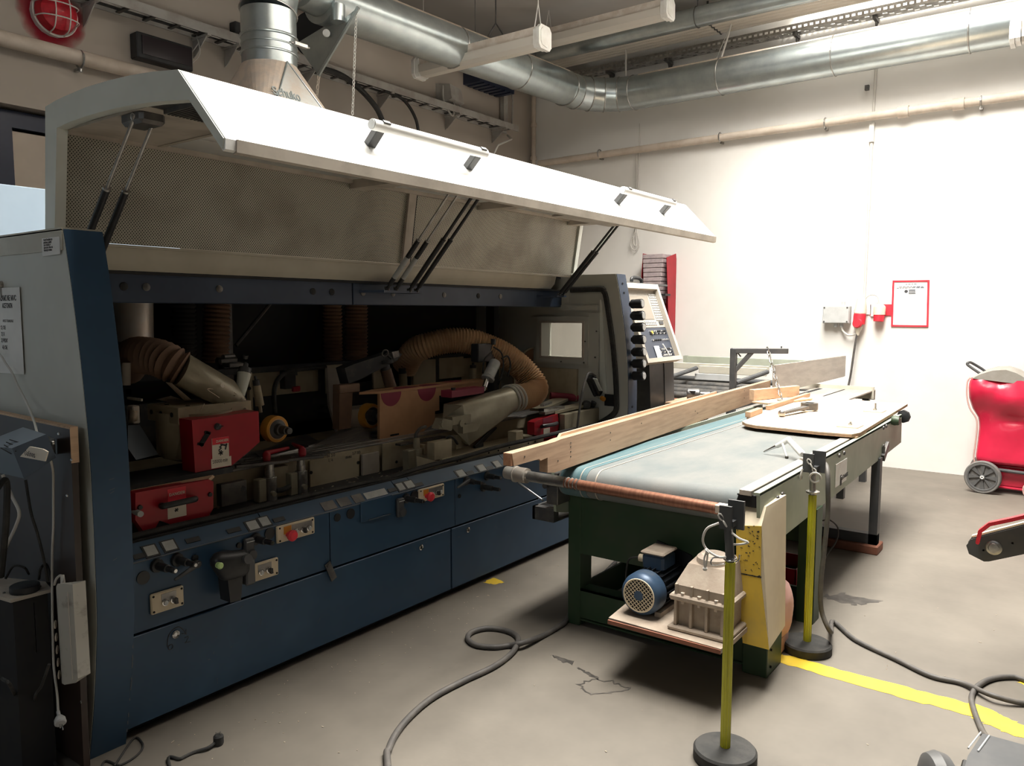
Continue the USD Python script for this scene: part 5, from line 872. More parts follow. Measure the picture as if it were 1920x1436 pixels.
obj('perforated_panel', prism(sg.Polygon([(1.45, 0), (3.33, 0), (3.33, 0.41), (1.45, 0.41)]), -0.004, 0.004, (0, 3.266, 1.928), (1, 0, 0), unit(V(0, -0.066, 0.41))), 'perforated', hood)
obj('perforated_panel', prism(sg.Polygon([(3.36, 0), (5.19, 0), (5.19, 0.41), (3.36, 0.41)]), -0.004, 0.004, (0, 3.266, 1.928), (1, 0, 0), unit(V(0, -0.066, 0.41))), 'perforated', hood)
obj('panel_post', prism(sg.box(3.315, 0.0, 3.375, 0.42), -0.012, 0.022, (0, 3.266, 1.928), (1, 0, 0), unit(V(0, -0.066, 0.41))), 'lip_grime', hood)
obj('post_shadow_gap', prism(sg.box(3.375, 0.0, 3.395, 0.42), -0.005, 0.01, (0, 3.266, 1.928), (1, 0, 0), unit(V(0, -0.066, 0.41))), 'interior_dark', hood)
obj('top_flange', [box((1.445, 3.175, 2.325), (5.2, 3.20, 2.345)), box((1.445, 3.19, 2.33), (5.2, 3.265, 2.34))], 'lip_grime', hood)
obj('liner', [box((1.445, 2.60, 2.338), (1.80, 3.18, 2.348)), box((1.445, 2.30, 2.345), (1.80, 2.60, 2.355))], 'lip_grime', hood)
for x_ in np.arange(1.8, 5.1, 1.08): obj('cross_rib', [box((x_, 2.32, 2.30), (x_ + 0.10, 3.2, 2.345))] if x_ > 1.9 else [box((x_, 2.5, 2.335), (x_ + 0.02, 3.2, 2.35))], 'lip_grime', hood)
fo_ = [box((1.50 + 0.014 * k, 2.31, 2.325), (1.508 + 0.014 * k, 2.60, 2.345)) for k in range(46)] + [box((1.447, 2.30, 2.34), (2.16, 2.60, 2.35))]
obj('ribbed_foam', fo_, 'steel_dark', hood, kind='stuff')
obj('hinge_cover', box((3.32, 2.12, 2.126), (3.90, 2.20, 2.135)), 'lip_grime', hood)
nv_ = V(0, -0.719, 0.695)
for s0, s1 in ((2.081, 2.66), (4.0, 4.585)):
    hb, hc = V(s0, 2.215, 2.275) + nv_ * 0.085, V(s1, 2.215, 2.275) + nv_ * 0.085
    hd = obj('grab_handle', tube([hb - V(0.03, 0, 0), hc + V(0.06, 0, 0)], 0.021, 20), 'hood_white', hood)
    obj('end_cap', [cyl(hb - V(0.031, 0, 0), hb - V(0.034, 0, 0), 0.0185), cyl(hc + V(0.061, 0, 0), hc + V(0.064, 0, 0), 0.0185)], 'plastic_grey', hood)
    for q in (s0, s1): obj('handle_standoff', obox(V(q + 0.015, 2.215, 2.275) + nv_ * 0.035, nv_, (1, 0, 0), 0.075, 0.042, 0.03, 0.003), 'charcoal', hood)
    obj('handle_screw', [obox(V(q + 0.03, 2.215, 2.275) + nv_ * 0.107, (1, 0, 0), nv_, 0.036, 0.006, 0.014) for q in (s0, s1)], 'charcoal', hood)
def strut(b, q, ztop, rl, rodmat, rr=0.0065, rc=0.0135, label=None):
    b, q = np.array(b, float), np.array(q, float); d = (q - b) / (q[2] - b[2]); t_ = b + d * (ztop - b[2]); L = np.linalg.norm(t_ - b); u = unit(t_ - b)
    s = obj('gas_strut', [cyl(b + u * 0.03, b + u * L * rl, rc), cyl(b, b + u * 0.035, 0.008), lathe([(0.012, 0), (0.018, 0.008), (0.012, 0.016)], b - u * 0.008, u, 12)], 'black_plastic', pl, label=label)
    obj('rod', [cyl(b + u * L * rl, t_, rr, n=12), cyl(b + u * L * rl, b + u * (L * rl + 0.008), rc * 1.1), lathe([(0.011, 0), (0.014, 0.012), (0.011, 0.024)], t_ - u * 0.012, u, 12)], rodmat, s)
    return t_
def strut_at(x, z, rl, rodmat, rr=0.0065, rc=0.0135): b = V(x, 3.21, z); strut(b, b + V(0, -0.0954, 0.1), 2.325, rl, rodmat, rr, rc)
strut_at(1.456, 1.80, 0.56, 'steel'); strut_at(1.527, 1.80, 0.56, 'steel')
strut_at(3.155, 1.778, 0.47, 'steel'); strut_at(3.225, 1.778, 0.47, 'steel')
strut_at(3.335, 1.772, 0.50, 'black_plastic', 0.009); strut_at(3.395, 1.772, 0.50, 'black_plastic', 0.009)
strut_at(4.945, 1.775, 0.55, 'black_plastic', 0.008, 0.015); strut_at(4.995, 1.775, 0.55, 'black_plastic', 0.008, 0.015)
for x0_, x1_, z_ in ((1.42, 1.56, 1.785), (3.12, 3.43, 1.755), (4.90, 5.03, 1.758)): obj('beam_bracket', prism_z([(x0_, 3.20), (x1_, 3.20), (x1_ + 0.05, 3.352), (x0_ - 0.05, 3.352)], z_, z_ + 0.014), 'beam_blue', pl)
for x0_, x1_ in ((1.45, 1.545), (3.14, 3.41), (4.93, 5.01)): obj('hood_bracket', box((x0_, 2.66, 2.30), (x1_, 2.80, 2.348), 0.012), 'steel_dark', hood)
for x_ in (3.155, 3.225): obj('strut_label', cyl(V(x_, 3.21, 1.778) + V(0, -0.0954, 0.1) * 0.6, V(x_, 3.21, 1.778) + V(0, -0.0954, 0.1) * 1.7, 0.0142), 'sticker_silver', pl)

# ---- controls on the blue front
def fp_(px): return V(*px)
def disc(px, r, m, par, d=0.004, name='blanking_plug'): return obj(name, lathe([(r, 0), (r, d)], px, (0, -1, 0), 20), m, par)
disc((1.504, 2.88, 0.624), 0.026, 'black_plastic', up_[0]); disc((2.473, 2.88, 0.652), 0.020, 'black_plastic', up_[1]); disc((2.558, 2.88, 0.653), 0.026, 'black_plastic', up_[1]); disc((2.083, 2.88, 0.664), 0.026, 'black_plastic', up_[0], 0.006)
disc((3.388, 2.88, 0.581), 0.012, 'dark_hole', up_[2]); disc((1.925, 2.88, 0.649), 0.012, 'black_plastic', up_[0], 0.01); disc((1.719, 2.88, 0.648), 0.013, 'black_plastic', up_[0], 0.012); disc((3.01, 2.88, 0.654), 0.030, 'black_plastic', up_[1], 0.008)
def spindle(px, L, r, par):
    o = V(*px); obj('adjusting_spindle', lathe([(r * 1.7, 0), (r * 1.6, 0.012), (r, 0.014), (r * 0.95, L * 0.6), (r * 0.7, L * 0.62), (r * 0.66, L)], o, (0.10, -1, -0.02), 18), 'black_plastic', par); obj('spindle_tip', lathe([(r * 0.45, L), (r * 0.45, L + 0.004)], o, (0.10, -1, -0.02), 12), 'chrome', par)
for px_, L_, par in (((1.559, 2.88, 0.658), 0.115, up_[0]), ((1.643, 2.88, 0.659), 0.115, up_[0]), ((2.008, 2.88, 0.657), 0.11, up_[0]), ((2.944, 2.88, 0.655), 0.12, up_[1]), ((3.446, 2.88, 0.662), 0.11, up_[2]), ((3.643, 2.88, 0.657), 0.10, up_[2]), ((3.606, 2.88, 0.595), 0.12, up_[2]), ((3.848, 2.88, 0.646), 0.10, up_[2])): spindle(px_, L_, 0.0165, par)
def lever(px, qx, par): obj('clamp_lever', [lathe([(0.014, 0), (0.016, 0.03)], px, (0, -1, 0), 14), hull(np.vstack([sph(V(*px) - V(0, 0.03, 0), 0.012), sph(V(*qx), 0.006)]))], 'charcoal', par)
lever((1.718, 2.88, 0.626), (1.607, 2.83, 0.599), up_[0]); lever((3.441, 2.88, 0.669), (3.327, 2.84, 0.648), up_[2])
def gauge(px, par): obj('hand_dial', [obox(V(*px) + V(0, -0.012, -0.03), (1, 0, 0), (0, 0, 1), 0.05, 0.10, 0.022, 0.006), lathe([(0.026, 0.02), (0.022, 0.034)], V(*px) + V(0.005, 0, -0.055), (0, -1, 0), 14)], 'charcoal', par); obj('dial_mark', obox(V(*px) + V(0.002, -0.024, 0.005), (1, 0, 0), (0, 0, 1), 0.04, 0.004, 0.003), 'plastic_grey', par)
gauge((1.968, 2.88, 0.653), up_[0]); gauge((2.892, 2.88, 0.648), up_[1])
def plate(c4, par, buttons, mush=False):
    c4 = [V(*q) for q in c4]; x0, x1 = (c4[0][0] + c4[3][0]) / 2, (c4[1][0] + c4[2][0]) / 2; z1, z0 = (c4[0][2] + c4[1][2]) / 2, (c4[2][2] + c4[3][2]) / 2; y = FY - 0.014
    b = obj('switch_plate', box((x0, y, z0), (x1, FY, z1), 0.004), 'guard_cream', par)
    def at_(u, v): return V(x0 + (x1 - x0) * u, y, z0 + (z1 - z0) * v)
    lab0 = buttons[0] - 0.09 if not mush else 0.38
    obj('switch_plate_label', box(at_(lab0, 0.42), at_(buttons[-1] + 0.10, 0.88) - V(0, 0.0015, 0)), 'lip_grime' if False else 'bed_steel', par)
    for u in (0.07, 0.93):
        for v in (0.13, 0.87): obj('plate_screw', cyl(at_(u, v), at_(u, v) - V(0, 0.002, 0), 0.0045, n=8), 'dark_hole', par)
    r = 0.0135
    for k, u in enumerate(buttons):
        o = at_(u, 0.45); obj('push_button', lathe([(r, 0), (r, 0.007), (r * 0.75, 0.008), (r * 0.7, 0.012)], o, (0, -1, 0), 18), 'chrome', par)
        if k == 1: obj('rotary_knob', [hull([o + V(dx, -dy, dz) for dx, dz in ((-0.006, 0.011), (0.006, 0.011), (0.008, -0.012), (-0.004, -0.012)) for dy in (0.012, 0.026)])], 'black_plastic', par)
        else: obj('button_cap', lathe([(r * 0.72, 0.012), (r * 0.6, 0.014)], o, (0, -1, 0), 16), 'plastic_grey', par)
    if mush:
        o = at_(0.27, 0.40); obj('emergency_label', box(at_(0.17, 0.45), at_(0.36, 0.9) - V(0, 0.0015, 0)), 'orange_label', par)
        obj('emergency_button', lathe([(0.012, 0), (0.012, 0.02), (0.024, 0.024), (0.026, 0.038), (0.018, 0.048), (0.004, 0.05)], o, (0, -1, 0), 22), 'red_cee', par)
plate(((1.523, 2.87, 0.554), (1.662, 2.87, 0.549), (1.66, 2.87, 0.468), (1.526, 2.87, 0.47)), up_[0], (0.40, 0.66))
plate(((1.955, 2.87, 0.549), (2.118, 2.87, 0.549), (2.118, 2.87, 0.473), (1.957, 2.87, 0.465)), up_[0], (0.42, 0.66))
plate(((2.114, 2.87, 0.69), (2.326, 2.87, 0.686), (2.327, 2.87, 0.611), (2.114, 2.87, 0.609)), up_[0], (0.48, 0.66, 0.82), True)
plate(((3.035, 2.87, 0.686), (3.242, 2.87, 0.683), (3.246, 2.87, 0.616), (3.036, 2.87, 0.609)), up_[1], (0.48, 0.66, 0.82), True)
for par, px_ in ((lp[0], (1.626, 2.88, 0.356)), (lp[0], (3.06, 2.88, 0.358)), (lp[1], (3.464, 2.88, 0.364))): obj('key_lock', [ring(V(*px_) - V(0, 0.003, 0), (0, 1, 0), 0.0125, 0.0045, 18, 6), lathe([(0.009, 0), (0.008, 0.004)], px_, (0, -1, 0), 12)], 'chrome', par)
mk = spline([(1.59, 2.879, 0.316), (1.594, 2.879, 0.352), (1.61, 2.879, 0.375), (1.638, 2.879, 0.383), (1.658, 2.879, 0.365), (1.669, 2.879, 0.344)], 5)
obj('pen_mark', [tube(mk, 0.0018, 5), ring((1.603, 2.879, 0.311), (0, 1, 0), 0.010, 0.0015, 14, 5), tube([(1.653, 2.879, 0.349), (1.671, 2.879, 0.341), (1.672, 2.879, 0.361)], 0.0015, 5), tube([(1.664, 2.879, 0.328), (1.68, 2.879, 0.329)], 0.0015, 5), tube([(1.663, 2.879, 0.308), (1.688, 2.879, 0.303)], 0.0015, 5), tube([(1.667, 2.879, 0.304), (1.682, 2.879, 0.326)], 0.0012, 5)], 'ink', lp[0])
flip = V(*(2.408, 2.88, 0.43)); obj('swing_clip', [obox(flip + V(0.012, -0.008, -0.03), (0.45, 0, -1), (0, 1, 0), 0.10, 0.004, 0.035), cyl(flip, flip - V(0, 0.014, 0), 0.009)], 'steel_dark', up_[1])
obj('front_flap', [box((2.62, 2.877, 0.697), (2.84, 2.872, 0.594), 0.002)], 'planer_blue', up_[1]); obj('flap_lip', obox((V(*(2.652, 2.872, 0.598)) + V(*(2.84, 2.872, 0.597))) / 2, (1, 0, 0), (0, 0, 1), 0.15, 0.004, 0.012), 'device_slate', up_[1])
rng = np.random.default_rng(77)
obj('paint_scratch', [obox(V(rng.uniform(1.5, 5), FY - 0.0008, rng.uniform(0.08, 0.38)), (math.cos(q), 0, math.sin(q)), (-math.sin(q), 0, math.cos(q)), rng.uniform(0.006, 0.03), rng.uniform(0.001, 0.0025), 0.0012) for q in rng.uniform(0, 3, 26)] + [obox(V(1.34, curve_y(z_) - 0.001, z_), (1, 0, 0.18 * rng.normal() + 0.2), (0, 0, 1), rng.uniform(0.006, 0.02), 0.0022, 0.0014) for z_ in rng.uniform(0.3, 1.2, 5)] + [obox(V(XB - 0.001, curve_y(z_) + 0.0, z_), (0, 0, 1), (1, 0, 0), rng.uniform(0.008, 0.03), 0.004, 0.0024) for z_ in rng.uniform(0.05, 0.42, 18)], 'device_slate', pl, kind='stuff')
# big black counter drive on the front
bk_ = obj('counter_drive', [lathe([(0.035, 0), (0.045, 0.01), (0.05, 0.05), (0.045, 0.07)], (1.842, 2.88, 0.605), (0, -1, 0), 20), hull(np.vstack([sph(V(*(1.783, 2.8, 0.632)), 0.040), sph(V(*(1.869, 2.78, 0.626)), 0.036), sph(V(*(1.807, 2.79, 0.587)), 0.042), sph(V(*(1.868, 2.78, 0.581)), 0.034)])), hull([V(*q) + V(0, d, 0) for q in ((1.796, 2.8, 0.577), (1.87, 2.8, 0.563), (1.856, 2.8, 0.452), (1.806, 2.8, 0.456)) for d in (-0.03, 0.04)])], 'black_plastic', up_[0], label='bulky black drive housing on the blue panel')
obj('drive_clamp', [obox(V(*(1.906, 2.8, 0.558)), (1, 0, 0), (0, 0, 1), 0.045, 0.11, 0.07, 0.006), lathe([(0.02, 0), (0.02, 0.03)], (1.871, 2.76, 0.625), (0, -1, 0.2), 14)], 'charcoal', up_[0])
obj('drive_plug', lathe([(0.012, 0), (0.014, 0.02), (0.009, 0.026)], (1.748, 2.76, 0.633), (0, -1, 0), 12), 'green_tip', up_[0])
# ledge stickers and counters
def on_ledge(name, a, b, m, lift=0.0015, d=0.05):
    a, b = V(*a), V(*b); n_ = unit(V(0, -0.058, 0.065)); u = V(1, 0, 0); w = abs(b[0] - a[0]); c_ = (a + b) / 2
    return obj(name, obox(c_ + n_ * lift, u, unit(V(0, 0.065, 0.058)), w, d, 0.003), m, pl)
for a, b in (((1.522, 2.906, 0.714), (1.581, 2.904, 0.712)), ((1.598, 2.907, 0.714), (1.661, 2.906, 0.714)), ((1.981, 2.904, 0.712), (2.047, 2.902, 0.709)), ((2.048, 2.906, 0.713), (2.108, 2.907, 0.714)), ((2.904, 2.907, 0.714), (2.965, 2.907, 0.714)), ((2.965, 2.907, 0.714), (3.04, 2.908, 0.715)), ((3.381, 2.898, 0.706), (3.462, 2.897, 0.705)), ((3.572, 2.898, 0.706), (3.654, 2.897, 0.706)), ((3.734, 2.898, 0.706), (3.804, 2.897, 0.705))):
    on_ledge('counter_frame', a, b, 'black_plastic', 0.001, 0.058); a, b = V(*a), V(*b); on_ledge('counter_sticker', a + 0.12 * (b - a), b - 0.12 * (b - a), 'sticker_silver', 0.003, 0.045)
for a, b in (((1.478, 2.897, 0.705), (1.52, 2.897, 0.705)), ((1.7, 2.906, 0.713), (1.761, 2.905, 0.712)), ((1.888, 2.902, 0.71), (1.952, 2.904, 0.711)), ((2.12, 2.9, 0.708), (2.18, 2.9, 0.707)), ((2.84, 2.902, 0.709), (2.899, 2.902, 0.71)), ((3.031, 2.896, 0.704), (3.095, 2.896, 0.704)), ((3.464, 2.89, 0.699), (3.527, 2.889, 0.698)), ((3.648, 2.889, 0.698), (3.716, 2.888, 0.697))): on_ledge('indicator_button', a, b, 'black_plastic', 0.003, 0.022)
on_ledge('rating_label', (2.678, 2.905, 0.712), (2.827, 2.904, 0.711), 'sticker_silver', 0.001, 0.04)
for a, b in (((2.404, 2.905, 0.713), (2.483, 2.905, 0.712)), ((2.502, 2.904, 0.711), (2.575, 2.905, 0.713)), ((2.598, 2.904, 0.711), (2.663, 2.905, 0.712))): on_ledge('dark_label', a, b, 'steel_dark', 0.001, 0.05)

# ---- feed table
obj('table_bed', [box((XB, 3.30, 0.80), (5.18, 3.95, 0.872)), box((XB, 3.32, 0.70), (5.18, 3.9, 0.80))], 'table_cream', pl)
for k, y_ in enumerate((3.295, 3.335, 3.375, 3.43, 3.50, 3.60)): obj('table_strip', box((1.95 if k < 3 else 1.5, y_, 0.872), (5.15, y_ + (0.035 if k < 3 else 0.055), 0.884 - 0.001 * (k % 2)), 0.002), 'bed_steel', pl)
obj('table_front_plate', box((2.642, 3.298, 0.856), (2.99, 3.285, 0.702), 0.002), 'table_cream', pl); obj('table_front_plate', box((2.359, 3.29, 0.868), (2.472, 3.24, 0.692), 0.004), 'table_cream', pl)
obj('table_front_plate', box((3.177, 3.298, 0.874), (3.352, 3.285, 0.694), 0.002), 'table_cream', pl)
obj('dark_plate', [box((3.013, 3.298, 0.835), (3.143, 3.28, 0.682), 0.002), lathe([(0.008, 0), (0.008, 0.006)], (3.081, 3.28, 0.733), (0, -1, 0), 8)], 'lip_grime', pl); obj('dark_plate', [box((2.045, 3.22, 0.849), (2.182, 3.18, 0.745), 0.002)] + [cyl(V(*(2.159, 3.18, 0.811)), V(*(2.156, 3.176, 0.812)), 0.015)], 'steel_dark', pl)
obj('plate_bolt', [lathe([(0.009, 0), (0.009, 0.004)], q, (0, -1, 0), 10) for q in ((2.648, 3.286, 0.793), (2.981, 3.286, 0.795), (3.286, 3.286, 0.751))], 'dark_hole', pl, kind='stuff')
obj('plate_marking', [text('17 30', 0.016, V(*(2.937, 3.284, 0.845)), (1, 0, 0), (0, 0, 1)), text('Weld', 0.014, V(*(2.886, 3.284, 0.831)), (1, 0, 0), (0, 0, 1)), text('N 10', 0.018, V(*(2.758, 3.284, 0.857)), (1, 0, 0), (0, 0, 1)), text('L 4', 0.016, V(*(2.768, 3.285, 0.832)), (1, 0, 0), (0, 0, 1))], 'steel_dark', pl)
obj('wear_plate', prism_z([(2.502, 3.565, 0.89)[:2], (3.078, 3.862, 0.89)[:2], (2.939, 3.554, 0.89)[:2], (2.716, 3.47, 0.89)[:2], (2.438, 3.421, 0.89)[:2]], 0.884, 0.892), 'steel', pl); obj('table_opening', prism_z(sg.Point((2.756, 3.53, 0.893)[:2]).buffer(0.06), 0.8921, 0.8926), 'dark_hole', pl)
ramp_ = [(2.866, 3.518, 0.885), (3.168, 3.634, 0.93), (3.22, 3.525, 0.95), (3.306, 3.524, 0.9), (3.178, 3.411, 0.885)]
obj('chip_ramp', hull([V(*q) for q in ramp_] + [V(*q) + V(0, 0, -0.05) for q in ramp_]), 'bed_steel', pl)
# clamp plates with red levers
for (c_, lv, px0, px1) in (((2.353, 3.258, 0.9), (2.489, 3.265, 0.95), (2.257, 3.18, 0.822), (2.253, 3.18, 0.717)), ((2.542, 3.219, 0.9), (2.586, 3.351, 0.95), (2.488, 3.2, 0.847), (2.485, 3.2, 0.723))):
    c_ = V(*c_); lv = V(*lv)
    cp = obj('clamp_plate', [obox(c_ + V(-0.04 + 0.05 * k, 0.035 * k - 0.02, 0.0), (1, -0.35, 0), (0, 0, 1), 0.26, 0.014, 0.03, 0.002) for k in range(3)], 'steel_dark', pl)
    obj('lever_handle', [lathe([(0.016, 0), (0.020, 0.01), (0.020, 0.035), (0.014, 0.045)], c_ + V(0, 0, 0.005), (0, 0, 1), 14), hull(np.vstack([sph(c_ + V(0, 0, 0.045), 0.013), sph(lv, 0.008)]))], 'red_paint', cp, label='red clamp lever')
    o = V(c_[0] - 0.01, 3.22, 0); obj('clamp_post', [cyl(o + V(0, 0, 0.84), o + V(0, 0, 0.895), 0.02), cyl(o + V(0, 0, 0.716), o + V(0, 0, 0.83), 0.032), cyl(o + V(0, 0, 0.80), o + V(0, 0, 0.86), 0.022)], 'steel', pl)
    obj('clamp_block', [box(o + V(-0.08, -0.02, 0.716), o + V(-0.035, 0.03, 0.83), 0.004)] + [cyl(o + V(-0.02, -0.06, 0.755), o + V(0.0, 0, 0.755), 0.012)], 'chute_olive', pl)
obj('hose_joint', tube(spline([(2.359, 3.2, 0.761), (2.401, 3.2, 0.758), (2.443, 3.2, 0.767)], 4), 0.014, 8), 'black_rubber', pl)
# lower red guard at left
lg = [(253.5, 923.8)]
lgp = [(1.561, 3.02, 0.927), (1.886, 3.02, 0.924), (1.906, 3.02, 0.911), (1.901, 3.02, 0.793), (1.858, 3.02, 0.739), (1.764, 3.02, 0.734), (1.656, 3.02, 0.793), (1.62, 3.02, 0.741), (1.602, 3.02, 0.738), (1.556, 3.02, 0.817)]
gd_ = obj('red_guard', prism_y([(q[0], q[2]) for q in lgp], 3.02, 3.07), 'red_paint', pl, label='lower red guard with black grab bar at the infeed')
obj('grab_bar', [tube(spline([V(*(1.667, 3.02, 0.853)), V(*(1.653, 2.985, 0.859)), V(*(1.673, 2.98, 0.86)), V(*(1.759, 2.98, 0.861)), V(*(1.792, 2.985, 0.86)), V(*(1.818, 3.02, 0.852))], 4), 0.013, 10)], 'black_plastic', gd_)
obj('warning_sticker', [box((1.695, 3.02, 0.915), (1.776, 3.019, 0.861))], 'red_cee', gd_); obj('warning_text', [text('DANGER', 0.012, V(*(1.7, 3.019, 0.885)), (1, 0, 0), (0, 0, 1), True, 0.0008, 0.07)], 'sticker_white', gd_); obj('warning_sticker', box((1.692, 3.02, 0.839), (1.775, 3.019, 0.79)), 'sticker_white', gd_); obj('warning_symbol', [obox(V(*(1.731, 3.019, 0.822)), (1, 0, q), (-q, 0, 1), 0.018, 0.004, 0.001) for q in (0.2, -1.2, 1.4)], 'ink', gd_)
obj('guard_bolt', [lathe([(0.010, 0), (0.009, 0.008)], q, (0, -1, 0), 10) for q in ((1.576, 3.02, 0.865), (1.886, 3.02, 0.858))], 'black_plastic', gd_)
obj('outlet_stub', cyl(V(*(1.57, 3.06, 0.845)), V(*(1.558, 2.98, 0.847)), 0.012), 'plastic_grey', pl)
put(obj('wood_strip', hull([V(*q) for q in ((1.569, 3.067, 0.925), (1.895, 3.034, 0.925), (1.966, 3.106, 0.925), (1.645, 3.21, 0.925))] + [V(*q) - V(0, 0, 0.016) for q in ((1.569, 3.067, 0.925), (1.895, 3.034, 0.925), (1.966, 3.106, 0.925), (1.645, 3.21, 0.925))]), 'timber_light'), 'pale wood strip lying on top of the lower red guard', 'timber strip')
obj('dark_bed', [box((1.42, 3.09, 0.92), (2.05, 3.35, 0.945)), box((1.42, 3.15, 0.72), (1.95, 3.3, 0.9))], 'chip_pan', pl)
# upper red guard with housing, chute and hose
ugp = [(1.863, 3.1, 1.178), (2.202, 3.1, 1.183), (2.203, 3.1, 1.037), (2.132, 3.1, 0.993), (2.05, 3.1, 0.948), (1.87, 3.1, 0.946)]
ug = obj('red_guard', prism_y([(q[0], q[2]) for q in ugp], 3.10, 3.20), 'red_paint', pl, label='upper red guard box with danger sticker and black latch', smooth=10)
obj('danger_sticker', box((1.955, 3.1, 1.086), (2.039, 3.099, 0.985)), 'sticker_white', ug); obj('danger_header', box((1.957, 3.099, 1.086), (2.04, 3.098, 1.056)), 'red_cee', ug)
obj('danger_text', text('DANGER', 0.011, V(*(1.974, 3.098, 1.065)), (1, 0, 0.0), (0, 0, 1), True, 0.0008, 0.062), 'sticker_white', ug)
hs_ = [obox(V(*(2.011, 3.098, 1.05)), (1, 0, -0.3), (0.3, 0, 1), 0.03, 0.008, 0.001), obox(V(*(2.024, 3.098, 1.041)), (0.3, 0, 1), (1, 0, -0.3), 0.028, 0.007, 0.001)] + [obox(V(*q), (1, 0, (-1) ** k * 0.8), (0, 0, 1), 0.014, 0.005, 0.001) for k, q in enumerate(((2, 3.098, 1.047), (1.996, 3.098, 1.04), (1.992, 3.098, 1.032)))] + [obox(V(*(1.997, 3.098, 1.016)), (math.cos(q), 0, math.sin(q)), (-math.sin(q), 0, math.cos(q)), 0.024, 0.005, 0.001) for q in (0.3, 1.35, 2.4)]
obj('hand_symbol', hs_, 'ink', ug)
obj('speed_label', box((1.948, 3.1, 0.994), (2.049, 3.098, 0.951)), 'sticker_white', ug); obj('speed_text', text('10000 min', 0.015, V(*(1.953, 3.098, 0.973)), (1, 0, 0.0), (0, 0, 1), False, 0.0006, 0.075), 'ink', ug)
obj('latch_slot', [obox(V(*(1.919, 3.099, 1.089)), (0.62, 0, 0.78), (-0.78, 0, 0.62), 0.07, 0.022, 0.004), obox(V(*(1.935, 3.099, 1.115)), (1, 0, -0.3), (0.3, 0, 1), 0.03, 0.012, 0.004), obox(V(*(1.9, 3.099, 1.068)), (1, 0, -0.3), (0.3, 0, 1), 0.03, 0.012, 0.004)], 'dark_hole', ug)
obj('latch_knob', [lathe([(0.016, 0), (0.013, 0.014), (0.006, 0.02)], (1.984, 3.1, 1.136), (0, -1, 0), 16), hull([V(*(1.985, 3.09, 1.141)), V(*(2.018, 3.095, 1.137)), V(*(1.985, 3.09, 1.127)), V(*(1.981, 3.075, 1.138))])], 'charcoal', ug)
cream_h = obj('spindle_housing', [box((1.86, 3.20, 1.15), (2.235, 3.46, 1.224), 0.003), lathe([(0.06, 0), (0.15, 0.03), (0.17, 0.12), (0.17, 0.24)], (2.02, 3.33, 0.95), (0, 0, 1), 28), box((1.88, 3.205, 0.98), (2.18, 3.44, 1.15), 0.01)], 'table_cream', pl, label='cream spindle housing behind the red guard')
obj('housing_hole', [cyl((1.859, y_, 1.19), (1.856, y_, 1.19), 0.011, n=10) for y_ in (3.42, 3.34, 3.25)] + [cyl((x_, y_, 1.224), (x_, y_, 1.226), 0.010, n=10) for x_, y_ in ((1.90, 3.36), (1.93, 3.24), (2.09, 3.23))], 'dark_hole', pl, kind='stuff')
def loft(c0, r0, d0, rect):
    u, v, d = basis(d0); pts = [np.asarray(c0, float) + r0 * (math.cos(a) * u + math.sin(a) * v) for a in np.linspace(0, 2 * math.pi, 22, endpoint=False)]
    return hull(np.array(pts + [np.asarray(q, float) for q in rect]))
obj('suction_chute', [loft((1.959, 3.33, 1.384), 0.078, (1, -0.25, -0.5), [V(*q) for q in ((2.187, 3.26, 1.318), (2.221, 3.22, 1.22), (2.045, 3.22, 1.224), (2.066, 3.25, 1.275), (2.294, 3.42, 1.28), (2.345, 3.4, 1.207), (2.082, 3.4, 1.231))])], 'chute_olive', pl, label='olive metal suction chute', smooth=40)
obj('suction_hose', hose([(1.918, 3.75, 1.373), (1.895, 3.62, 1.436), (1.89, 3.5, 1.443), (1.909, 3.42, 1.433), (1.931, 3.36, 1.409), (1.964, 3.33, 1.382)], 0.078, 0.028, 0.010), 'hose_brown', pl, label='ribbed brown hose to the olive chute')
obj('wood_scrap', [hull([V(*q) for q in ((1.863, 3.3, 1.334), (1.87, 3.26, 1.331), (1.958, 3.25, 1.247), (1.949, 3.3, 1.242))] + [V(*(1.922, 3.36, 1.312))]), hull([V(*q) for q in ((1.951, 3.548, 1.23), (2.034, 3.559, 1.24), (2.006, 3.366, 1.23), (1.915, 3.311, 1.23))])], 'shaving', pl)
rng = np.random.default_rng(14)
obj('curl_shaving', [tube(spline([(o + rng.normal(0, 0.012, 3)) for _ in range(4)], 4), 0.0022, 4) for o in [V(*(2.044, 3.21, 1.279)) + V(0.022 * k, 0, -0.028 * (k % 5) - 0.004 * k) for k in range(9)]] + [tube(spline([V(*(1.981, 3.19, 1.232)), V(*(1.966, 3.18, 1.22)), V(*(1.955, 3.18, 1.204))], 4), 0.003, 5)], 'shaving', pl, kind='stuff')
obj('round_sticker', lathe([(0.011, 0), (0.011, 0.001)], (2.098, 3.225, 1.304), (0.2, -1, 0.3), 14), 'sticker_white', pl)
cyl_ = [((2.303, 3.35, 1.342), (2.262, 3.33, 1.235), 0.034, 0.022), ((2.514, 3.55, 1.256), (2.53, 3.55, 1.146), 0.020, 0.024), ((3.923, 3.85, 1.215), (3.932, 3.85, 1.064), 0.03, 0.03), ((4.704, 3.85, 1.208), (4.703, 3.85, 1.116), 0.028, 0.026), ((3.534, 3.62, 1.279), (3.58, 3.62, 1.158), 0.036, 0.038)]
for k, (a, b, r0, r1) in enumerate(cyl_):
    o = obj('air_cylinder', [cyl(a, b, r0, r1), cyl(b, V(*b) + 0.35 * (V(*b) - V(*a)), 0.009)], ('rim_grey', 'table_cream', 'table_cream', 'table_cream', 'hose_brown')[k], pl)
    obj('cylinder_head', [cyl(V(*a) - 0.25 * (V(*b) - V(*a)), a, r0 * 0.9), cyl(V(*a) - 0.45 * (V(*b) - V(*a)), a, r0 * 0.35)], 'charcoal', o)
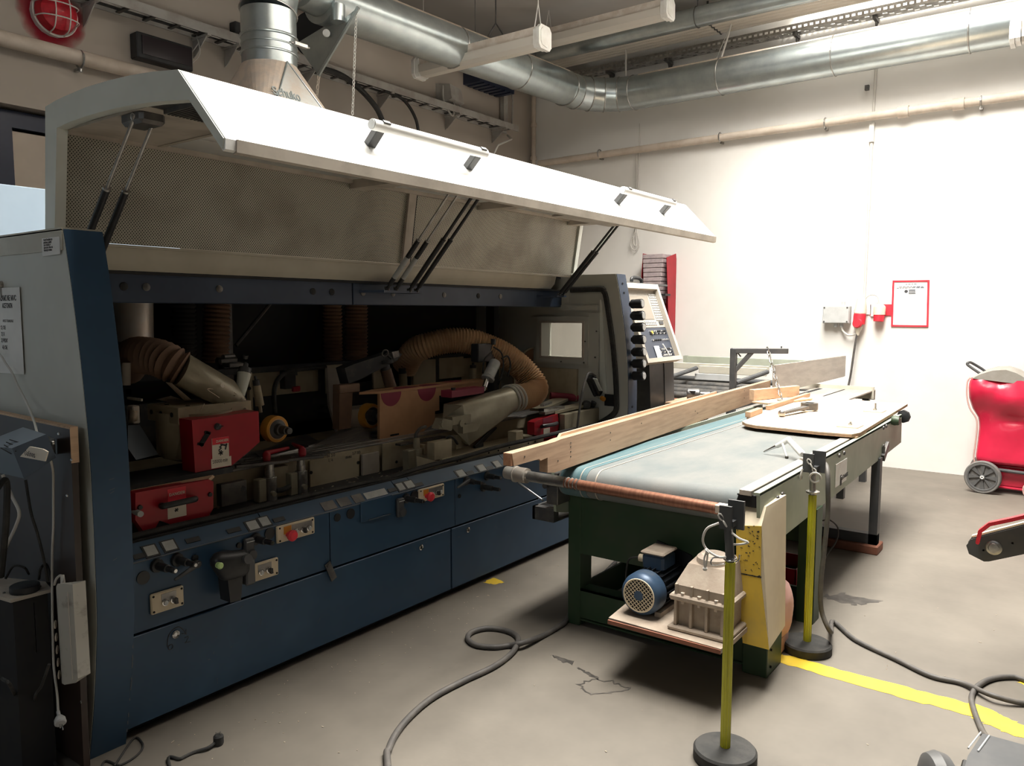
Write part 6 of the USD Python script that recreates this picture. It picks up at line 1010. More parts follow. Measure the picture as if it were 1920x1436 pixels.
obj('air_valve', [box((2.32, 3.5, 1.361), (2.43, 3.56, 1.386), 0.005), box((2.299, 3.55, 1.376), (2.411, 3.6, 1.413), 0.01), cyl((2.299, 3.52, 1.418), (2.38, 3.55, 1.419), 0.012), lathe([(0.014, 0), (0.016, 0.02)], (2.447, 3.55, 1.402), (0, -0.3, 1), 12), tube(spline([(2.348, 3.45, 1.362), (2.352, 3.42, 1.357), (2.33, 3.38, 1.342)], 4), 0.008, 8)], 'steel_dark', pl)
obj('mount_plate', box((2.485, 3.6, 1.324), (2.505, 3.57, 1.06), 0.003), 'table_cream', pl)
obj('plate_bolt', [lathe([(0.010, 0), (0.009, 0.005)], q, (0, -1, 0), 10) for q in ((2.481, 3.57, 1.24), (2.478, 3.57, 1.149))], 'dark_hole', pl, kind='stuff')
# yellow feed wheels
def feed_wheel(c, r, par=pl):
    c = V(*c); f = obj('feed_wheel', lathe([(r * 0.78, 0), (r * 0.97, 0.002), (r, 0.008), (r, 0.055), (r * 0.96, 0.06), (r * 0.5, 0.062)], c, (0, 1, 0), 36), 'wheel_orange', par, label='amber rubber feed wheel')
    obj('wheel_rim', ring(c + V(0, 0.002, 0), (0, 1, 0), r * 0.76, r * 0.035, 30, 6), 'rail_cream', f); obj('wheel_hub', lathe([(r * 0.74, 0.004), (r * 0.70, -0.002), (r * 0.45, -0.006), (r * 0.42, -0.03), (r * 0.32, -0.034), (r * 0.30, -0.075), (r * 0.22, -0.078)], c, (0, 1, 0), 28), 'steel_dark', f); obj('wheel_axle', lathe([(r * 0.24, -0.078), (r * 0.24, -0.098), (r * 0.08, -0.1)], c, (0, 1, 0), 18), 'steel_dark', f)
feed_wheel((2.501, 3.36, 1.037), 0.070); feed_wheel((3.35, 3.55, 0.999), 0.078); feed_wheel((4.723, 3.5, 1.011), 0.062)
obj('wheel_shaft', [cyl((2.49, 3.42, 1.03), (2.49, 4.2, 1.03), 0.03), cyl(V(*(3.321, 3.5, 1.007)), V(*(3.321, 3.5, 1.007)) + V(0, 0.7, 0), 0.035)], 'steel_dark', pl)
obj('gear_block', box((3.225, 3.6, 1.048), (3.495, 3.75, 0.915), 0.005), 'lip_grime', pl)
# rear structure
for a, b in (((2.76, 3.95, 1.316), (3.279, 3.97, 1.14)), ((3.286, 3.9, 1.305), (3.423, 3.92, 1.121)), ((3.692, 3.9, 1.271), (3.819, 3.92, 1.121)), ((4.032, 3.85, 1.3), (4.272, 3.88, 1.112)), ((4.36, 3.92, 1.297), (4.674, 3.94, 1.138)), ((4.7, 3.95, 1.28), (5.703, 3.97, 1.001)), ((5.61, 3.9, 1.106), (5.991, 3.93, 0.932))): obj('rear_plate', box(a, b, 0.003), 'table_cream', pl)
obj('rear_rail', [box((1.45, 3.93, 1.285), (5.1, 4.0, 1.32)), box((1.45, 4.0, 0.95), (5.15, 4.05, 1.16)), box((3.258, 3.93, 1.288), (3.323, 3.95, 1.127)), box((4.262, 3.88, 1.303), (4.341, 3.9, 1.138))], 'chip_pan', pl)
obj('rear_gusset', hull([V(*q) + V(0, d, 0) for q in ((3.209, 3.8, 1.296), (3.322, 3.8, 1.29), (3.323, 3.8, 0.999), (3.276, 3.8, 0.884), (3.22, 3.8, 1.061)) for d in (0, 0.02)]), 'lip_grime', pl)
for a, r_ in ((3.30, 0.012), (2.3, 0.02)): pass
obj('support_post', [box((2.62, 4.0, 1.0), (2.68, 4.06, 1.9))], 'steel_dark', pl); obj('brace', tube([(2.70, 4.0, 1.45), (2.95, 4.0, 1.70)], 0.012, 8), 'steel_dark', pl)
obj('support_post', [box((4.78, 3.7, 0.9), (4.84, 3.78, 1.72))], 'interior_dark', pl)
obj('vertical_duct', cyl((2.012, 3.9, 1.496), (2.019, 3.9, 1.765), 0.12, n=28), 'galv_dusty', pl)
for p0, p1, r_, m_ in (((2.372, 4, 1.336), (2.381, 4, 1.775), 0.062, 'interior_dark'), ((2.531, 3.95, 1.359), (2.56, 3.95, 1.779), 0.070, 'hose_brown'), ((3.471, 4.05, 1.27), (3.471, 4.05, 1.803), 0.062, 'hose_brown'), ((3.629, 4, 1.281), (3.641, 4, 1.806), 0.075, 'hose_brown')):
    obj('suction_hose', hose([p0, (V(*p0) + V(*p1)) / 2, p1], r_, 0.024, 0.006, 18), m_, pl)
obj('air_line', tube(spline([(2.738, 3.7, 1.069), (2.75, 3.72, 1.189), (2.8, 3.75, 1.254), (2.903, 3.8, 1.289), (3.048, 3.85, 1.297), (3.277, 3.9, 1.295)], 6), 0.014, 10), 'black_rubber', pl)
obj('sensor_block', [box((2.926, 3.85, 1.285), (3.004, 3.9, 1.183)), box((2.892, 3.82, 1.298), (2.995, 3.85, 1.264))], 'black_plastic', pl); obj('sensor_tip', box((2.977, 3.84, 1.195), (3.032, 3.86, 1.163), 0.004), 'red_paint', pl)
obj('pressure_arm', [hull([V(*q) + V(0, d, 0) for q in ((3.147, 3.6, 1.309), (3.223, 3.6, 1.33), (3.574, 3.6, 1.395), (3.636, 3.6, 1.371), (3.587, 3.6, 1.332), (3.295, 3.6, 1.241), (3.178, 3.6, 1.21)) for d in (-0.03, 0.05)]), lathe([(0.04, 0), (0.04, 0.02)], (3.49, 3.56, 1.318), (0, 0.2, 1), 16), cyl((3.534, 3.57, 1.349), (3.483, 3.57, 1.386), 0.008)], 'chip_pan', pl, label='dark cast pressure arm')
obj('pressure_ring', [ring((3.473, 3.56, 1.386), (0.2, 1, 0.3), 0.022, 0.005, 18, 6), hull([V(*q) for q in ((3.534, 3.56, 1.391), (3.596, 3.56, 1.398), (3.601, 3.56, 1.36), (3.547, 3.56, 1.349), (3.607, 3.6, 1.372))])], 'steel_dark', pl)
obj('wood_post', [hull([V(*q) + V(0, d, 0) for q in ((3.088, 3.55, 1.213), (3.193, 3.55, 1.211), (3.17, 3.55, 0.947), (3.078, 3.55, 0.946)) for d in (0, 0.06)]), box((3.08, 3.54, 1.214), (3.241, 3.6, 1.162), 0.004)], 'hose_brown', pl)
# olive funnel and big tan hose
obj('suction_chute', [loft((4.289, 3.16, 1.056), 0.082, (1, -0.1, 0.2), [V(*q) for q in ((3.71, 3.28, 1.061), (3.632, 3.22, 0.979), (3.71, 3.12, 1.063), (3.748, 3.1, 0.806), (3.772, 3.2, 0.816), (4.109, 3.28, 1.042))])], 'chute_olive', pl, label='olive suction funnel at the large tan hose', smooth=28)
for o_ in ((4.301, 3.16, 1.055), (4.332, 3.155, 1.056), (4.271, 3.165, 1.053)): obj('hose_clamp', ring(o_, (1, -0.1, 0.2), 0.090, 0.009, 30, 8), 'rail_cream', pl)
obj('suction_hose', hose([(3.991, 3.9, 1.247), (3.981, 3.8, 1.364), (4.011, 3.7, 1.411), (4.122, 3.6, 1.444), (4.235, 3.5, 1.439), (4.347, 3.42, 1.396), (4.461, 3.34, 1.329), (4.581, 3.26, 1.214), (4.609, 3.19, 1.115), (4.54, 3.16, 1.068), (4.434, 3.155, 1.055), (4.295, 3.16, 1.055)], 0.086, 0.020, 0.007, 24), 'hose_tan', pl, label='large ribbed tan suction hose')
obj('chute_bracket', [hull([V(*q) + V(0, d, 0) for q in ((3.499, 3.12, 1.005), (3.593, 3.12, 0.982), (3.582, 3.12, 0.923), (3.46, 3.12, 0.945)) for d in (-0.02, 0.04)]), box((3.585, 3.1, 1.004), (3.766, 3.15, 0.953)), box((3.686, 3.1, 0.943), (3.933, 3.14, 0.889)), lathe([(0.02, 0), (0.022, 0.03)], (3.668, 3.12, 0.956), (0, -1, 0), 14), lathe([(0.018, 0), (0.02, 0.03)], (3.494, 3.12, 0.97), (0, -1, 0), 14)], 'chute_olive', pl)
obj('guide_bar', [obox(V(*(3.467, 3.25, 0.859)), (1, 0.05, -0.02), (0, 0, 1), 0.42, 0.012, 0.05, 0.002), tube(spline([(3.368, 3.2, 0.891), (3.373, 3.2, 0.922), (3.406, 3.2, 0.947), (3.474, 3.22, 0.947)], 4), 0.010, 8)], 'steel_dark', pl)
obj('fixture_block', [box((3.375, 3.12, 0.878), (3.536, 3.06, 0.771), 0.003), box((3.376, 3.2, 0.857), (3.395, 3.14, 0.796), 0.003)], 'table_cream', pl); obj('fixture_block', box((4.22, 3.15, 0.835), (4.305, 3.08, 0.76), 0.003), 'table_cream', pl); obj('fixture_block', box((3.689, 3.2, 0.869), (3.746, 3.16, 0.783), 0.003), 'table_cream', pl)
obj('side_tray', [hull([V(*q) for q in ((3.223, 3.06, 0.821), (3.415, 3.03, 0.757), (3.414, 3.03, 0.709), (3.231, 3.06, 0.726))] + [V(*(3.244, 3.08, 0.816)), V(*(3.252, 3.08, 0.72))]), box((3.416, 3.035, 0.776), (4.489, 3.05, 0.704) + V(0, 0, -0.035)), prism_z([(3.40, 3.04), (4.62, 3.04), (4.62, 3.3), (3.34, 3.28)], 0.745, 0.752)], 'table_cream', pl)
obj('tray_hole', [cyl((x_, 3.033, z_), (x_, 3.03, z_), 0.006, n=8) for x_, z_ in ((3.55, 0.745), (3.58, 0.747), (3.86, 0.75), (3.96, 0.75), (4.08, 0.752), (4.30, 0.752), (4.38, 0.752))], 'dark_hole', pl, kind='stuff')
obj('clamp_post', [cyl((3.33, 3.16, 0.715), (3.33, 3.16, 0.84), 0.034), box((3.24, 3.14, 0.715), (3.30, 3.19, 0.84), 0.004), lathe([(0.02, 0), (0.018, 0.03)], (3.33, 3.13, 0.765), (0, -1, 0), 12), cyl((3.33, 3.16, 0.83), (3.33, 3.16, 0.90), 0.02)], 'chute_olive', pl)
obj('cable_bundle', [tube(spline([V(*(4.008, 3.2, 0.777)) - V(0, 0, 0.01 * k), V(*(3.923, 3.2, 0.761)) - V(0, 0, 0.007 * k), V(*(4.111, 3.25, 0.813)) - V(0, 0, 0.007 * k), V(*(4.283, 3.3, 0.836))], 5), 0.008, 6) for k in range(4)] + [tube(spline([(3.524, 3.1, 0.88), (3.546, 3.08, 0.892), (3.604, 3.1, 0.863), (3.657, 3.12, 0.827)], 5), 0.008, 6)], 'black_rubber', pl, kind='stuff')
# pneumatic cylinder, round guard, right-hand details
obj('press_cylinder', [cyl((4.272, 3.3, 1.294), (4.155, 3.27, 1.199), 0.040, n=20), cyl((4.161, 3.27, 1.203), (4.15, 3.27, 1.189), 0.046)], 'sticker_silver', pl); obj('press_rod', [cyl((4.144, 3.27, 1.193), (4.102, 3.26, 1.138), 0.018), cyl((4.108, 3.26, 1.145), (4.096, 3.26, 1.117), 0.012)], 'chrome', pl)
obj('valve_block', [box((4.151, 3.35, 1.427), (4.44, 3.42, 1.3), 0.006), lathe([(0.016, 0), (0.018, 0.04)], (4.292, 3.33, 1.419), (0, 0, 1), 12)], 'black_plastic', pl)
obj('air_line', [tube(spline([(4.254, 3.3, 1.406), (4.293, 3.26, 1.362), (4.304, 3.25, 1.276), (4.293, 3.26, 1.202), (4.282, 3.28, 1.138)], 6), 0.006, 6), tube(spline([(4.28, 3.25, 1.325), (4.34, 3.24, 1.338), (4.372, 3.24, 1.273), (4.354, 3.25, 1.195)], 6), 0.006, 6), tube(spline([(4.224, 3.3, 1.363), (4.153, 3.3, 1.319), (4.16, 3.32, 1.226)], 6), 0.006, 6)], 'black_rubber', pl)
obj('round_guard', [prism_y(sg.Point((5.2, 3.62, 1.093)[0], (5.2, 3.62, 1.093)[2]).buffer(0.26), 3.62, 3.64), box((5.393, 3.7, 1.175), (5.593, 3.68, 0.979))], 'hose_brown', pl, label='round brown guard disc'); 
gc_ = V(*(5.192, 3.615, 1.094)); obj('guard_edge', ring(gc_, (0, 1, 0), 0.262, 0.008, 40, 6), 'chute_olive', pl)
obj('dust_roll', tube([(5.046, 3.35, 0.992), (5.208, 3.2, 0.971)], 0.03, 12), 'magenta_paint', pl)
rg_ = [(4.381, 3.04, 0.885), (4.427, 3.04, 0.895), (4.678, 3.04, 0.913), (4.694, 3.04, 0.818), (4.638, 3.04, 0.716), (4.488, 3.04, 0.728), (4.468, 3.04, 0.769), (4.382, 3.04, 0.799)]
g3 = obj('red_guard', prism_y([(q[0], q[2]) for q in rg_], 3.04, 3.10), 'red_paint', pl, label='small red guard with black grab bar near the outfeed')
obj('grab_bar', tube(spline([V(*(4.474, 3.04, 0.844)), V(*(4.428, 3, 0.857)), V(*(4.527, 2.99, 0.857)), V(*(4.597, 3, 0.856)), V(*(4.665, 3.04, 0.848))], 4), 0.014, 8), 'black_plastic', g3); obj('warning_sticker', box((4.493, 3.04, 0.827), (4.573, 3.038, 0.786)), 'sticker_white', g3); obj('warning_sticker', box((4.485, 3.04, 0.922) - V(0, 0, 0.02), (4.607, 3.038, 0.867)), 'magenta_paint', g3)
obj('outfeed_shelf', [box((5.032, 3.3, 0.913), (5.389, 3.1, 0.824)), box((4.708, 3.05, 0.909), (5.301, 3, 0.749), 0.003), obox(V(*(4.882, 3.25, 0.948)), (1, 0.1, 0.1), (0, 0, 1), 0.4, 0.02, 0.12), obox(V(*(4.909, 3.1, 0.928)), (1, 0, 0.02), (0, 0, 1), 0.5, 0.02, 0.10)], 'chute_olive', pl)
obj('shelf_tools', [obox(V(*(4.645, 3.12, 0.984)), (1, 0.3, 0), (0, 0, 1), 0.2, 0.015, 0.03), obox(V(*(4.692, 3.1, 0.946)), (1, -0.1, 0), (0, 0, 1), 0.24, 0.02, 0.05), obox(V(*(4.627, 3.08, 0.931)), (1, 0.05, 0), (0, 0, 1), 0.2, 0.02, 0.05)], 'steel', pl); obj('shelf_tools', [lathe([(0.03, 0), (0.035, 0.03), (0.025, 0.05)], (5.082, 3.05, 0.919), (0, -0.3, 1), 12), lathe([(0.02, 0), (0.022, 0.04)], (5.177, 3.05, 0.918), (0, -0.5, 1), 12)], 'charcoal', pl)
ll = thing('hand_lamp', 'black and white hand controller with orange button hung inside the outfeed end', 'controller', V(*(5.101, 2.96, 1.062)))
l0, l1 = V(*(5.084, 2.97, 1.156)), V(*(5.2, 2.97, 1.021)); ld = unit(l1 - l0)
obj('housing', [obox((l0 + l1) / 2 + V(-0.02, 0.03, 0), ld, (0, 1, 0), 0.19, 0.07, 0.06, 0.01), tube([V(*(5.065, 3, 1.123)), V(*(5.139, 3, 1.007))], 0.012, 8)], 'black_plastic', ll); obj('face_plate', obox((l0 + l1) / 2 + V(-0.045, -0.01, 0.01), ld, (0, 1, 0), 0.13, 0.045, 0.01, 0.003), 'rim_grey', ll)
obj('button', lathe([(0.018, 0), (0.018, 0.03)], l1 + V(-0.03, -0.01, -0.03), (-0.5, -1, -0.3), 14), 'orange_label', ll); obj('cable', tube(spline([l0 + V(0, 0, 0.01), V(*(5.02, 2.97, 1.192)), V(*(4.967, 2.97, 1.176)), V(*(4.891, 2.96, 1.079)), V(*(4.848, 2.96, 0.945)), V(*(4.807, 2.96, 0.752))], 8), 0.009, 8), 'cable_grey', ll)
obj('left_stack', [box((1.71, 3.35, 1.162), (1.742, 3.3, 1.24), 0.004), box((1.738, 3.4, 1.271), (1.746, 3.28, 1.26)), box((1.785, 3.5, 1.27), (1.785, 3.45, 1.298), 0.003), cyl((1.787, 3.5, 1.314), (1.792, 3.5, 1.416), 0.02)], 'lip_grime', pl); obj('side_chute', [hull([V(*q) for q in ((1.661, 3.25, 1.167), (1.738, 3.3, 1.156), (1.773, 3.22, 1.028), (1.611, 3.1, 1.043), (1.58, 3.1, 1.096))])], 'device_slate', pl)
obj('chip_heap', hull([V(*q) for q in ((1.721, 3.36, 1.238), (1.731, 3.3, 1.218), (1.724, 3.29, 1.177), (1.687, 3.3, 1.165), (1.696, 3.27, 1.212))]), 'shaving', pl)
# MDF cover and red tray lying in the machine
t = thing('mdf_cover', 'tan board cover with dark red half circles standing on the planer table', 'board cover', (3.6, 3.4, 0.88))
mf = [(3.249, 3.38, 1.161), (3.778, 3.38, 1.151), (3.781, 3.38, 1.005), (3.738, 3.38, 1.003), (3.737, 3.38, 0.926), (3.637, 3.38, 0.893), (3.636, 3.38, 0.863), (3.243, 3.38, 0.881)]
obj('front_board', prism_y([(q[0], q[2]) for q in mf], 3.38, 3.40), 'mdf', t); ztop = mf[0][2]
obj('lid_board', [prism_z([(3.14, 3.44), (3.24, 3.378), (4.30, 3.378), (4.30, 3.48), (4.1, 3.52), (3.3, 3.50)], ztop - 0.002, ztop + 0.012), box((3.27, 3.385, 1.10), (4.29, 3.40, ztop - 0.002))], 'mdf', t)
for cx_, cz_, r_ in ((3.343, ztop, 0.086), (3.662, ztop, 0.084)):
    obj('red_half_circle', prism_y(sg.Point(cx_, cz_).buffer(r_).intersection(sg.box(3, 0.5, 5, cz_ - 0.002)), 3.3785, 3.38), 'magenta_paint', t)
for cx_, r_ in ((3.50, 0.10), (3.72, 0.09), (4.02, 0.10)): obj('red_half_circle', prism_z(sg.Point(cx_, 3.38 if cx_ < 3.8 else 3.52).buffer(r_).intersection(sg.box(3.2, 3.379, 4.3, 3.5)), ztop + 0.012, ztop + 0.0128), 'magenta_paint', t)
obj('bottom_slot', box((3.332, 3.38, 0.891), (3.404, 3.378, 0.901)), 'dark_hole', t)
t = thing('red_tray', 'small dark red tray resting on the olive suction funnel', 'tray', (3.86, 3.25, 1.12))
obj('body', hull([V(*q) for q in ((3.697, 3.2, 1.15), (4.026, 3.2, 1.151), (4.026, 3.2, 1.109), (3.696, 3.2, 1.106))] + [V(*q) + V(0, 0.09, 0) for q in ((3.697, 3.2, 1.15), (4.026, 3.2, 1.151), (4.026, 3.2, 1.109), (3.696, 3.2, 1.106))]), 'magenta_paint', t, smooth=10); obj('knob', lathe([(0.014, 0), (0.016, 0.014)], (3.735, 3.22, 1.152), (0, 0, 1), 12), 'black_plastic', t)

# ---------------------------------------------------------------- console behind the outfeed end
k_ = thing('control_console', 'cream framed control console with keypad and switches behind the planer', 'control console', (5.8, 2.85, 0))
cu, cv = V(1, 0, 0), unit(V(0, 0.24, 0.622)); co = V(5.72, 2.74, 1.24)
def on_console(u0, u1, v0, v1, w0, w1, m, name, par=k_, r=0.0): return obj(name, prism(sg.box(u0, v0, u1, v1), w0, w1, co, cu, cv), m, par)
HH = 0.667
fr_ = sg.box(-0.30, 0, 0.335, HH); obj('frame', prism(fr_.difference(sg.box(-0.26, 0.035, 0.295, HH - 0.045)), -0.02, 0.045, co, cu, cv), 'console_frame', k_); obj('housing', prism(sg.box(-0.295, 0.005, 0.33, HH - 0.005), -0.14, -0.0, co, cu, cv), 'console_frame', k_)
on_console(-0.26, 0.295, 0.30, HH - 0.045, -0.002, 0.006, 'keypad', 'keypad_panel'); on_console(-0.22, 0.14, 0.37, 0.57, 0.006, 0.009, 'screen_beige', 'screen')
on_console(-0.26, 0.295, 0.035, 0.295, -0.002, 0.006, 'console_navy', 'switch_panel')
keys = [prism(sg.box(u, v, u + 0.018, v + 0.014), 0.006, 0.011, co, cu, cv) for u in np.arange(0.17, 0.28, 0.026) for v in np.arange(0.36, 0.60, 0.022)] + [prism(sg.box(u, v, u + 0.02, v + 0.014), 0.006, 0.011, co, cu, cv) for u in np.arange(-0.05, 0.14, 0.03) for v in (0.32, 0.34)]
obj('keys', keys, 'plastic_grey', k_, kind='stuff'); on_console(0.20, 0.27, 0.325, 0.35, 0.006, 0.012, 'charcoal', 'key_block')
rng = np.random.default_rng(4)
for v in (0.245, 0.265, 0.19, 0.11, 0.085, 0.06):
    for u in np.arange(-0.02 if v > 0.15 else 0.05, 0.26, 0.034):
        o = co + cu * u + cv * v; n_ = np.cross(cu, cv); obj('switch_button', lathe([(0.009, 0), (0.009, 0.012), (0.006, 0.018)], o, n_, 10), 'chrome' if rng.random() < 0.6 else 'black_plastic', k_)
obj('yellow_button', lathe([(0.014, 0), (0.014, 0.02)], co + cu * 0.0 + cv * 0.255, np.cross(cu, cv), 12), 'chain_guard_yellow', k_)
obj('paper_tag', obox(co + cu * 0.0 + cv * 0.09 + np.cross(cu, cv) * 0.012, unit(V(1, 0, 0) + 0.0 * cv), cv + 0.25 * cu, 0.09, 0.10, 0.002), 'paper', k_); obj('pen', tube([co + cu * 0.11 + cv * 0.15 + np.cross(cu, cv) * 0.02, co + cu * 0.17 + cv * 0.05 + np.cross(cu, cv) * 0.02], 0.005, 6), 'plastic_white', k_)
obj('top_plate', [box((5.42, 2.94, 1.868), (6.25, 3.12, 1.882))], 'charcoal', k_); obj('carry_handle', [tube(spline([(5.795, 3.05, 1.896), (5.803, 3.05, 1.923), (5.85, 3.05, 1.931), (5.927, 3.05, 1.929), (5.966, 3.05, 1.915), (5.977, 3.05, 1.888)], 3), 0.015, 8)], 'black_plastic', k_)
obj('post', [hull([V(*q) for q in ((5.60, 2.78, 1.25), (5.86, 2.78, 1.25), (5.60, 2.98, 1.25), (5.86, 2.98, 1.25), (5.74, 2.78, 0), (6.0, 2.78, 0), (5.74, 2.98, 0), (6.0, 2.98, 0))])], 'black_plastic', k_); obj('post_side', hull([V(*q) for q in ((5.86, 2.775, 1.26), (6.04, 2.775, 1.26), (5.86, 2.98, 1.26), (6.04, 2.98, 1.26), (6.0, 2.775, 0), (6.16, 2.775, 0), (6.0, 2.98, 0), (6.16, 2.98, 0))]), 'charcoal', k_)
obj('base_plate', box((5.6, 2.7, 0), (6.3, 3.1, 0.02)), 'charcoal', k_)

# ---------------------------------------------------------------- left edge: papers, board, counter, power strip, cabinet
XL = XA - 0.0045
def paper_on_panel(name, label, c4, lines, head=None):
    t = thing(name, label, 'paper notice', (XL, float(c4[0][1]), float(c4[2][2])))
    q = [V(*p_) for p_ in c4]; g = sg.Polygon([(p_[1], p_[2]) for p_ in q]); obj('sheet', prism_x(g, XL - 0.0012, XL), 'paper', t)
    out = []
    for s, h, px, w in lines: out.append(text(s, h, V(XL - 0.0014, px[1], px[2]), (0, -1, 0), (0, 0, 1), h > 0.012, 0.0004, w))
    if out: obj('print', out, 'ink', t)
    return t
paper_on_panel('paper_notice', 'small white printed label at the top corner of the grey end panel', ((1.265, 3.022, 1.907), (1.265, 2.884, 1.907), (1.265, 2.886, 1.847), (1.265, 3.023, 1.844)), [(s, 0.008, V(*(1.265, 3.009, 1.897)) - V(0, 0, 0.009 * k), 0.07 - 0.008 * (k % 3)) for k, s in enumerate(('Valyti kasdien po', 'pamainos stakles', 'nuo dulkiu ir', 'pjuvenu likuciu', 'nesutepti velenu'))])
paper_on_panel('paper_notice', 'large curled white sheet with bold heading taped to the grey end panel', ((1.265, 3.561, 1.738), (1.265, 3.231, 1.738), (1.265, 3.232, 1.41), (1.265, 3.612, 1.402)), [('DRAUKIAMI NE MVC', 0.020, (1.265, 3.475, 1.689), 0.21), ('ACETONON', 0.018, (1.265, 3.393, 1.661), 0.09), ('HOST DRAUKAI', 0.010, (1.265, 3.396, 1.606), 0.095), ('1) OE', 0.014, (1.265, 3.42, 1.578), 0.045), ('2) X', 0.014, (1.265, 3.418, 1.553), 0.03), ('3) PRINT', 0.014, (1.265, 3.422, 1.528), 0.06), ('4) OE', 0.014, (1.265, 3.415, 1.501), 0.045)])
t = thing('brown_board', 'dark brown board with pale edge leaning against the grey end panel', 'board', (1.22, 3.1, 0))
bp_ = [(2.772, 1.247), (4.0, 1.26), (4.0, 0.02), (2.80, 0.02), (2.80, 0.16)]
obj('board', prism_x(bp_, 1.218, 1.240), 'board_brown', t); obj('edge_band', [prism_x([(2.771, 1.2475), (4.0, 1.2605), (4.0, 1.268), (2.771, 1.255)], 1.216, 1.242), prism_x([(2.769, 1.255), (2.772, 1.255), (2.774, 1.13), (2.771, 1.13)], 1.216, 1.242)], 'timber_light', t)
obj('screw', [lathe([(0.006, 0), (0.004, 0.003)], q, (-1, 0, 0), 8) for q in ((1.217, 2.858, 1.224), (1.217, 2.818, 1.011), (1.217, 2.772, 1.142), (1.217, 2.794, 0.27))], 'chrome', t, kind='stuff')
t = thing('counter_box', 'dark slate hexagonal counter box with torn paper label beside the brown board', 'counter', (1.0, 2.75, 0.9))
cx0 = 1.02
hx = [(1.06, 3.017, 1.205), (1.12, 2.896, 1.255), (1.12, 2.719, 1.248), (1.12, 2.659, 1.174), (1.05, 2.721, 1.113), (1.02, 2.729, 1.215)]
f1 = [(1.02, 2.727, 1.215), (1.08, 2.624, 1.262), (1.09, 2.587, 1.19), (1.03, 2.677, 1.122)]; dpt = V(-0.06, 0.20, 0.03)
hb_ = hull([V(*q) for q in f1] + [V(*q) for q in ((1.13, 2.921, 1.252), (1.06, 3.137, 1.176), (1.06, 3.079, 1.097), (1.15, 2.919, 1.102))]); obj('housing', hb_, 'device_slate', t, smooth=10)
tp = [V(*q) for q in ((1.025, 2.833, 1.214), (1.06, 2.74, 1.252))]
lb = [(1, 2.619, 1.203), (1.01, 2.573, 1.238), (1.015, 2.495, 1.238), (1.015, 2.463, 1.233), (1.01, 2.473, 1.204)]
obj('paper_label', hull([V(*q) for q in lb] + [V(*q) + V(0.004, 0, 0) for q in lb]), 'sticker_white', t)
obj('handwriting', [text('Galines', 0.016, V(*(0.998, 2.58, 1.213)), (0.12, -1, -0.06), (0, 0, 1), False, 0.0006, 0.055)], 'ink', t)
obj('front_lines', [tube([a_, b_], 0.0018, 5) for a_, b_ in (((1.022, 2.818, 1.206), (1.018, 2.731, 1.197)), ((1.03, 2.813, 1.215), (1.025, 2.712, 1.206)), ((1.04, 2.822, 1.222), (1.04, 2.702, 1.215)), ((1.05, 2.822, 1.229), (1.05, 2.694, 1.225)))], 'dark_hole', t)
obj('bracket', [hull([V(*q) for q in ((1.16, 2.805, 1.229), (1.19, 2.825, 1.212), (1.19, 2.827, 1.158), (1.15, 2.754, 1.194))] + [V(*(1.215, 2.885, 1.203)), V(*(1.215, 2.887, 1.148))]), lathe([(0.008, 0), (0.006, 0.006)], (1.15, 2.747, 1.213), (-1, -0.3, 0), 10)], 'steel', t)
put(obj('white_cable', tube(spline([(1.24, 3.434, 1.5), (1.24, 3.367, 1.477), (1.24, 3.331, 1.451), (1.235, 3.264, 1.418), (1.23, 3.202, 1.369), (1.22, 3.11, 1.314), (1.18, 2.956, 1.263), (1.13, 2.808, 1.237), (1.15, 2.795, 1.181), (1.19, 2.854, 1.103), (1.2, 2.885, 1.003), (1.2, 2.897, 0.895), (1.2, 2.919, 0.785), (1.19, 2.913, 0.633), (1.19, 2.926, 0.48), (1.19, 2.931, 0.371), (1.17, 2.867, 0.298), (1.15, 2.818, 0.256)], 8), 0.0042, 8), 'cable_white'), 'white cable hanging from the large sheet past the counter box to the plug', 'cable')
t = thing('hanging_plug', 'grey mains plug dangling by its cable beside the brown board', 'plug', V(*(1.15, 2.811, 0.207)))
pd = unit(V(*(1.13, 2.748, 0.222)) - V(*(1.15, 2.818, 0.254))); po = V(*(1.15, 2.818, 0.256))
obj('body', [lathe([(0.006, 0), (0.006, 0.02), (0.011, 0.024), (0.018, 0.036), (0.019, 0.052), (0.015, 0.056)], po, pd, 18)], 'plastic_grey', t); obj('pin', [cyl(po + pd * 0.056 + V(0, s_ * 0.0095, 0), po + pd * 0.078 + V(0, s_ * 0.0095, 0), 0.0024, n=8) for s_ in (-1, 1)], 'chrome', t)
t = thing('power_strip', 'dirty white five-socket power strip hung on the brown board', 'power strip', V(*(1.19, 2.815, 0.52)))
ps = [(1.15, 2.782, 0.712), (1.17, 2.704, 0.731), (1.17, 2.701, 0.402), (1.15, 2.777, 0.371)]
st = hull([V(*q) + V(0, 0, 0) for q in ps] + [V(*q) + V(0.045, 0.006, 0) for q in ps] + [V(*(1.15, 2.768, 0.726)), V(*(1.17, 2.723, 0.734)), V(*(1.17, 2.718, 0.382)), V(*(1.15, 2.757, 0.371))])
obj('housing', st, 'strip_dirty', t, smooth=30)
a_, b_ = V(*(1.148, 2.783, 0.59)), V(*(1.148, 2.774, 0.389))
for q in np.linspace(0.06, 0.94, 5):
    o = a_ + (b_ - a_) * q + V(-0.006, 0.010, 0); s_ = obj('socket', lathe([(0.0135, -0.002), (0.015, 0.001)], o + V(0.004, 0, 0), (-1, 0.75, 0), 20), 'lip_grime', t); obj('socket_hole', lathe([(0.011, 0.001), (0.011, 0.002)], o + V(0.004, 0, 0), (-1, 0.75, 0), 16), 'dark_hole', t)
obj('seam', tube([(1.158, 2.715, 0.706), (1.158, 2.713, 0.4)], 0.0012, 4), 'lip_grime', t)
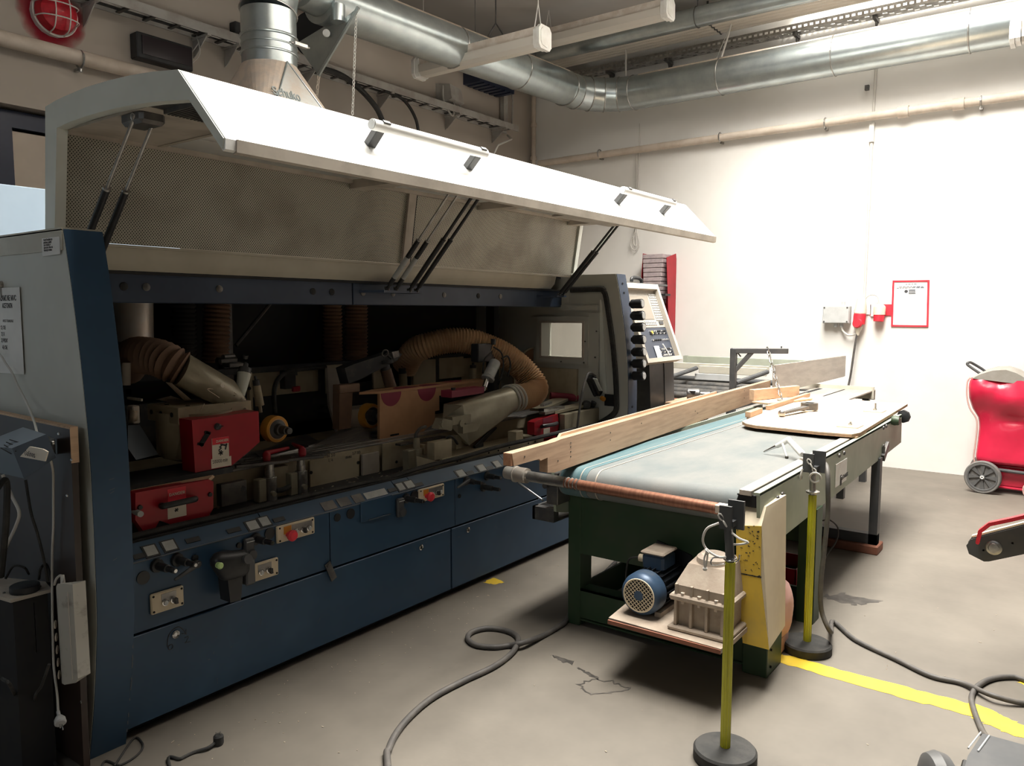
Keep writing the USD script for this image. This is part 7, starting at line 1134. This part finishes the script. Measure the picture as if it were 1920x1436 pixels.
obj('cord', [tube(spline([(1.17, 2.775, 0.719), (1.17, 2.769, 0.741), (1.17, 2.792, 0.744), (1.17, 2.823, 0.726), (1.18, 2.866, 0.693)], 6), 0.0042, 8), lathe([(0.008, 0), (0.006, 0.03)], (1.17, 2.775, 0.719), (0, 0.05, 1), 10)], 'cable_white', t)
t = thing('black_cabinet', 'black steel box with grey top plate and round cap at the left edge', 'cabinet', (1.0, 2.9, 0))
ct_ = [(0.98, 2.958, 0.701), (0.92, 2.532, 0.794), (1.17, 2.864, 0.683), (1.2, 3.009, 0.673), (1.2, 3.5, 0.575)]; ctz = float(np.mean([q[2] for q in ct_]))
cpz = 0.66
tpo = [(1.072, 3.038, 0.66)[:2], (1.064, 2.929, 0.66)[:2], (1.195, 2.926, 0.66)[:2], (1.216, 3.027, 0.66)[:2], (1.117, 3.257, 0.66)[:2], (1.025, 3.19, 0.66)[:2]]
obj('top_plate', prism_z(sg.Polygon(tpo).convex_hull, 0.648, 0.66), 'lip_grime', t); obj('body', prism_z(sg.Polygon(tpo).convex_hull.buffer(-0.012), 0.0, 0.648), 'interior_dark', t)
obj('round_cap', [lathe([(0.046, 0), (0.048, 0.006), (0.047, 0.022), (0.040, 0.026)], (1.129, 2.979, 0.66), (0, 0, 1), 28)], 'black_plastic', t); obj('side_slot', box((1, 2.577, 0.749), (1, 2.581, 0.59)), 'device_slate', t)
obj('bolt', [lathe([(0.005, 0), (0.004, 0.004)], (*q, 0.66), (0, 0, 1), 8) for q in ((1.076, 3.015, 0.66)[:2], (1.18, 2.983, 0.66)[:2])], 'chrome', t, kind='stuff')
cb = [([(0.95, 2.75, 1.05), (1.05, 2.876, 1.087), (1.05, 2.882, 0.977), (1.06, 2.944, 0.854), (1.08, 3.044, 0.715)], 0.011), ([(1.1, 3.033, 1.077), (1.12, 3.02, 0.999), (1.12, 2.966, 0.95), (1.12, 2.999, 0.896), (1.12, 3.082, 0.814), (1.12, 3.214, 0.678)], 0.006), ([(1.14, 2.95, 1.062), (1.14, 2.922, 0.952), (1.15, 2.905, 0.877), (1.16, 2.897, 0.8), (1.18, 2.916, 0.694)], 0.005), ([(1.095, 3.048, 0.7), (1.119, 3.039, 0.74), (1.137, 2.996, 0.74), (1.166, 3.037, 0.7)], 0.004), ([(1.19, 3.015, 0.68), (1.167, 2.937, 0.74), (1.199, 2.972, 0.74), (1.195, 2.939, 0.72), (1.201, 2.934, 0.68)], 0.005), ([(1.1, 2.744, 0.467), (1.1, 2.812, 0.372), (1.1, 2.869, 0.317), (1.251, 3.284, 0.05), (1.215, 3.313, 0.012), (1.114, 3.195, 0.012)], 0.005), ([(1, 2.861, 0.422), (1, 2.794, 0.416), (1.244, 3.395, 0.04), (1.245, 3.341, 0.012), (1.226, 3.105, 0.012), (1.236, 2.912, 0.012)], 0.006), ([(1.179, 3.175, 0.01), (1.175, 3.308, 0.01), (1.091, 3.232, 0.01), (1.092, 3.044, 0.01), (1.175, 3.029, 0.01), (1.178, 2.906, 0.01)], 0.007), ([(1.191, 3.454, 0.01), (1.198, 3.316, 0.03), (1.15, 3.244, 0.01), (1.05, 3.168, 0.01)], 0.007)]
for k, (pts, r_) in enumerate(cb[:2] + cb[2:3]): put(obj('hanging_cable', tube(spline(pts, 8), r_, 8), ('black_rubber', 'cable_white', 'black_rubber')[k]), ('thick black cable hanging at the left edge below the counter box', 'off-white cable bending behind the counter box at the left edge', 'thin black cable on the brown board above the power strip')[k], 'cable')
for k, (pts, r_) in enumerate(cb[3:5]): put(obj('hanging_cable', tube(spline(pts, 8), r_, 8), 'black_rubber'), ('thin black lead arching over the round cap of the black box', 'short black lead looping beside the power strip top')[k], 'cable')
put(obj('cable_tangle', [tube(spline(pts, 8), r_, 8) for pts, r_ in cb[5:]], 'black_rubber', kind='stuff'), 'tangle of black cables on the floor in the bottom left corner', 'cables')
put(obj('blue_panel', [box((-0.6, 4.38, 0), (2.6, 4.42, 2.278), 0.004)], 'blue_panel'), 'pale blue flat panel standing behind the planer at the left edge', 'panel')
put(obj('black_rod', tube([(1.654, 4.3, 2.044), (1.682, 4.3, 2.036), (1.711, 4.3, 2.033)], 0.006, 6), 'charcoal'), 'short black rod end showing above the end panel before the blue panel', 'rod') if False else None
